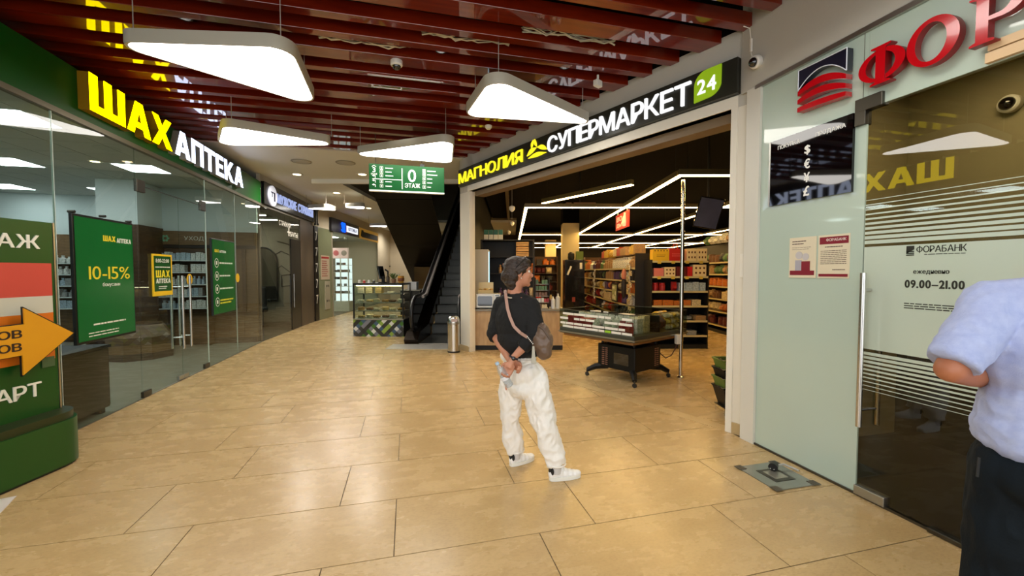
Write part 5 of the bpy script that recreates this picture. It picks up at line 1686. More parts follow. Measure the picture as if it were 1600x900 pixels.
for k in range(6):
    a = k * PI / 3
    MB().cyl((0.08 + 0.05 * math.cos(a), -0.004, 0.13 + 0.05 * math.sin(a)), (0.08 + 0.05 * math.cos(a), 0.0, 0.13 + 0.05 * math.sin(a)), 0.024, seg=10).build('flower_petal', M('mint_print', (120, 176, 140), 0.5), t)

# ---- barber shop interior ----------------------------------------------------
t = thing('barber_mirror', 'arched mirror with dark frame in the barber shop', 'mirror', (-4.3, 14.15, 0.7), 0)
arch = [(-0.4, 0.0), (-0.4, 1.2)] + [(0.4 * -math.cos(a), 1.2 + 0.4 * math.sin(a)) for a in [PI * k / 10 for k in range(1, 10)]] + [(0.4, 1.2), (0.4, 0.0)]
MB().tube([(x_, -0.03, z_) for x_, z_ in arch], 0.025, 8, closed=True).build('frame', m_black, t, True)
MB().prism(arch, -0.02, 0.0).build('mirror_glass', M('barber_mirror', (150, 146, 136), 0.08, 0.9), t)
t = thing('barber_chair', 'black barber chair in front of the arched mirror', 'chair', (-4.2, 13.2, 0), 0.3)
MB().lathe([(0.3, 0), (0.3, 0.03), (0.06, 0.05), (0.06, 0.42)], seg=20).build('pedestal', m_dsteel, t, True)
box_part('seat', m_black, t, -0.28, 0.28, -0.28, 0.28, 0.42, 0.56, bevel=0.04)
MB().box(-0.26, 0.26, 0.22, 0.34, 0.55, 1.15, Matrix.Rotation(-0.12, 4, 'X')).build('backrest', m_black, t, bevel=0.04)
for sx in (-0.31, 0.31):
    box_part('armrest', m_black, t, sx - 0.04, sx + 0.04, -0.22, 0.24, 0.7, 0.76, bevel=0.015)
t = thing('wall_drawing', 'dark curved bridge drawing on the grey barber shop wall', 'drawing', (-3.2, 14.19, 0), 0)
m_ch = M('charcoal_line', (46, 42, 36), 0.8)
for k, pts in enumerate((((-0.9, 2.0), (-0.6, 2.2), (-0.3, 2.05), (0.0, 1.75), (0.25, 1.7)), ((-0.9, 1.5), (-0.6, 1.75), (-0.3, 1.5), (-0.05, 1.65), (0.2, 1.4)), ((-0.6, 1.1), (-0.2, 1.15), (-0.2, 1.5), (-0.6, 1.45), (-0.6, 1.1)), ((-0.7, 2.5), (-0.4, 2.42), (-0.2, 2.2), (0.1, 2.35), (0.2, 2.1)))):
    MB().tube([(x_, 0, z_) for x_, z_ in pts], 0.018, 6).build('stroke', m_ch, t, True)
# pilaster numerals
t = thing('pillar_numerals', 'column of pale 7 signs on the dark strip beside the barber shop', 'sign', (W2.x, W2.y, 0), FWRZ)
for k in range(5):
    word(t, '7', m_pale, 0.14, 0.55 + 0.5 * k, 0.14, 0.28, -0.02, 0.004, name='numeral')

# ---- far shops -----------------------------------------------------------------
t = thing('optics_sign', 'dark blue far shop sign with glowing blue mark and white name plate', 'sign', (W2.x, W2.y, 2.97), FWRZ)
box_part('panel', M('optics_navy', (16, 16, 34), 0.3), t, 1.3, 4.25, -0.08, 0.0, 0.0, 0.46)
box_part('name_plate', EM('optics_plate', (240, 244, 255), 1.1), t, 2.75, 4.0, -0.1, -0.08, 0.1, 0.33)
mbx = MB().box(2.2, 2.6, -0.11, -0.08, 0.08, 0.14).box(2.2, 2.6, -0.11, -0.08, 0.3, 0.36).box(2.3, 2.38, -0.11, -0.08, 0.05, 0.4).box(2.48, 2.56, -0.11, -0.08, 0.05, 0.4).box(2.25, 2.3, -0.11, -0.08, 0.2, 0.4)
mbx.build('blue_mark', EM('optics_blue', (20, 90, 255), 1.6), t)
box_part('red_stroke', M('optics_red', (150, 16, 50), 0.4), t, 2.64, 2.7, -0.1, -0.08, 0.02, 0.4)
word(t, 'ОПТИКА', M('optics_print', (30, 40, 120), 0.5), 2.9, 0.15, 0.95, 0.13, -0.1, 0.004, bold=0.02)
t = thing('gold_sign', 'far shop sign with black lettering on gold beside the blue sign', 'sign', (W2.x, W2.y, 2.97), FWRZ)
box_part('panel', M('sign_gold', (168, 122, 34), 0.4, emit=0.35), t, 4.35, 7.15, -0.06, 0.0, 0.0, 0.44)  # faint emission added so the gold panel looks brighter
MB().prism([(4.5, 0.1), (4.6, 0.36), (4.8, 0.36), (4.85, 0.3), (7.0, 0.3), (7.0, 0.08), (4.7, 0.06)], -0.08, -0.06).build('black_shape', m_black, t)
t = thing('notice', 'paper notice with red heading on the green glass wall far left', 'notice', (W2.x, W2.y, 1.3), FWRZ)
box_part('sheet', M('far_paper', (198, 178, 150), 0.6), t, 0.55, 1.25, -0.012, 0.0, 0.0, 0.8)
box_part('red_heading', M('far_red', (176, 40, 40), 0.5), t, 0.6, 1.2, -0.016, -0.012, 0.7, 0.76)
lines(t, M('far_red_print', (160, 80, 66), 0.6), 0.62, 0.6, 0.5, 8, 0.07, 0.03, -0.012, seed=3)
t = thing('switch_panel', 'pale service panel on the green glass wall below the notice', 'panel', (W2.x, W2.y, 0.3), FWRZ)
box_part('panel', M('service_panel', (176, 168, 144), 0.5), t, 0.85, 1.25, -0.02, 0.0, 0.0, 0.95)
for k in range(4):
    box_part('socket', m_black, t, 0.95 + 0.15 * (k % 2), 1.0 + 0.15 * (k % 2), -0.026, -0.02, 0.25 + 0.5 * (k // 2), 0.32 + 0.5 * (k // 2))
# lit display cabinet in the optics shop
def fpz(s_, off, z_=0.0):
    q_ = fp(s_, off)
    return (q_[0], q_[1], z_)
t = thing('display_cabinet', 'bright white glass display cabinet inside the far optics shop', 'cabinet', cf(-7.1, 16.3), ERZ)
box_part('back', EM('cabinet_glow', (236, 244, 250), 1.6), t, 0.0, 0.66, 0.33, 0.35, 0.4, 2.1)
box_part('base', m_white, t, 0.0, 0.66, 0.0, 0.35, 0.0, 0.4)
for xx in (0.0, 0.31, 0.62):
    box_part('post', m_white, t, xx, xx + 0.04, 0.0, 0.03, 0.4, 2.5)
CABZ = (0.7, 0.98, 1.26, 1.54, 1.82)
for z_ in CABZ:
    box_part('shelf', m_wsh, t, 0.0, 0.66, 0.03, 0.33, z_, z_ + 0.015)
hd_ = box_part('picture_panel', M('pink_picture', (226, 186, 182), 0.5, emit=0.4), t, 0.0, 0.66, 0.0, 0.03, 2.1, 2.5)
MB().cyl((0.17, -0.004, 2.3), (0.17, 0.0, 2.3), 0.11, seg=20).build('picture_face', M('pink_dark', (196, 84, 92), 0.5), hd_)
MB().cyl((0.48, -0.004, 2.3), (0.48, 0.0, 2.3), 0.11, seg=20).build('picture_face', M('picture_grey', (160, 140, 130), 0.5), hd_)
for i, z_ in enumerate(CABZ):
    q_ = cf(-7.1, 16.3)
    goods((q_.x, q_.y), ERZ, 0.05, 0.62, 0.1, z_ + 0.016, 0.1, 0.09, 0.08, ['black', 'grey', 'brown'], ['box'], '%s glass shelf of the bright optics cabinet' % ORD[i], 'small goods in the optics cabinet', rnd, fill=0.7)
for s_, lb in ((2.2, 'nearer round spotlight inside the optics shop'), (4.6, 'farther round spotlight inside the optics shop')):
    q_ = fp(s_, -0.6)
    t = thing('ceiling_spotlight', lb, 'lamp', (q_[0], q_[1], 3.02), 0, 'spotlights in the optics shop')
    MB().lathe([(0.05, -0.08), (0.07, -0.08), (0.07, 0.0), (0.01, 0.0)], seg=16).build('can', m_wp, t, True)
    MB().cyl((0, 0, -0.075), (0, 0, -0.06), 0.05, seg=16).build('lens', EM('optics_spot', (255, 250, 240), 12), t)
q_ = fp(3.4, -1.1)
t = thing('ceiling_panel_light', 'long white ceiling light inside the far optics shop', 'lamp', (q_[0], q_[1], 3.0), FWRZ)
box_part('diffuser', EM('optics_panel', (250, 250, 245), 22), t, -1.2, 1.2, -0.2, 0.2, -0.01, 0.0)
box_part('frame', m_wp, t, -1.22, 1.22, -0.22, 0.22, 0.0, 0.02)
# small boxes on the far cream wall
ew = cf(-6.6, 22.48)
t = thing('wall_box', 'small dark framed box on the far cream wall', 'box', cf(-6.85, 22.44, 2.9), ERZ)
box_part('body', M('dark_box', (60, 54, 44), 0.5), t, -0.1, 0.1, -0.04, 0.04, 0.0, 0.36)
t = thing('wall_box', 'pale box with a ledge on the far cream wall', 'box', cf(-6.9, 22.42, 1.9), ERZ)
box_part('body', m_wp, t, -0.2, 0.2, -0.05, 0.05, 0.0, 0.5)
box_part('ledge', m_dsteel, t, -0.3, 0.3, -0.15, 0.05, -0.06, 0.0)
# ================================================================== SUPERMARKET
MRZ = -YAW                                    # things square to the aisles
def mk(u, w, z=0.0):
    return cf(u, w, z)
LRZ_M = math.atan2(-_c, -_s)                  # units facing left (-u); local x runs towards the entrance
m_gray = M('worktop_grey', (128, 122, 108), 0.3)
m_lam = WOOD('pale_oak_laminate', (190, 160, 118), (164, 132, 92), (5, 5, 1.2), 0.45)

# ---- counter with microwave ---------------------------------------------
b = mk(-0.74, 8.13)
t = thing('service_counter', 'pale wooden counter with grey worktop behind the woman', 'counter', (b.x, b.y, 0), MRZ)
for k in range(3):
    box_part('front_panel', m_lam, t, k * 0.583, k * 0.583 + 0.578, 0.0, 0.6, 0.1, 0.78)
box_part('plinth', m_black, t, 0.0, 1.75, 0.05, 0.6, 0.0, 0.1)
box_part('worktop', m_gray, t, -0.02, 1.77, -0.03, 0.62, 0.78, 0.82, bevel=0.004)
def onc(x, y, z=0.821):
    q_ = mk(-0.74 + x, 8.13 + y)
    return (q_.x, q_.y, z)
t = thing('microwave', 'silver microwave oven with black window on the pale counter', 'microwave', onc(0.02, 0.05), MRZ)
m_silver = M('microwave_silver', (188, 186, 178), 0.35, 0.5)
box_part('body', m_silver, t, 0.0, 0.49, 0.0, 0.36, 0.015, 0.3, bevel=0.008)
dr = box_part('door', m_silver, t, 0.012, 0.355, -0.02, 0.0, 0.03, 0.285, bevel=0.006)
MB().prism(rounded([(0.04, 0.06), (0.33, 0.06), (0.33, 0.255), (0.04, 0.255)], (0.03,) * 4), -0.024, -0.019).build('window', m_dome, dr)
for zz_, r_ in ((0.21, 0.03), (0.12, 0.03)):
    MB().cyl((0.425, -0.025, zz_), (0.425, 0.0, zz_), r_, seg=18).build('knob', m_dsteel, t, True)
box_part('display', m_dome, t, 0.385, 0.465, -0.003, 0.002, 0.25, 0.275)
for xx in (0.05, 0.44):
    MB().cyl((xx, 0.05, 0), (xx, 0.05, 0.016), 0.015, seg=8).build('foot', m_black, t)
t = thing('carton_tray', 'open pale carton of snacks on top of the microwave', 'carton', onc(0.06, 0.1, 1.122), MRZ)
box_part('carton', M('display_carton', (190, 170, 120), 0.6), t, 0.0, 0.3, 0.0, 0.2, 0.0, 0.07)
box_part('carton_back', M('display_carton_print', (206, 194, 156), 0.6), t, 0.0, 0.3, 0.19, 0.2, 0.07, 0.22)
for k in range(6):
    MB().ball((0.04 + 0.045 * k, 0.08, 0.08), (0.024, 0.05, 0.025), 8).build('snack', m_bake[k % 3], t, True)
t = thing('white_fridge', 'tall white fridge cabinet behind the microwave by the white pillar', 'fridge', mk(-0.9, 9.1), MRZ)
box_part('body', M('fridge_white', (206, 202, 188), 0.4), t, 0.0, 0.38, 0.0, 0.6, 0.0, 2.05, bevel=0.01)
box_part('lit_edge', EM('fridge_cyan', (196, 236, 255), 1.6), t, 0.38, 0.40, 0.02, 0.05, 0.85, 2.0)
box_part('door', M('fridge_glass', (40, 46, 48), 0.1), t, 0.381, 0.395, 0.06, 0.58, 0.1, 2.0)
t = thing('dark_rack', 'black rack with teal cartons on top behind the white fridge', 'shelf', mk(-0.75, 9.85), MRZ)
m_rk = M('rack_black', (18, 16, 15), 0.6)
for xx in (0.0, 1.25):
    for yy in (0.0, 0.4):
        box_part('post', m_rk, t, xx, xx + 0.04, yy, yy + 0.04, 0.0, 2.3)
for z_ in (0.9, 1.5, 1.9, 2.3):
    box_part('shelf', m_rk, t, 0.0, 1.29, 0.0, 0.44, z_, z_ + 0.025)
box_part('back_panel', m_rk, t, 0.0, 1.29, 0.42, 0.44, 0.0, 2.3)
for k in range(4):
    t = thing('teal_carton', 'teal and white carton, %s of four on top of the black rack' % ('first', 'second', 'third', 'fourth')[k], 'carton', mk(-0.62 + 0.115 * k, 9.93, 2.326), MRZ, 'teal cartons on the black rack')
    box_part('upper_half', M('carton_teal', (22, 92, 78), 0.5), t, -0.05, 0.05, 0.0, 0.2, 0.12, 0.24)
    box_part('lower_half', M('carton_white', (196, 198, 192), 0.5), t, -0.05, 0.05, 0.0, 0.2, 0.0, 0.12)
t = thing('wooden_crate', 'stack of small wooden crates standing on the black rack', 'crate', mk(0.1, 9.9, 1.926), MRZ)
m_crate = WOOD('crate_pine', (206, 164, 100), (176, 132, 76), (2, 2, 6), 0.6)
for k in range(3):
    for s_ in range(2):
        box_part('slat', m_crate, t, 0.0, 0.3, 0.0, 0.012, 0.015 + 0.12 * k + 0.05 * s_, 0.055 + 0.12 * k + 0.05 * s_)
    box_part('end_board', m_crate, t, 0.0, 0.012, 0.012, 0.3, 0.0 + 0.12 * k, 0.1 + 0.12 * k)
    box_part('end_board', m_crate, t, 0.288, 0.3, 0.012, 0.3, 0.0 + 0.12 * k, 0.1 + 0.12 * k)
    box_part('base_board', m_crate, t, 0.0, 0.3, 0.012, 0.3, 0.0 + 0.12 * k, 0.01 + 0.12 * k)
rnd = random.Random(5)
MCOL = ['red', 'yellow', 'brown', 'cream', 'orange', 'maroon', 'tan', 'black', 'green', 'purple', 'white', 'tan', 'cream']
for i, z_ in enumerate((0.925, 1.525)):
    goods(mk(-0.75, 9.85), MRZ, 0.42, 1.25, 0.03, z_ + 0.001, 0.25, 0.1, 0.2, MCOL, ['box', 'bottle', 'pouch'], '%s shelf of the black rack behind the counter' % ('lower', 'upper')[i], 'goods on the black rack', rnd)
# sweets rack at the till and dispenser bottles
t = thing('sweets_rack', 'narrow rack of sweets on the counter right of the woman', 'rack', onc(1.2, 0.02), MRZ)
for z_ in (0.0, 0.12, 0.24, 0.36, 0.48):
    s_ = box_part('shelf', m_gray, t, 0.0, 0.28, 0.0 + z_ * 0.2, 0.2 + z_ * 0.2, z_, z_ + 0.012)
for xx in (0.0, 0.27):
    box_part('side', m_rk, t, xx, xx + 0.012, 0.0, 0.32, 0.0, 0.62)
for i, z_ in enumerate((0.0, 0.12, 0.24, 0.36, 0.48)):
    q_ = onc(1.2, 0.02)
    goods((q_[0], q_[1]), MRZ, 0.016, 0.27, 0.01 + z_ * 0.2, 0.821 + z_ + 0.013, 0.085, 0.05, 0.1, ['red', 'cream', 'green', 'brown', 'yellow', 'white'], ['box'], '%s tier of the sweets rack' % ORD[i], 'sweets on the counter rack', rnd)
for k, (x_, h_, c) in enumerate(((1.56, 0.24, (222, 222, 218)), (1.66, 0.3, (196, 196, 190)))):
    t = thing('dispenser', '%s dispenser bottle on the right end of the counter' % ('short white', 'tall grey')[k], 'bottle', onc(x_, 0.12))
    MB().lathe([(0.045, 0), (0.045, h_ * 0.75), (0.018, h_ * 0.85), (0.016, h_)], seg=16).build('body', M('dispenser_%d' % k, c, 0.35), t, True)
    MB().tube([(0, 0, h_), (0, 0, h_ + 0.04), (-0.05, 0, h_ + 0.05)], 0.008, 6).build('pump', m_black, t, True)

# ---- gondola facing the entrance ------------------------------------------
m_gb = M('gondola_black', (22, 19, 17), 0.5)
m_gs = M('gondola_shelf', (74, 68, 56), 0.4, 0.3)
m_rail2 = M('price_rail', (196, 184, 140), 0.45)
A0 = mk(2.82, 8.3)
lev = (0.27, 0.57, 0.87, 1.165, 1.46, 1.77)
ga = shelf_unit('gondola_shelf', 'black shelf unit with gift boxes behind the steel pole', A0, MRZ, 1.12, 0.45, lev, m_gb, m_gs, 1.8, tag_mat=m_rail2, kick=m_black)
for k in range(4):
    for z_ in (1.46, 1.77):
        box_part('price_tag', M('yellow_tag', (206, 176, 70), 0.5), ga, 0.1 + 0.28 * k, 0.17 + 0.28 * k, -0.012, -0.008, z_ - 0.05, z_ + 0.005)
goods(A0, MRZ, 0.04, 1.1, 0.05, lev[0] + 0.001, 0.11, 0.24, 0.3, ['white', 'grey', 'cream'], ['box'], 'bottom shelf of the black gift box unit', 'boxes on the black unit', rnd)
goods(A0, MRZ, 0.04, 1.1, 0.05, lev[1] + 0.001, 0.1, 0.22, 0.3, ['grey', 'white', 'tan'], ['pouch', 'box'], 'second shelf of the black gift box unit', 'boxes on the black unit', rnd)
goods(A0, MRZ, 0.04, 1.1, 0.05, lev[2] + 0.001, 0.12, 0.2, 0.3, ['white', 'white', 'red', 'cream', 'orange'], ['box'], 'third shelf of the black gift box unit', 'boxes on the black unit', rnd)
goods(A0, MRZ, 0.04, 1.1, 0.05, lev[3] + 0.001, 0.2, 0.12, 0.2, ['red', 'red', 'pale blue', 'green', 'brown', 'maroon'], ['box', 'pouch', 'jar'], 'fourth shelf of the black gift box unit', 'boxes on the black unit', rnd)
GB = (('gift_box', 0.04, 0.2, 1.46, 0.17, 'pink', 'pink gift box on the fifth shelf of the black unit'), ('gift_box', 0.255, 0.22, 1.46, 0.19, 'cream', 'cream gift box with a brown moustache pattern on the fifth shelf'), ('gift_box', 0.5, 0.2, 1.46, 0.2, 'maroon', 'maroon gift box on the fifth shelf left of the pole'), ('gift_box', 0.72, 0.1, 1.46, 0.2, 'red', 'narrow red gift box on the fifth shelf right of the pole'), ('gift_box', 0.83, 0.27, 1.46, 0.24, 'cream', 'large cream gift box with brown spots right of the pole'),
      ('gift_box', 0.015, 0.33, 1.77, 0.24, 'yellow', 'large yellow gift box with black print on top of the black unit'), ('gift_box', 0.35, 0.3, 1.77, 0.25, 'red', 'large red gift box with handle on top of the black unit'), ('gift_box', 0.7, 0.2, 1.77, 0.25, 'cream', 'cream gift box with dark curves on top right of the pole'), ('gift_box', 0.91, 0.2, 1.77, 0.25, 'cream', 'rightmost cream gift box with dark triangle on top of the unit'))
for nm, x_, w_, z_, h_, c, lb in GB:
    q_ = mk(2.82 + x_, 8.33)
    t = thing(nm, lb, 'box', (q_.x, q_.y, z_ + 0.001), MRZ, 'gift boxes on the black unit')
    box_part('body', M('gift_' + c, COLS[c], 0.4), t, 0.0, w_, 0.0, 0.18, 0.0, h_, bevel=0.004)
    if c == 'cream':
        for k in range(6):
            MB().prism([(w_ * (0.15 + 0.3 * (k % 3)), h_ * (0.25 + 0.4 * (k // 3))), (w_ * (0.28 + 0.3 * (k % 3)), h_ * (0.22 + 0.4 * (k // 3))), (w_ * (0.3 + 0.3 * (k % 3)), h_ * (0.38 + 0.4 * (k // 3))), (w_ * (0.17 + 0.3 * (k % 3)), h_ * (0.4 + 0.4 * (k // 3)))], -0.002, 0.001).build('print', M('gift_print', (86, 40, 20), 0.5), t)
    elif c == 'yellow':
        for k in range(5):
            MB().prism([(0.03 + 0.06 * k, 0.2), (0.06 + 0.06 * k, 0.2), (0.045 + 0.06 * k, 0.23)], -0.002, 0.001).build('print', m_black, t)
        lines(t, m_black, 0.08, 0.12, 0.18, 2, 0.03, 0.008, -0.001, seed=2)
    elif c == 'red' and w_ > 0.2:
        MB().tube([(0.1, 0.09, h_), (0.12, 0.09, h_ + 0.1), (0.18, 0.09, h_ + 0.1), (0.2, 0.09, h_)], 0.012, 6).build('handle', M('gift_red', COLS['red'], 0.4), t, True)
        lines(t, M('gift_pink_print', (226, 110, 110), 0.5), 0.05, 0.14, 0.2, 2, 0.04, 0.01, -0.001, seed=6)

# ---- long gondola facing left -----------------------------------------------
BL = 6.4
B0 = mk(2.62, 15.2)
levb = (0.15, 0.5, 0.8, 1.08, 1.36, 1.64)
gb_ = shelf_unit('gondola_shelf', 'long crowded shelf unit running back into the supermarket', B0, LRZ_M, BL, 0.42, levb, M('gondola_cream', (150, 132, 96), 0.5), m_gs, 1.95, tag_mat=m_rail2, kick=m_black)
for o_ in gb_.children:
    if o_.name.startswith('side_panel'): o_.data.materials[0] = m_gb
KINDS = ['pouch', 'pouch', 'box', 'bottle', 'jar', 'pouch']
for i, z_ in enumerate(levb):
    goods(B0, LRZ_M, 0.03, BL - 0.02, 0.025, z_ + 0.001, 0.245 if i < 5 else 0.28, 0.21, 0.2, MCOL + (['yellow', 'orange'] if i < 2 else []), KINDS, '%s shelf of the long crowded unit' % ORD[i], 'goods on the long crowded unit', rnd, jit=0.3)
goods(B0, LRZ_M, 3.0, BL - 0.02, 0.02, 1.951, 0.22, 0.16, 0.22, ['red', 'cream', 'yellow', 'tan', 'white'], ['box', 'pouch'], 'very top of the long crowded unit', 'goods on the long crowded unit', rnd)
# hanging strips with cards near its front end, framed advert, umbrella
def strip(w_, u_, z0, z1, label, n, cw_, c):
    p = mk(u_, w_, z0)
    t = thing('hanging_strip', label, 'display', (p.x, p.y, 0), LRZ_M)
    box_part('tape', m_wp, t, -0.01, 0.01, -0.004, 0.0, z0, z1)
    for k in range(n):
        z_ = z0 + (z1 - z0) * (k + 0.05) / n
        MB().box(-cw_ / 2, cw_ / 2, -0.03, -0.004, z_, z_ + (z1 - z0) / n * 0.85, Matrix.Rotation(0.06 * (-1) ** k, 4, 'Y')).build('card', M('strip_' + c, COLS[c], 0.5, var=(30, 0.1, tuple(int(v * 0.55) for v in COLS[c]))), t)
strip(9.0, 2.57, 0.72, 1.72, 'tall hanging strip of cream snack bags at the end of the crowded unit', 8, 0.16, 'cream')
strip(12.6, 2.52, 0.75, 1.65, 'hanging strip of small white cards further along the crowded unit', 9, 0.12, 'white')
p = mk(2.55, 10.45)
t = thing('advert_frame', 'black framed green advert hanging on the crowded shelf unit', 'advert', (p.x, p.y, 0.82), LRZ_M)
box_part('border', m_black, t, 0.0, 0.5, -0.02, 0.0, 0.0, 0.46)
sh = box_part('sheet', M('advert_green', (126, 140, 70), 0.4, var=(14, 0.2, (196, 200, 150))), t, 0.04, 0.46, -0.024, -0.02, 0.04, 0.42)
for k, (x_, z_, r_) in enumerate(((0.38, 0.22, 0.05), (0.15, 0.12, 0.06), (0.3, 0.1, 0.05))):
    MB().cyl((x_, -0.027, z_), (x_, -0.024, z_), r_, seg=16).build('picture_spot', M('advert_white', (226, 226, 206), 0.5), sh)
word(sh, '100', m_wp, 0.08, 0.32, 0.2, 0.06, -0.024, 0.003)
p = mk(2.52, 9.3)
t = thing('hanging_umbrella', 'folded brown and black umbrella hanging on the crowded unit', 'umbrella', (p.x, p.y, 0.95), LRZ_M)
MB().lathe([(0.01, 0.0), (0.05, 0.08), (0.06, 0.3), (0.05, 0.42), (0.01, 0.43)], seg=12).build('canopy', M('umbrella_black', (30, 22, 20), 0.6), t, True)
MB().lathe([(0.01, 0.43), (0.05, 0.45), (0.055, 0.6), (0.03, 0.66), (0.01, 0.67)], seg=12).build('grip_cover', M('umbrella_pink', (176, 110, 90), 0.6), t, True)

# ---- right wall shelves ------------------------------------------------------
C0 = mk(5.25, 15.0)
CL = 5.9
levc = (0.2, 0.55, 0.87, 1.19, 1.5, 1.8)
gc = shelf_unit('gondola_shelf', 'dark shelf unit with rows of packets beside the right column', C0, LRZ_M, CL, 0.4, levc, m_gb, m_gs, 2.3, tag_mat=m_rail2, kick=m_black)
for i, z_ in enumerate(levc):
    goods(C0, LRZ_M, 2.6, CL - 0.03, 0.025, z_ + 0.001, 0.24, 0.2, 0.2, ['brown', 'tan', 'cream', 'black', 'orange', 'maroon', 'green'], KINDS, '%s shelf of the dark unit by the right column' % ORD[i], 'goods on the dark right unit', rnd, jit=0.25)
goods(C0, LRZ_M, 3.4, CL - 0.1, 0.05, 2.301, 0.25, 0.3, 0.25, ['cream', 'green', 'white', 'tan'], ['pouch', 'box'], 'very top of the dark unit by the right column', 'goods on the dark right unit', rnd)

# ---- back shelves ---------------------------------------------------------------
for j, (u_, w_, L_, nm) in enumerate(((-0.55, 17.0, 2.4, 'back shelf unit left of the cream columns'), (3.2, 18.0, 5.5, 'back shelf unit behind the long crowded one'))):
    D0 = mk(u_, w_)
    levd = (0.4, 0.8, 1.15, 1.5, 1.85)
    shelf_unit('gondola_shelf', 'distant %s' % nm, D0, MRZ, L_, 0.4, levd, M('gondola_brown', (84, 56, 34), 0.6), m_gs, 2.2, kick=m_black)
    for i, z_ in enumerate(levd):
        if j == 1 and i < 3: continue
        goods(D0, MRZ, 0.03, L_ - 0.03, 0.03, z_ + 0.001, 0.28, 0.24, 0.22, ['red', 'red', 'brown', 'maroon', 'yellow', 'cream', 'orange', 'black'], ['bottle', 'box', 'pouch'], '%s shelf of the distant %s' % (ORD[i], ('left back unit', 'right back unit')[j]), 'goods on the distant back shelves', rnd, jit=0.3)

# ---- columns and black cooler -----------------------------------------------------
c = struct(MB().slab(q2(mk(1.76, 14.3), mk(2.32, 14.3), mk(2.32, 14.9), mk(1.76, 14.9)), 0, 3.24).build('column_market', M('column_cream', (214, 196, 150), 0.6)))
c = struct(MB().slab(q2(mk(1.62, 19.9), mk(2.12, 19.9), mk(2.12, 20.5), mk(1.62, 20.5)), 0, 3.1).build('column_market_back', M('column_cream', (214, 196, 150), 0.6)))
struct(MB().slab(q2(mk(1.76, 14.3), mk(2.32, 14.3), mk(2.32, 14.9), mk(1.76, 14.9)), 3.24, 3.95).build('column_market_top', m_void))
t = thing('black_cooler', 'tall black cooler cabinet with pale labels before the cream column', 'cooler', mk(1.7, 13.2), MRZ)
box_part('body', M('cooler_black', (12, 12, 13), 0.25, coat=0.4), t, 0.0, 0.62, 0.0, 0.6, 0.0, 1.95, bevel=0.01)
dr = box_part('door', M('cooler_door', (16, 16, 18), 0.15, coat=0.6), t, 0.02, 0.6, -0.02, 0.0, 0.15, 1.9)
MB().box(0.1, 0.16, -0.024, -0.02, 1.45, 1.75, Matrix.Translation((0.13, 0, 1.6)) @ Matrix.Rotation(0.4, 4, 'Y') @ Matrix.Translation((-0.13, 0, -1.6))).build('label', m_wp, dr)
box_part('label', m_wp, dr, 0.46, 0.54, -0.024, -0.02, 1.65, 1.85)
box_part('label', M('cooler_red', (150, 60, 46), 0.5), dr, 0.22, 0.32, -0.024, -0.02, 0.6, 0.75)
t = thing('pot_set', 'dark pot and green box standing on top of the black cooler', 'pot', mk(1.8, 13.35, 1.951), MRZ)
MB().lathe([(0.09, 0), (0.11, 0.06), (0.1, 0.2), (0.04, 0.25)], (0.12, 0.1, 0), 16).build('pot', m_rk, t, True)
box_part('green_box', M('pot_green', (96, 116, 36), 0.5), t, 0.28, 0.5, 0.0, 0.2, 0.0, 0.27)

# ---- chilled island -----------------------------------------------------------------
IRZ = math.radians(25)
t = thing('chilled_island', 'grey chilled display island on a black wheeled pedestal with price tags', 'display case', (2.875, 4.834, 0), IRZ)
S_ = 1.36
m_ig = M('island_grey_green', (66, 68, 58), 0.35, 0.3)
m_ib = M('island_black', (8, 8, 8), 0.45, spec=0.3)
box_part('tray', m_ig, t, 0.0, S_, 0.0, S_, 0.61, 0.7, bevel=0.012)
box_part('bumper', m_alu, t, -0.012, S_ + 0.012, -0.012, S_ + 0.012, 0.625, 0.645)
box_part('underside', WOOD('island_plywood', (150, 104, 52), (120, 80, 40)), t, 0.05, S_ - 0.05, 0.05, S_ - 0.05, 0.57, 0.61)
gl = GLASS('island_glass', (226, 232, 222), 1.1)
for bx_ in ((0.0, 0.008, 0.0, S_), (S_ - 0.008, S_, 0.0, S_), (0.008, S_ - 0.008, 0.0, 0.008), (0.008, S_ - 0.008, S_ - 0.008, S_)):
    MB().box(*bx_, 0.7, 0.97).build('glass_side', gl, t)
for bx_ in ((0.0, 0.012, 0.0, S_), (S_ - 0.012, S_, 0.0, S_), (0.0, S_, 0.0, 0.012), (0.0, S_, S_ - 0.012, S_)):
    box_part('glass_rim', m_ig, t, *bx_, 0.97, 0.982)
box_part('divider', m_ib, t, 0.62, 0.64, 0.02, S_ - 0.02, 0.7, 0.93)
for r_, zz_ in enumerate((0.9, 0.83, 0.755, 0.705)):
    y_ = 0.03
    while y_ < S_ - 0.1:
        l_ = 0.1 + 0.06 * ((int(y_ * 50) + r_) % 3)
        if (int(y_ * 37) + r_ * 3) % 7:
            box_part('price_tag', M('tag_white', (232, 230, 220), 0.5) if (int(y_ * 53) + r_) % 11 else M('tag_green', (150, 200, 50), 0.5), t, -0.006, -0.002, y_, min(y_ + l_, S_ - 0.02), zz_, zz_ + 0.032)
        y_ += l_ + 0.012
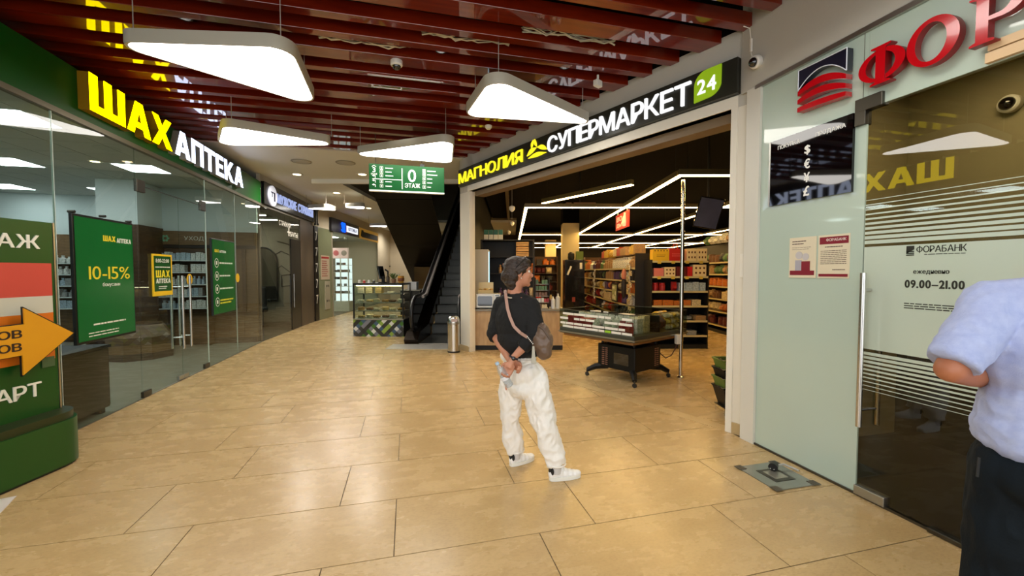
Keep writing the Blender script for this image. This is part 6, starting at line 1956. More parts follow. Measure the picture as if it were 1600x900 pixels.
# pedestal
px_, py_ = 0.5, 0.42
box_part('pedestal', m_ib, t, px_ - 0.3, px_ + 0.34, py_ - 0.3, py_ + 0.34, 0.16, 0.5, bevel=0.01)
box_part('pedestal_neck', m_ib, t, px_ - 0.2, px_ + 0.24, py_ - 0.2, py_ + 0.24, 0.5, 0.58)
for (xa, ya) in ((-0.25, -0.25), (0.29, -0.25), (-0.25, 0.29), (0.29, 0.29)):
    MB().cyl((px_ + xa, py_ + ya, 0.48), (px_ + xa, py_ + ya, 0.6), 0.02, seg=8).build('post', m_ib, t, True)
gr = MB()
for k in range(9):
    for j in range(2):
        gr.box(px_ - 0.306, px_ - 0.3, py_ + 0.16 + 0.06 * j, py_ + 0.2 + 0.06 * j, 0.2 + 0.03 * k, 0.212 + 0.03 * k)
        gr.box(px_ + 0.18 + 0.06 * j, px_ + 0.22 + 0.06 * j, py_ - 0.306, py_ - 0.3, 0.2 + 0.03 * k, 0.212 + 0.03 * k)
gr.build('vent_grille', M('grille_copper', (150, 104, 84), 0.4), t)
box_part('control_plate', m_dome, t, px_ - 0.306, px_ - 0.3, py_ - 0.2, py_ + 0.05, 0.24, 0.4)
for (xa, ya) in ((-0.42, -0.38), (0.46, -0.36), (-0.4, 0.46), (0.46, 0.46)):
    lg_ = MB().tube([(px_ + xa * 0.5, py_ + ya * 0.5, 0.17), (px_ + xa * 0.8, py_ + ya * 0.8, 0.15), (px_ + xa, py_ + ya, 0.09)], [0.05, 0.045, 0.03], 8).build('leg', m_ib, t, True)
    MB().cyl((px_ + xa - 0.012, py_ + ya, 0.03), (px_ + xa + 0.012, py_ + ya, 0.03), 0.03, seg=14).build('caster', M('caster_rubber', (24, 24, 24), 0.5), lg_, True)
    MB().cyl((px_ + xa, py_ + ya, 0.03), (px_ + xa, py_ + ya, 0.1), 0.012, seg=8).build('caster_stem', m_dsteel, lg_)
IB = (2.875, 4.834)
def isl(x_, y_):
    return (IB[0] + x_ * math.cos(IRZ) - y_ * math.sin(IRZ), IB[1] + x_ * math.sin(IRZ) + y_ * math.cos(IRZ))
# rows facing left: local x of the row runs towards the viewer's corner
for j, x_ in enumerate((0.03, 0.22, 0.41)):
    q_ = isl(x_, S_ - 0.03)
    goods(q_, IRZ - PI / 2, 0.0, S_ - 0.12, 0.0, 0.701, 0.2 + 0.025 * j, 0.105, 0.14, ['white', 'white', 'cream', 'green', 'red', 'white', 'tan'], ['box', 'pouch'], '%s row of the chilled island' % ('front left', 'second left', 'third left')[j], 'chilled packs on the island', rnd, step_gap=0.004)
for j in range(10):
    q_ = isl(0.66 + 0.022 * j, 0.2)
    o = bpy.data.objects.new('sausage_pack', pack_mesh('pouch')); COL.objects.link(o)
    o.location = (q_[0], q_[1], 0.705); o.rotation_euler = (0.0, 0.25, IRZ); o.scale = (0.02, 0.34, 0.22)
    o.material_slots[0].link = 'OBJECT'; o.material_slots[0].material = packmat(['brown', 'maroon', 'brown', 'black'][j % 4])
    tag(o, '%s flat pack in the slanted stack on the right half of the island' % ['brown', 'maroon', 'brown', 'black'][j % 4], 'packet', 'slanted flat packs on the island')
for j in range(6):
    for r_ in range(3):
        q_ = isl(1.0 + 0.115 * (j % 3), 0.11 + 0.19 * (j // 3))
        o = bpy.data.objects.new('pasta_bag', pack_mesh('pouch')); COL.objects.link(o)
        o.location = (q_[0], q_[1], 0.702 + 0.085 * r_); o.rotation_euler = (0, 0, IRZ); o.scale = (0.108, 0.16, 0.082)
        o.material_slots[0].link = 'OBJECT'; o.material_slots[0].material = packmat('yellow' if (j + r_) % 2 else 'cream')
        tag(o, '%s bag in the stacks at the right end of the island, %s layer' % ('yellow' if (j + r_) % 2 else 'cream', ('bottom', 'middle', 'top')[r_]), 'packet', 'stacked bags at the right end of the island')
t = thing('chrome_pole', 'tall chrome pole beside the chilled island up to the light line', 'pole', (3.874, 5.227, 0))
MB().cyl((0, 0, 0.0), (0, 0, 2.88), 0.028, seg=20).build('tube', M('chrome', (214, 208, 196), 0.12, 1.0), t, True)
MB().lathe([(0.05, 0.0), (0.05, 0.012), (0.03, 0.03), (0.028, 0.03)], seg=20).build('base_flange', m_steel, t, True)
box_part('socket_box', m_wp, t, -0.09, -0.03, -0.03, 0.03, 0.5, 0.64, bevel=0.006)
t = thing('power_lead', 'dark red lead looping from the island pedestal to the chrome pole', 'lead', (3.6, 5.3, 0))
MB().tube([(-0.05, 0.02, 0.46), (-0.02, 0.0, 0.36), (0.06, -0.02, 0.29), (0.14, -0.04, 0.33), (0.19, -0.06, 0.43), (0.21, -0.07, 0.52)], 0.008, 8).build('cord', M('cord_maroon', (60, 14, 12), 0.5), t, True)

# ---- stacked baskets by the right column ---------------------------------------------
bb = gp(1146, 652)
t0_ = thing('basket_stand', 'wire stand under the stack of shopping baskets at the right column', 'stand', (bb.x + 0.1, bb.y + 0.12, 0), MRZ)
MB().tube([(-0.14, -0.1, 0.0), (-0.14, -0.1, 0.08), (0.14, -0.1, 0.08), (0.14, -0.1, 0.0)], 0.006, 6).tube([(-0.14, 0.1, 0.0), (-0.14, 0.1, 0.08), (0.14, 0.1, 0.08), (0.14, 0.1, 0.0)], 0.006, 6).build('wire_feet', m_steel, t0_, True)
box_part('plate', m_dsteel, t0_, -0.15, 0.15, -0.11, 0.11, 0.08, 0.088)
for k in range(4):
    z_ = 0.09 + 0.1 * k
    gcol = k in (1, 3)
    t = thing('shopping_basket', '%s shopping basket, %s of the stack at the right column' % ('green' if gcol else 'black', ('lowest', 'second', 'third', 'topmost')[k]), 'basket', (bb.x + 0.1, bb.y + 0.12, z_), MRZ, 'stacked shopping baskets')
    mt_ = M('basket_green', (92, 110, 40), 0.5) if gcol else m_ib
    mb = MB()
    lo_ = [(-0.12, -0.09), (0.12, -0.09), (0.12, 0.09), (-0.12, 0.09)]
    hi_ = [(-0.17, -0.13), (0.17, -0.13), (0.17, 0.13), (-0.17, 0.13)]
    a_ = [mb.bm.verts.new((x_, y_, 0)) for x_, y_ in lo_]
    b_ = [mb.bm.verts.new((x_, y_, 0.2)) for x_, y_ in hi_]
    mb.bm.faces.new(list(reversed(a_)))
    for q in range(4):
        mb.bm.faces.new((a_[q], a_[(q + 1) % 4], b_[(q + 1) % 4], b_[q]))
    mb.build('shell', mt_, t)
    MB().tube([(x_, y_, 0.2) for x_, y_ in hi_], 0.013, 6, closed=True).build('rim', mt_, t, True)
    MB().tube([(-0.17, 0, 0.2), (-0.19, -0.06, 0.23), (-0.19, -0.14, 0.22), (0.19, -0.14, 0.22), (0.17, 0, 0.2)], 0.005, 6).build('wire_handle', m_steel, t, True)
    for q in range(3):
        MB().tube([(x_ * (0.73 + 0.09 * q), y_ * (0.73 + 0.09 * q), 0.05 * (q + 1)) for x_, y_ in hi_], 0.005, 5, closed=True).build('rib', mt_, t)

# ---- hanging screen and red sign ---------------------------------------------------------
p = cp(1107, 333, 7.0)
t = thing('hanging_screen', 'tilted dark screen hanging from the black supermarket ceiling', 'screen', p, MRZ - 0.25)
mt = Matrix.Rotation(math.radians(12), 4, 'Y') @ Matrix.Rotation(math.radians(14), 4, 'X')
MB().box(-0.19, 0.19, -0.02, 0.03, -0.26, 0.26, mt).build('casing', m_dome, t, bevel=0.006)
MB().box(-0.175, 0.175, -0.023, -0.02, -0.24, 0.24, mt).build('display', M('screen_dim', (52, 54, 72), 0.2, emit=0.12, var=(4, 0.3, (36, 36, 48))), t)
MB().cyl((0, 0.04, 0), (0, 0.06, 3.95 - p.z), 0.02, seg=10).build('bracket', m_black, t, True)
p = mk(2.37, 9.45)
t = thing('red_sign', 'small red hanging sign with pale lettering under the light line', 'sign', (p.x, p.y, 2.48), LRZ_M)
box_part('panel', M('sign_red', (196, 40, 28), 0.4, emit=0.35), t, 0.0, 1.05, -0.01, 0.01, 0.0, 0.34)
m_rp = M('red_sign_print', (246, 200, 160), 0.5, emit=0.5)
word(t, 'ВО', m_rp, 0.1, 0.18, 0.45, 0.11, -0.01, 0.004, bold=0.03)
word(t, 'ДЫ', m_rp, 0.1, 0.04, 0.4, 0.1, -0.01, 0.004, bold=0.03)
MB().lathe([(0.05, 0.03), (0.07, 0.1), (0.05, 0.2), (0.025, 0.26), (0.025, 0.31)], (0.8, -0.02, 0), 12).build('bottle_picture', m_rp, t)
for xx in (0.15, 0.9):
    MB().cyl((xx, 0, 0.34), (xx, 0, 0.42), 0.004, seg=5).build('hook', m_wp, t)
t = thing('projector', 'flat dark projector hanging above the supermarket light line', 'projector', mk(1.62, 9.9, 3.12), MRZ)
box_part('body', M('projector_brown', (104, 76, 56), 0.5), t, -0.35, 0.35, -0.15, 0.15, 0.0, 0.07, bevel=0.01)
MB().cyl((0, 0, 0.07), (0, 0, 0.82), 0.02, seg=8).build('stem', m_black, t)
MB().cyl((-0.2, -0.17, 0.035), (-0.2, -0.15, 0.035), 0.03, seg=12).build('lens', m_dome, t)
# ================================================================== PEOPLE
def blob(name, mb, voxel, mat, parent, smooth=3, folds=None, off=(0, 0, 0), cutz=None, decim=None):
    """overlapping volumes fused into one continuous skin; folds=(scale, depth[, stretch])"""
    me0 = mb.mesh('tmp', None)
    o = bpy.data.objects.new('tmp', me0)
    COL.objects.link(o)
    r = o.modifiers.new('r', 'REMESH')
    r.mode = 'VOXEL'
    r.voxel_size = voxel
    s = o.modifiers.new('s', 'SMOOTH')
    s.factor = 0.5
    s.iterations = smooth
    if decim:
        d = o.modifiers.new('d', 'DECIMATE')
        d.ratio = decim
    dg = bpy.context.evaluated_depsgraph_get()
    dg.update()
    me = bpy.data.meshes.new_from_object(o.evaluated_get(dg))
    bpy.data.objects.remove(o)
    if folds:
        sc_, dep = folds[0], folds[1]
        st = folds[2] if len(folds) > 2 else (1, 1, 1)
        nr = [v.normal.copy() for v in me.vertices]
        for v, n_ in zip(me.vertices, nr):
            p_ = Vector((v.co.x * sc_ * st[0], v.co.y * sc_ * st[1], v.co.z * sc_ * st[2]))
            q_ = noise.noise(p_) * 0.65 + (0.5 - abs(noise.noise(p_ * 2.1 + Vector((3, 1, 7))))) * 0.5
            v.co += n_ * dep * q_
    ov = Vector(off)
    for v in me.vertices:
        v.co -= ov
    me.materials.clear()
    me.materials.append(mat)
    for p_ in me.polygons:
        p_.use_smooth = True
    me.name = name
    return link(name, me, parent)

def frame3(f):
    f = Vector(f).normalized()
    up = Vector((0, 0, 1))
    l = up.cross(f).normalized()
    return f, l, f.cross(l).normalized()

def head_prims(mb, H, fdir, k=1.0):
    f, l, up = frame3(fdir)
    rot = Matrix((f, l, up)).transposed().to_4x4()
    def hp(a, b, c): return H + f * a * k + l * b * k + up * c * k
    def el(a, b, c, r, seg=16): mb.ball(hp(a, b, c), (r[0] * k, r[1] * k, r[2] * k), seg, rot)
    el(-0.008, 0, 0.02, (0.094, 0.074, 0.096))
    el(0.035, 0, -0.03, (0.058, 0.058, 0.082))
    el(0.045, 0, -0.072, (0.045, 0.044, 0.036))
    el(0.078, 0, -0.094, (0.018, 0.022, 0.016), 10)
    el(0.082, 0, 0.034, (0.014, 0.048, 0.012), 12)
    mb.tube([hp(0.086, 0, 0.02), hp(0.098, 0, -0.006), hp(0.112, 0, -0.026)], [0.008 * k, 0.010 * k, 0.013 * k], 10)
    el(0.107, 0, -0.029, (0.013, 0.016, 0.010), 10)
    el(0.093, 0, -0.053, (0.012, 0.021, 0.006), 10)
    el(0.091, 0, -0.065, (0.012, 0.019, 0.007), 10)
    el(0.058, 0.036, -0.022, (0.03, 0.022, 0.026), 10)
    el(0.058, -0.036, -0.022, (0.03, 0.022, 0.026), 10)
    for s in (-1, 1):
        el(-0.008, s * 0.076, -0.008, (0.019, 0.008, 0.031), 10)
        el(-0.006, s * 0.08, 0.006, (0.02, 0.006, 0.016), 10)
    return hp, rot

def face_parts(hp, rot, parent, base, k, iris=(60, 44, 30)):
    for s in (-1, 1):
        e = MB().ball(hp(0.0745, s * 0.031, 0.008) - base, 0.0115 * k, 14).build('eye', M('eye_white', (226, 220, 212), 0.2), parent, True)
        MB().ball(hp(0.083, s * 0.031, 0.008) - base, 0.0062 * k, 10).build('iris', M('eye_iris', iris, 0.15), e, True)
        MB().tube([hp(0.092, s * 0.016, 0.03) - base, hp(0.094, s * 0.03, 0.036) - base, hp(0.082, s * 0.05, 0.031) - base], 0.0035 * k, 6).build('eyebrow', M('brow_brown', (48, 34, 24), 0.7), parent, True)
    MB().tube([hp(0.098, 0.02, -0.058) - base, hp(0.104, 0, -0.0585) - base, hp(0.098, -0.02, -0.058) - base], 0.0042 * k, 6).build('lips', M('lip_rose', (168, 92, 84), 0.4), parent, True)

def hand(mb, wrist, palm, fdir, side, curl, k=1.0):
    """palm slab plus four bent fingers of unequal length and a thumb off the side of the palm.
    fdir = where the fingers point, side = towards the thumb, curl = the way fingers close"""
    f, s, c = Vector(fdir).normalized(), Vector(side), Vector(curl)
    s = (s - f * s.dot(f)).normalized()
    c = (c - f * c.dot(f) - s * c.dot(s)).normalized()
    mb.tube([wrist, wrist.lerp(palm, 0.5), palm], [0.024 * k, 0.026 * k, 0.03 * k], 10)
    for q_ in (-1.0, -0.35, 0.35, 1.0):
        a = palm + s * 0.03 * q_ * k - f * 0.035 * k
        b = palm + s * 0.03 * q_ * k + f * 0.035 * k
        mb.tube([a, b], 0.0135 * k, 8)
        mb.ball(b, 0.0135 * k, 8)
    for i, (q_, ln) in enumerate(((1.0, 0.066), (0.35, 0.076), (-0.35, 0.07), (-1.0, 0.054))):
        p0 = palm + s * 0.03 * q_ * k + f * 0.035 * k
        p1 = p0 + (f * 0.75 + c * 0.55).normalized() * ln * 0.45 * k
        p2 = p1 + (f * 0.1 + c * 0.95).normalized() * ln * 0.33 * k
        p3 = p2 + (f * -0.55 + c * 0.7).normalized() * ln * 0.25 * k
        mb.tube([p0, p1, p2, p3], [0.0105 * k, 0.0098 * k, 0.009 * k, 0.0075 * k], 8)
        for p_, r_ in ((p1, 0.0102), (p2, 0.0094), (p3, 0.008)):
            mb.ball(p_, r_ * k, 8)
    t0 = palm + s * 0.026 * k - f * 0.025 * k
    t1 = t0 + (s * 0.75 + f * 0.45 + c * 0.35).normalized() * 0.035 * k
    t2 = t1 + (s * 0.1 + f * 0.75 + c * 0.7).normalized() * 0.028 * k
    mb.tube([t0, t1, t2], [0.0145 * k, 0.0115 * k, 0.009 * k], 8)
    mb.ball(t1, 0.012 * k, 8)
    mb.ball(t2, 0.0095 * k, 8)

def shoe(parent, heel, toe, base, mat, sole_mat, tab_mat, lace_mat, k=1.0, name='shoe'):
    """low trainer: heel and toe are ground points"""
    f = (toe - heel); L = f.length; f.normalize()
    l = Vector((0, 0, 1)).cross(f)
    def P(a, b, c): return heel + f * a * L + l * b + Vector((0, 0, c))
    mb = MB()
    for a, w_, z_, h_ in ((0.10, 0.030, 0.05, 0.045), (0.2, 0.033, 0.06, 0.05), (0.35, 0.036, 0.055, 0.05), (0.5, 0.040, 0.045, 0.038), (0.66, 0.044, 0.038, 0.028), (0.8, 0.042, 0.034, 0.022), (0.9, 0.034, 0.032, 0.02)):
        mb.ball(P(a, 0, z_), (L * 0.13, w_, h_), 12, Matrix((f, l, Vector((0, 0, 1)))).transposed().to_4x4())
    up = blob(name, mb, 0.006, mat, parent, 3, None, base)
    pts = []
    for q_ in range(24):
        a = 2 * PI * q_ / 24
        x_ = 0.5 - 0.5 * math.cos(a)
        w_ = (0.036 + 0.012 * math.sin(PI * x_ * 0.9)) * math.sin(a)
        w_ = math.copysign(abs(math.sin(a)) ** 0.55, math.sin(a)) * (0.036 + 0.010 * x_)
        p_ = P(x_, w_, 0)
        pts.append((p_.x - base.x, p_.y - base.y))
    MB().slab(pts, 0.002, 0.028).build('sole', sole_mat, up, True)
    mb = MB()
    for b_ in (-1, 0, 1):
        mb.ball(P(0.03 + 0.04 * abs(b_), b_ * 0.022, 0.075) - base, (0.012, 0.018, 0.026), 10)
    mb.build('heel_tab', tab_mat, up, True)
    mb = MB()
    for q_ in range(4):
        a = 0.42 + 0.07 * q_
        mb.tube([P(a, -0.03, 0.075 - 0.012 * q_) - base, P(a - 0.01, 0, 0.1 - 0.014 * q_) - base, P(a, 0.03, 0.075 - 0.012 * q_) - base], 0.0045, 6)
    mb.tube([P(0.4, 0.0, 0.105) - base, P(0.38, -0.035, 0.115) - base, P(0.36, -0.05, 0.09) - base], 0.004, 6)
    mb.build('laces', lace_mat, up, True)
    return up

m_skin = M('skin_light_tan', (196, 138, 108), 0.5, var=(6, 0.3, (182, 122, 94)))
Z = Vector((0, 0, 1))
# ---------------------------------------------------------------- woman with hands behind her back
WB = Vector((0.99, 3.0, 0))
t = thing('person', 'person in black blouse and white trousers, hands clasped behind the back holding a bottle', 'person', WB)
Fh = Vector((_s, _c, 0))
def C(px, py, w): return cp(px, py, w)
Hc = C(810, 426, 3.14)
hf = V_R * 0.97 + Fh * 0.22
body = MB()
hp, hrot = head_prims(body, Hc, hf, 0.98)
neck = C(803, 462, 3.15)
body.tube([Hc - Z * 0.06 - V_R * 0.02, neck], [0.052, 0.056], 12)
shL, shR = C(783, 476, 3.24), C(829, 478, 3.06)
chest, waist, pel = C(806, 503, 3.13), C(811, 545, 3.15), C(815, 582, 3.16)
trot = Matrix.Rotation(-math.radians(45) - YAW, 4, 'Z')
body.ball(chest, (0.165, 0.105, 0.2), 18, trot)
body.ball(waist, (0.135, 0.1, 0.16), 18, trot)
body.ball(pel, (0.165, 0.12, 0.13), 18, trot)
body.tube([shL, neck, shR], [0.05, 0.055, 0.05], 10)
elL, elR = C(774, 523, 3.22), C(838, 522, 2.97)
wrL, wrR = C(796, 562, 3.03), C(803, 558, 2.965)
for a, b, c in ((shL, elL, wrL), (shR, elR, wrR)):
    body.ball(a, 0.052, 12); body.ball(b, 0.04, 12); body.ball(c, 0.025, 10)
    body.tube([a, a.lerp(b, 0.5), b], [0.05, 0.046, 0.038], 12)
    body.tube([b, b.lerp(c, 0.35), c], [0.04, 0.039, 0.024], 12)
paR = C(795, 575, 2.955)
hand(body, wrR, paR, C(787, 590, 2.95) - wrR, -V_R * 1.0 + Z * 0.2, -Fh * 0.6 - V_R * 0.3, 0.95)
paL = C(806, 570, 3.0)
hand(body, wrL, paL, C(816, 574, 2.97) - wrL, Z * 0.9 - V_R * 0.2, -Fh * 1.0, 0.92)
# legs
hipL, hipR = C(799, 598, 3.2), C(836, 598, 3.1)
knL, knR = C(797, 655, 3.24), C(850, 660, 3.06)
heelL, toeL = gp(797, 729), gp(833, 717)
heelR, toeR = gp(858, 751), gp(906, 744)
anL = heelL + (toeL - heelL) * 0.22 + Z * 0.085
anR = heelR + (toeR - heelR) * 0.22 + Z * 0.085
for h_, k_, a_, to in ((hipL, knL, anL, toeL), (hipR, knR, anR, toeR)):
    body.tube([h_, h_.lerp(k_, 0.5), k_], [0.085, 0.072, 0.055], 12)
    body.tube([k_, k_.lerp(a_, 0.35), a_], [0.055, 0.055, 0.036], 12)
    body.ball(h_, 0.085, 12); body.ball(k_, 0.056, 12); body.ball(a_, 0.037, 10)
    body.tube([a_ - Z * 0.035, a_.lerp(to, 0.6) - Z * 0.045], [0.026, 0.014], 10)
blob('body', body, 0.006, m_skin, t, 3, None, WB)
face_parts(hp, hrot, t, WB, 0.98)
# hair drawn back, with a low knot, and sunglasses pushed up
hr = MB()
def el2(mb, a, b, c, r, seg=16): mb.ball(hp(a, b, c), r, seg, hrot)
el2(hr, -0.022, 0, 0.036, (0.098, 0.084, 0.092))
el2(hr, 0.03, 0, 0.082, (0.062, 0.066, 0.034))
el2(hr, -0.055, 0, -0.01, (0.066, 0.078, 0.085))
el2(hr, -0.062, 0, -0.06, (0.052, 0.064, 0.058))
el2(hr, -0.05, 0, -0.1, (0.04, 0.05, 0.045))
el2(hr, -0.1, 0.01, -0.03, (0.036, 0.045, 0.05))
for s in (-1, 1):
    hr.tube([hp(0.074, s * 0.05, 0.062), hp(0.04, s * 0.076, 0.035), hp(-0.03, s * 0.082, 0.0)], [0.008, 0.014, 0.02], 8)
m_hair = M('hair_dark_brown', (26, 17, 11), 0.42, var=(60, 0.2, (58, 40, 27)), stretch=(0.6, 0.6, 2.5), bump=(90, 0.5))
hair = blob('hair', hr, 0.006, m_hair, t, 4, (34, 0.008, (1, 1, 1.3)), WB)
sg_ = MB()
for s in (-1, 1):
    lens = [hp(0.046, s * 0.008, 0.119), hp(0.05, s * 0.03, 0.122), hp(0.04, s * 0.052, 0.106), hp(0.058, s * 0.034, 0.103), hp(0.058, s * 0.012, 0.106)]
    sg_.tube([p_ - WB for p_ in lens], 0.0035, 6, closed=True)
    sg_.tube([hp(0.036, s * 0.062, 0.104) - WB, hp(0.0, s * 0.083, 0.075) - WB, hp(-0.04, s * 0.088, 0.04) - WB], 0.0035, 6)
sg_.build('sunglasses', M('sunglass_dark', (30, 28, 28), 0.15, coat=0.6), t, True)
# small ear stud, necklace line of the blouse collar
MB().ball(hp(0.0, -0.086, -0.042) - WB, 0.006, 8).build('earring', m_steel, t, True)
cl = MB()
nkpts = []
for q_ in range(14):
    a = 2 * PI * q_ / 14
    nkpts.append(neck - WB + Vector((0.066 * math.cos(a), 0.066 * math.sin(a), -0.004 + 0.012 * math.sin(a))))
MB().tube(nkpts, 0.006, 6, closed=True).build('collar_piping', M('piping_cream', (206, 190, 170), 0.6), t, True)
# blouse
m_blk = M('black_knit', (9, 9, 9), 0.85, bump=(160, 0.25))
bl_ = MB()
bl_.ball(chest + Z * 0.0, (0.185, 0.125, 0.2), 20, trot)
bl_.ball(C(808, 530, 3.13), (0.178, 0.13, 0.15), 20, trot)
bl_.ball(C(815, 548, 3.12), (0.155, 0.125, 0.055), 20, trot)
bl_.tube([shL + Z * 0.0, neck - Z * 0.02, shR], [0.062, 0.066, 0.062], 12)
bl_.ball(shL, 0.066, 14); bl_.ball(shR, 0.066, 14)
slL = elL + (wrL - elL) * 0.1
bl_.tube([shL, shL.lerp(elL, 0.5), elL, slL], [0.066, 0.066, 0.066, 0.062], 14)
slR = elR + (wrR - elR) * 0.62
bl_.tube([shR, shR.lerp(elR, 0.5), elR], [0.066, 0.068, 0.066], 14)
bl_.ball(elR, 0.068, 14)
bl_.tube([elR, slR], [0.066, 0.05], 14)
blob('blouse', bl_, 0.007, m_blk, t, 4, (11, 0.012), WB)
# trousers
m_trs = M('white_cotton', (236, 233, 226), 0.8, bump=(140, 0.15))
tr = MB()
tr.ball(C(810, 556, 3.15), (0.15, 0.115, 0.06), 18, trot)
tr.ball(pel, (0.182, 0.138, 0.125), 18, trot)
tr.ball(C(818, 602, 3.15), (0.175, 0.13, 0.09), 18, trot)
hmL = anL + Z * 0.03
hmR = anR + Z * 0.035
for h_, k_, m_, r0, r1, r2 in ((hipL, knL, hmL, 0.098, 0.076, 0.068), (hipR, knR, hmR, 0.105, 0.09, 0.07)):
    tr.ball(h_, r0, 14)
    tr.tube([h_, h_.lerp(k_, 0.5), k_, k_.lerp(m_, 0.5), m_], [r0, (r0 + r1) / 2, r1, (r1 + r2) / 2, r2], 18)
pants = blob('trousers', tr, 0.007, m_trs, t, 4, (10, 0.036, (1.2, 1.2, 0.75)), WB)
for m_, r_ in ((hmL, 0.069), (hmR, 0.071)):
    MB().tube([m_ - WB + Vector((r_ * math.cos(2 * PI * q_ / 16), r_ * math.sin(2 * PI * q_ / 16), 0.006)) for q_ in range(16)], 0.006, 6, closed=True).build('hem', m_trs, pants, True)
# back pocket seam lines
m_seam = M('seam_grey', (196, 192, 184), 0.8)
MB().tube([C(812, 562, 3.005) - WB, C(824, 563, 2.995) - WB, C(838, 562, 3.0) - WB], 0.003, 5).build('pocket_seam', m_seam, pants, True)
# socks and shoes
m_sock = M('sock_grey', (206, 204, 202), 0.8)
for a_ in (anL, anR):
    MB().cyl(a_ - WB - Z * 0.03, a_ - WB + Z * 0.05, 0.041, 0.043, 16).build('sock', m_sock, t, True)
m_sh = M('white_leather', (240, 240, 238), 0.4)
shoe(t, heelL, toeL, WB, m_sh, M('sole_white', (232, 232, 224), 0.6), m_black, m_sh)
shoe(t, heelR, toeR, WB, m_sh, M('sole_white', (232, 232, 224), 0.6), m_black, m_sh)
# watch on the right wrist
wd_ = (paR - wrR).normalized()
wc_ = wrR + wd_ * 0.005
s1 = wd_.orthogonal().normalized(); s2 = wd_.cross(s1)
MB().tube([wc_ - WB + (s1 * math.cos(2 * PI * q_ / 14) + s2 * math.sin(2 * PI * q_ / 14)) * 0.029 for q_ in range(14)], 0.0075, 8, closed=True).build('watch_strap', M('watch_navy', (24, 22, 38), 0.5), t, True)
MB().ball(wc_ - WB - Fh * 0.03, (0.016, 0.01, 0.016), 12).build('watch_face', m_dome, t, True)
# bottle held behind the back
b0_, b1_ = C(777, 568, 2.93), C(797, 604, 2.945)
bt_ = thing('water_bottle', 'small clear plastic water bottle held behind the back', 'bottle', b1_)
ax = (b0_ - b1_).normalized()
q4 = Z.rotation_difference(ax).to_matrix().to_4x4()
bm_ = MB().lathe([(0.02, 0.0), (0.029, 0.006), (0.031, 0.02), (0.029, 0.05), (0.031, 0.06), (0.029, 0.09), (0.031, 0.1), (0.03, 0.135), (0.018, 0.17), (0.0125, 0.178), (0.0125, 0.19)], seg=20)
bm_.bm.transform(q4)
bm_.build('bottle_body', GLASS('pet_clear', (226, 232, 236), 1.6, haze=0.22, hazecol=(232, 236, 240)), bt_, True)
bm_ = MB().lathe([(0.015, 0.186), (0.0155, 0.2), (0.013, 0.204)], seg=16); bm_.bm.transform(q4)
bm_.build('cap', M('cap_pale_blue', (170, 196, 220), 0.4), bt_, True)
bm_ = MB().lathe([(0.0308, 0.062), (0.0316, 0.066), (0.0316, 0.088), (0.0308, 0.092)], seg=20); bm_.bm.transform(q4)
bm_.build('label', M('label_white', (222, 226, 232), 0.4), bt_, True)
# handbag on a strap
hb0 = C(848, 536, 2.97)
hb = thing('handbag', 'taupe leather handbag hanging at the hip of the person in white trousers', 'bag', hb0)
m_bag = M('taupe_leather', (116, 94, 76), 0.4, var=(10, 0.3, (88, 68, 54)), bump=(30, 0.2))
bg = MB()
brt = Matrix.Rotation(-YAW - 0.5, 4, 'Z')
for px_, py_, r_ in ((848, 524, (0.055, 0.05, 0.085)), (851, 536, (0.062, 0.052, 0.095)), (850, 547, (0.062, 0.05, 0.07)), (843, 535, (0.065, 0.05, 0.07))):
    bg.ball(C(px_, py_, 2.93), r_, 14, brt)
blob('bag_body', bg, 0.007, m_bag, hb, 3, (14, 0.014), hb0)
MB().tube([C(842, 510, 2.9) - hb0, C(850, 516, 2.885) - hb0, C(858, 528, 2.88) - hb0, C(861, 540, 2.89) - hb0], [0.006, 0.009, 0.009, 0.006], 8).build('flap_edge', M('taupe_dark', (84, 68, 56), 0.45), hb, True)
tb = MB()
for q_ in range(7):
    tb.tube([C(832.5 + q_ * 0.3, 541, 2.87) - hb0, C(831 + q_ * 0.9, 568, 2.87) - hb0], 0.004, 5)
tb.build('tassel', M('tassel_grey', (176, 174, 160), 0.5), hb, True)
ch = MB()
for q_ in range(6):
    p_ = C(824 + 1.7 * q_, 526 + 2.2 * q_, 2.88) - hb0
    ch.ball(p_, 0.0065, 8)
ch.build('clip_chain', m_steel, hb, True)
stp = MB()
pts = [(789, 453, 3.19), (790, 459, 3.08), (791, 468, 3.04), (793, 482, 3.005), (797, 496, 2.985), (803, 510, 2.975), (813, 520, 2.965), (824, 527, 2.9)]
for a, b in zip(pts, pts[1:]):
    pa_, pb_ = C(*a) - hb0, C(*b) - hb0
    d_ = (pb_ - pa_).normalized()
    sd = d_.cross(Fh).normalized() * 0.011
    n_ = Fh * -0.004
    vs = [stp.bm.verts.new(q_) for q_ in (pa_ - sd, pa_ + sd, pb_ + sd, pb_ - sd, pa_ - sd + n_, pa_ + sd + n_, pb_ + sd + n_, pb_ - sd + n_)]
    for f_ in ((0, 1, 2, 3), (7, 6, 5, 4), (0, 4, 5, 1), (1, 5, 6, 2), (2, 6, 7, 3), (3, 7, 4, 0)):
        stp.bm.faces.new([vs[k] for k in f_])
stp.build('strap', M('strap_rose_taupe', (172, 134, 116), 0.5), hb)

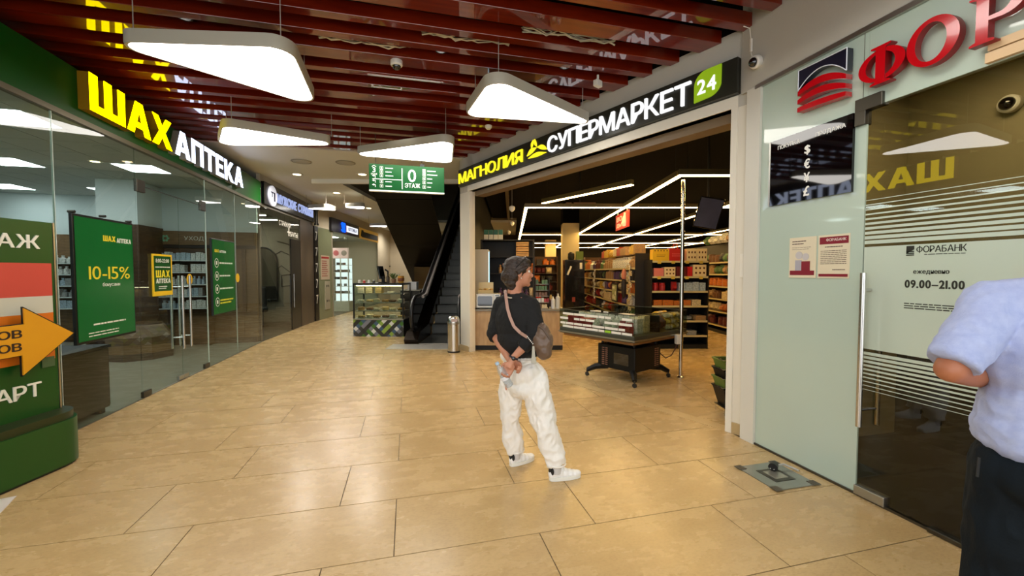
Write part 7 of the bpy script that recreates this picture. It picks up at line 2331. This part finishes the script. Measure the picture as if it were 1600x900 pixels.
# ---------------------------------------------------------------- man at the right edge
mw = 1.38
mc_ = cf((1672 - 800) / FPX * mw, mw)
MBs = Vector((mc_.x, mc_.y, 0))
t = thing('person', 'person in pale blue short-sleeved shirt and dark trousers, cropped at the right edge', 'person', MBs)
mf = (V_R * 0.72 + Fh * 0.69).normalized()           # facing the bank door
ml = Z.cross(mf).normalized()                        # his left
def L3(a, b, c): return MBs + mf * a + ml * b + Z * c
mrot = Matrix((ml * -1, mf, Z)).transposed().to_4x4()
m_skin2 = M('skin_warm_tan', (176, 112, 78), 0.5, var=(6, 0.3, (158, 96, 66)))
body = MB()
Hm = L3(0.03, 0, 1.69)
hp2, hrot2 = head_prims(body, Hm, mf, 1.05)
body.tube([Hm - Z * 0.06 - mf * 0.015, L3(-0.01, 0, 1.50)], [0.06, 0.066], 12)
mshL, mshR = C(1557, 474, 1.46), L3(-0.01, -0.2, 1.44)
mchest = L3(0, 0, 1.27)
body.ball(mchest, (0.19, 0.125, 0.24), 18, mrot)
body.ball(L3(0, 0, 1.02), (0.15, 0.11, 0.2), 18, mrot)
body.ball(L3(0, 0, 0.92), (0.145, 0.1, 0.14), 18, mrot)
body.tube([mshL, L3(-0.01, 0, 1.48), mshR], [0.06, 0.065, 0.06], 12)
melL = C(1484, 577, 1.42); mwrL = C(1575, 600, 1.66)
melR = L3(0.02, -0.3, 1.16); mwrR = L3(0.24, -0.06, 1.17)
for a, b, c in ((mshL, melL, mwrL), (mshR, melR, mwrR)):
    body.ball(a, 0.06, 12); body.ball(b, 0.043, 12); body.ball(c, 0.03, 10)
    body.tube([a, a.lerp(b, 0.5), b], [0.058, 0.052, 0.043], 12)
    body.tube([b, b.lerp(c, 0.3), c], [0.045, 0.045, 0.03], 12)
    d_ = (c - b).normalized()
    hand(body, c, c + d_ * 0.075, d_, Z, (-ml if a is mshL else ml) * 0.8 - mf * 0.2, 1.08)
for s in (-1, 1):
    h_, k_, a_ = L3(0, s * 0.1, 0.9), L3(0.02, s * 0.12, 0.5), L3(-0.02, s * 0.13, 0.1)
    h_ = h_ - Z * 0.06
    body.tube([h_, k_], [0.08, 0.06], 12); body.tube([k_, k_.lerp(a_, 0.3), a_], [0.062, 0.062, 0.04], 12)
    body.ball(k_, 0.062, 12); body.ball(h_, 0.08, 12)
    body.tube([a_ - Z * 0.03, a_ + mf * 0.15 - Z * 0.045], [0.03, 0.016], 10)
blob('body', body, 0.008, m_skin2, t, 3, None, MBs)
face_parts(hp2, hrot2, t, MBs, 1.05)
hr = MB()
for a, b, c, r in ((-0.03, 0, 0.04, (0.092, 0.082, 0.088)), (0.02, 0, 0.078, (0.072, 0.07, 0.045)), (-0.06, 0, -0.01, (0.052, 0.07, 0.06))):
    hr.ball(hp2(a, b, c), r, 16, hrot2)
blob('hair', hr, 0.008, M('hair_grey_brown', (72, 62, 54), 0.6, bump=(90, 0.5)), t, 2, (26, 0.006), MBs)
m_shirt = M('pale_blue_cotton', (172, 184, 220), 0.75, var=(40, 0.2, (158, 170, 212)), bump=(220, 0.2))
sh_ = MB()
sh_.ball(mchest, (0.215, 0.15, 0.235), 22, mrot)
sh_.ball(L3(0, 0, 1.05), (0.205, 0.155, 0.2), 22, mrot)
sh_.ball(L3(0, 0, 1.0), (0.212, 0.165, 0.12), 22, mrot)
sh_.ball(L3(0, 0, 0.965), (0.205, 0.162, 0.09), 22, mrot)
sh_.tube([mshL, L3(-0.01, 0, 1.47), mshR], [0.078, 0.085, 0.078], 14)
sh_.ball(mshL, 0.08, 14); sh_.ball(mshR, 0.08, 14)
for a, b in ((mshL, melL), (mshR, melR)):
    e_ = a.lerp(b, 0.93)
    sh_.tube([a, a.lerp(b, 0.5), e_], [0.08, 0.078, 0.074], 18)
shirt = blob('shirt', sh_, 0.008, m_shirt, t, 4, (8, 0.022), MBs)
nk = L3(-0.01, 0, 1.535)
MB().tube([nk - MBs + Vector((0.075 * math.cos(2 * PI * q_ / 16), 0.075 * math.sin(2 * PI * q_ / 16), 0.0)) for q_ in range(16)], 0.016, 8, closed=True).build('collar', m_shirt, shirt, True)
m_navy = M('dark_teal_trousers', (10, 22, 30), 0.8, spec=0.2, var=(5, 0.3, (6, 13, 18)), bump=(120, 0.2))
tr = MB()
tr.ball(L3(0, 0, 0.9), (0.18, 0.135, 0.12), 20, mrot)
tr.ball(L3(-0.02, 0, 0.84), (0.2, 0.155, 0.12), 20, mrot)
for s in (-1, 1):
    h_, k_, a_ = L3(-0.01, s * 0.1, 0.84), L3(0.02, s * 0.12, 0.48), L3(-0.02, s * 0.13, 0.06)
    tr.ball(h_, 0.118, 14)
    tr.tube([h_, h_.lerp(k_, 0.5), k_, a_], [0.118, 0.105, 0.092, 0.085], 18)
tro = blob('trousers', tr, 0.008, m_navy, t, 4, (7, 0.03, (1.2, 1.2, 0.6)), MBs)
MB().tube([C(1530, 715, 1.4) - MBs, C(1527, 745, 1.395) - MBs], [0.004, 0.004], 6).build('pocket_edge', m_black, tro, True)
for s in (-1, 1):
    he = L3(-0.1, s * 0.13, 0); to = L3(0.19, s * 0.15, 0)
    shoe(t, he, to, MBs, M('shoe_black', (18, 17, 16), 0.35), m_black, m_black, m_black)
ph = thing('phone', 'dark phone held in front of the person in the pale blue shirt', 'phone', L3(0.36, 0.0, 1.19))
MB().box(-0.035, 0.035, -0.005, 0.005, -0.075, 0.075, mrot @ Matrix.Rotation(0.7, 4, 'X')).build('case', m_dome, ph, bevel=0.004)
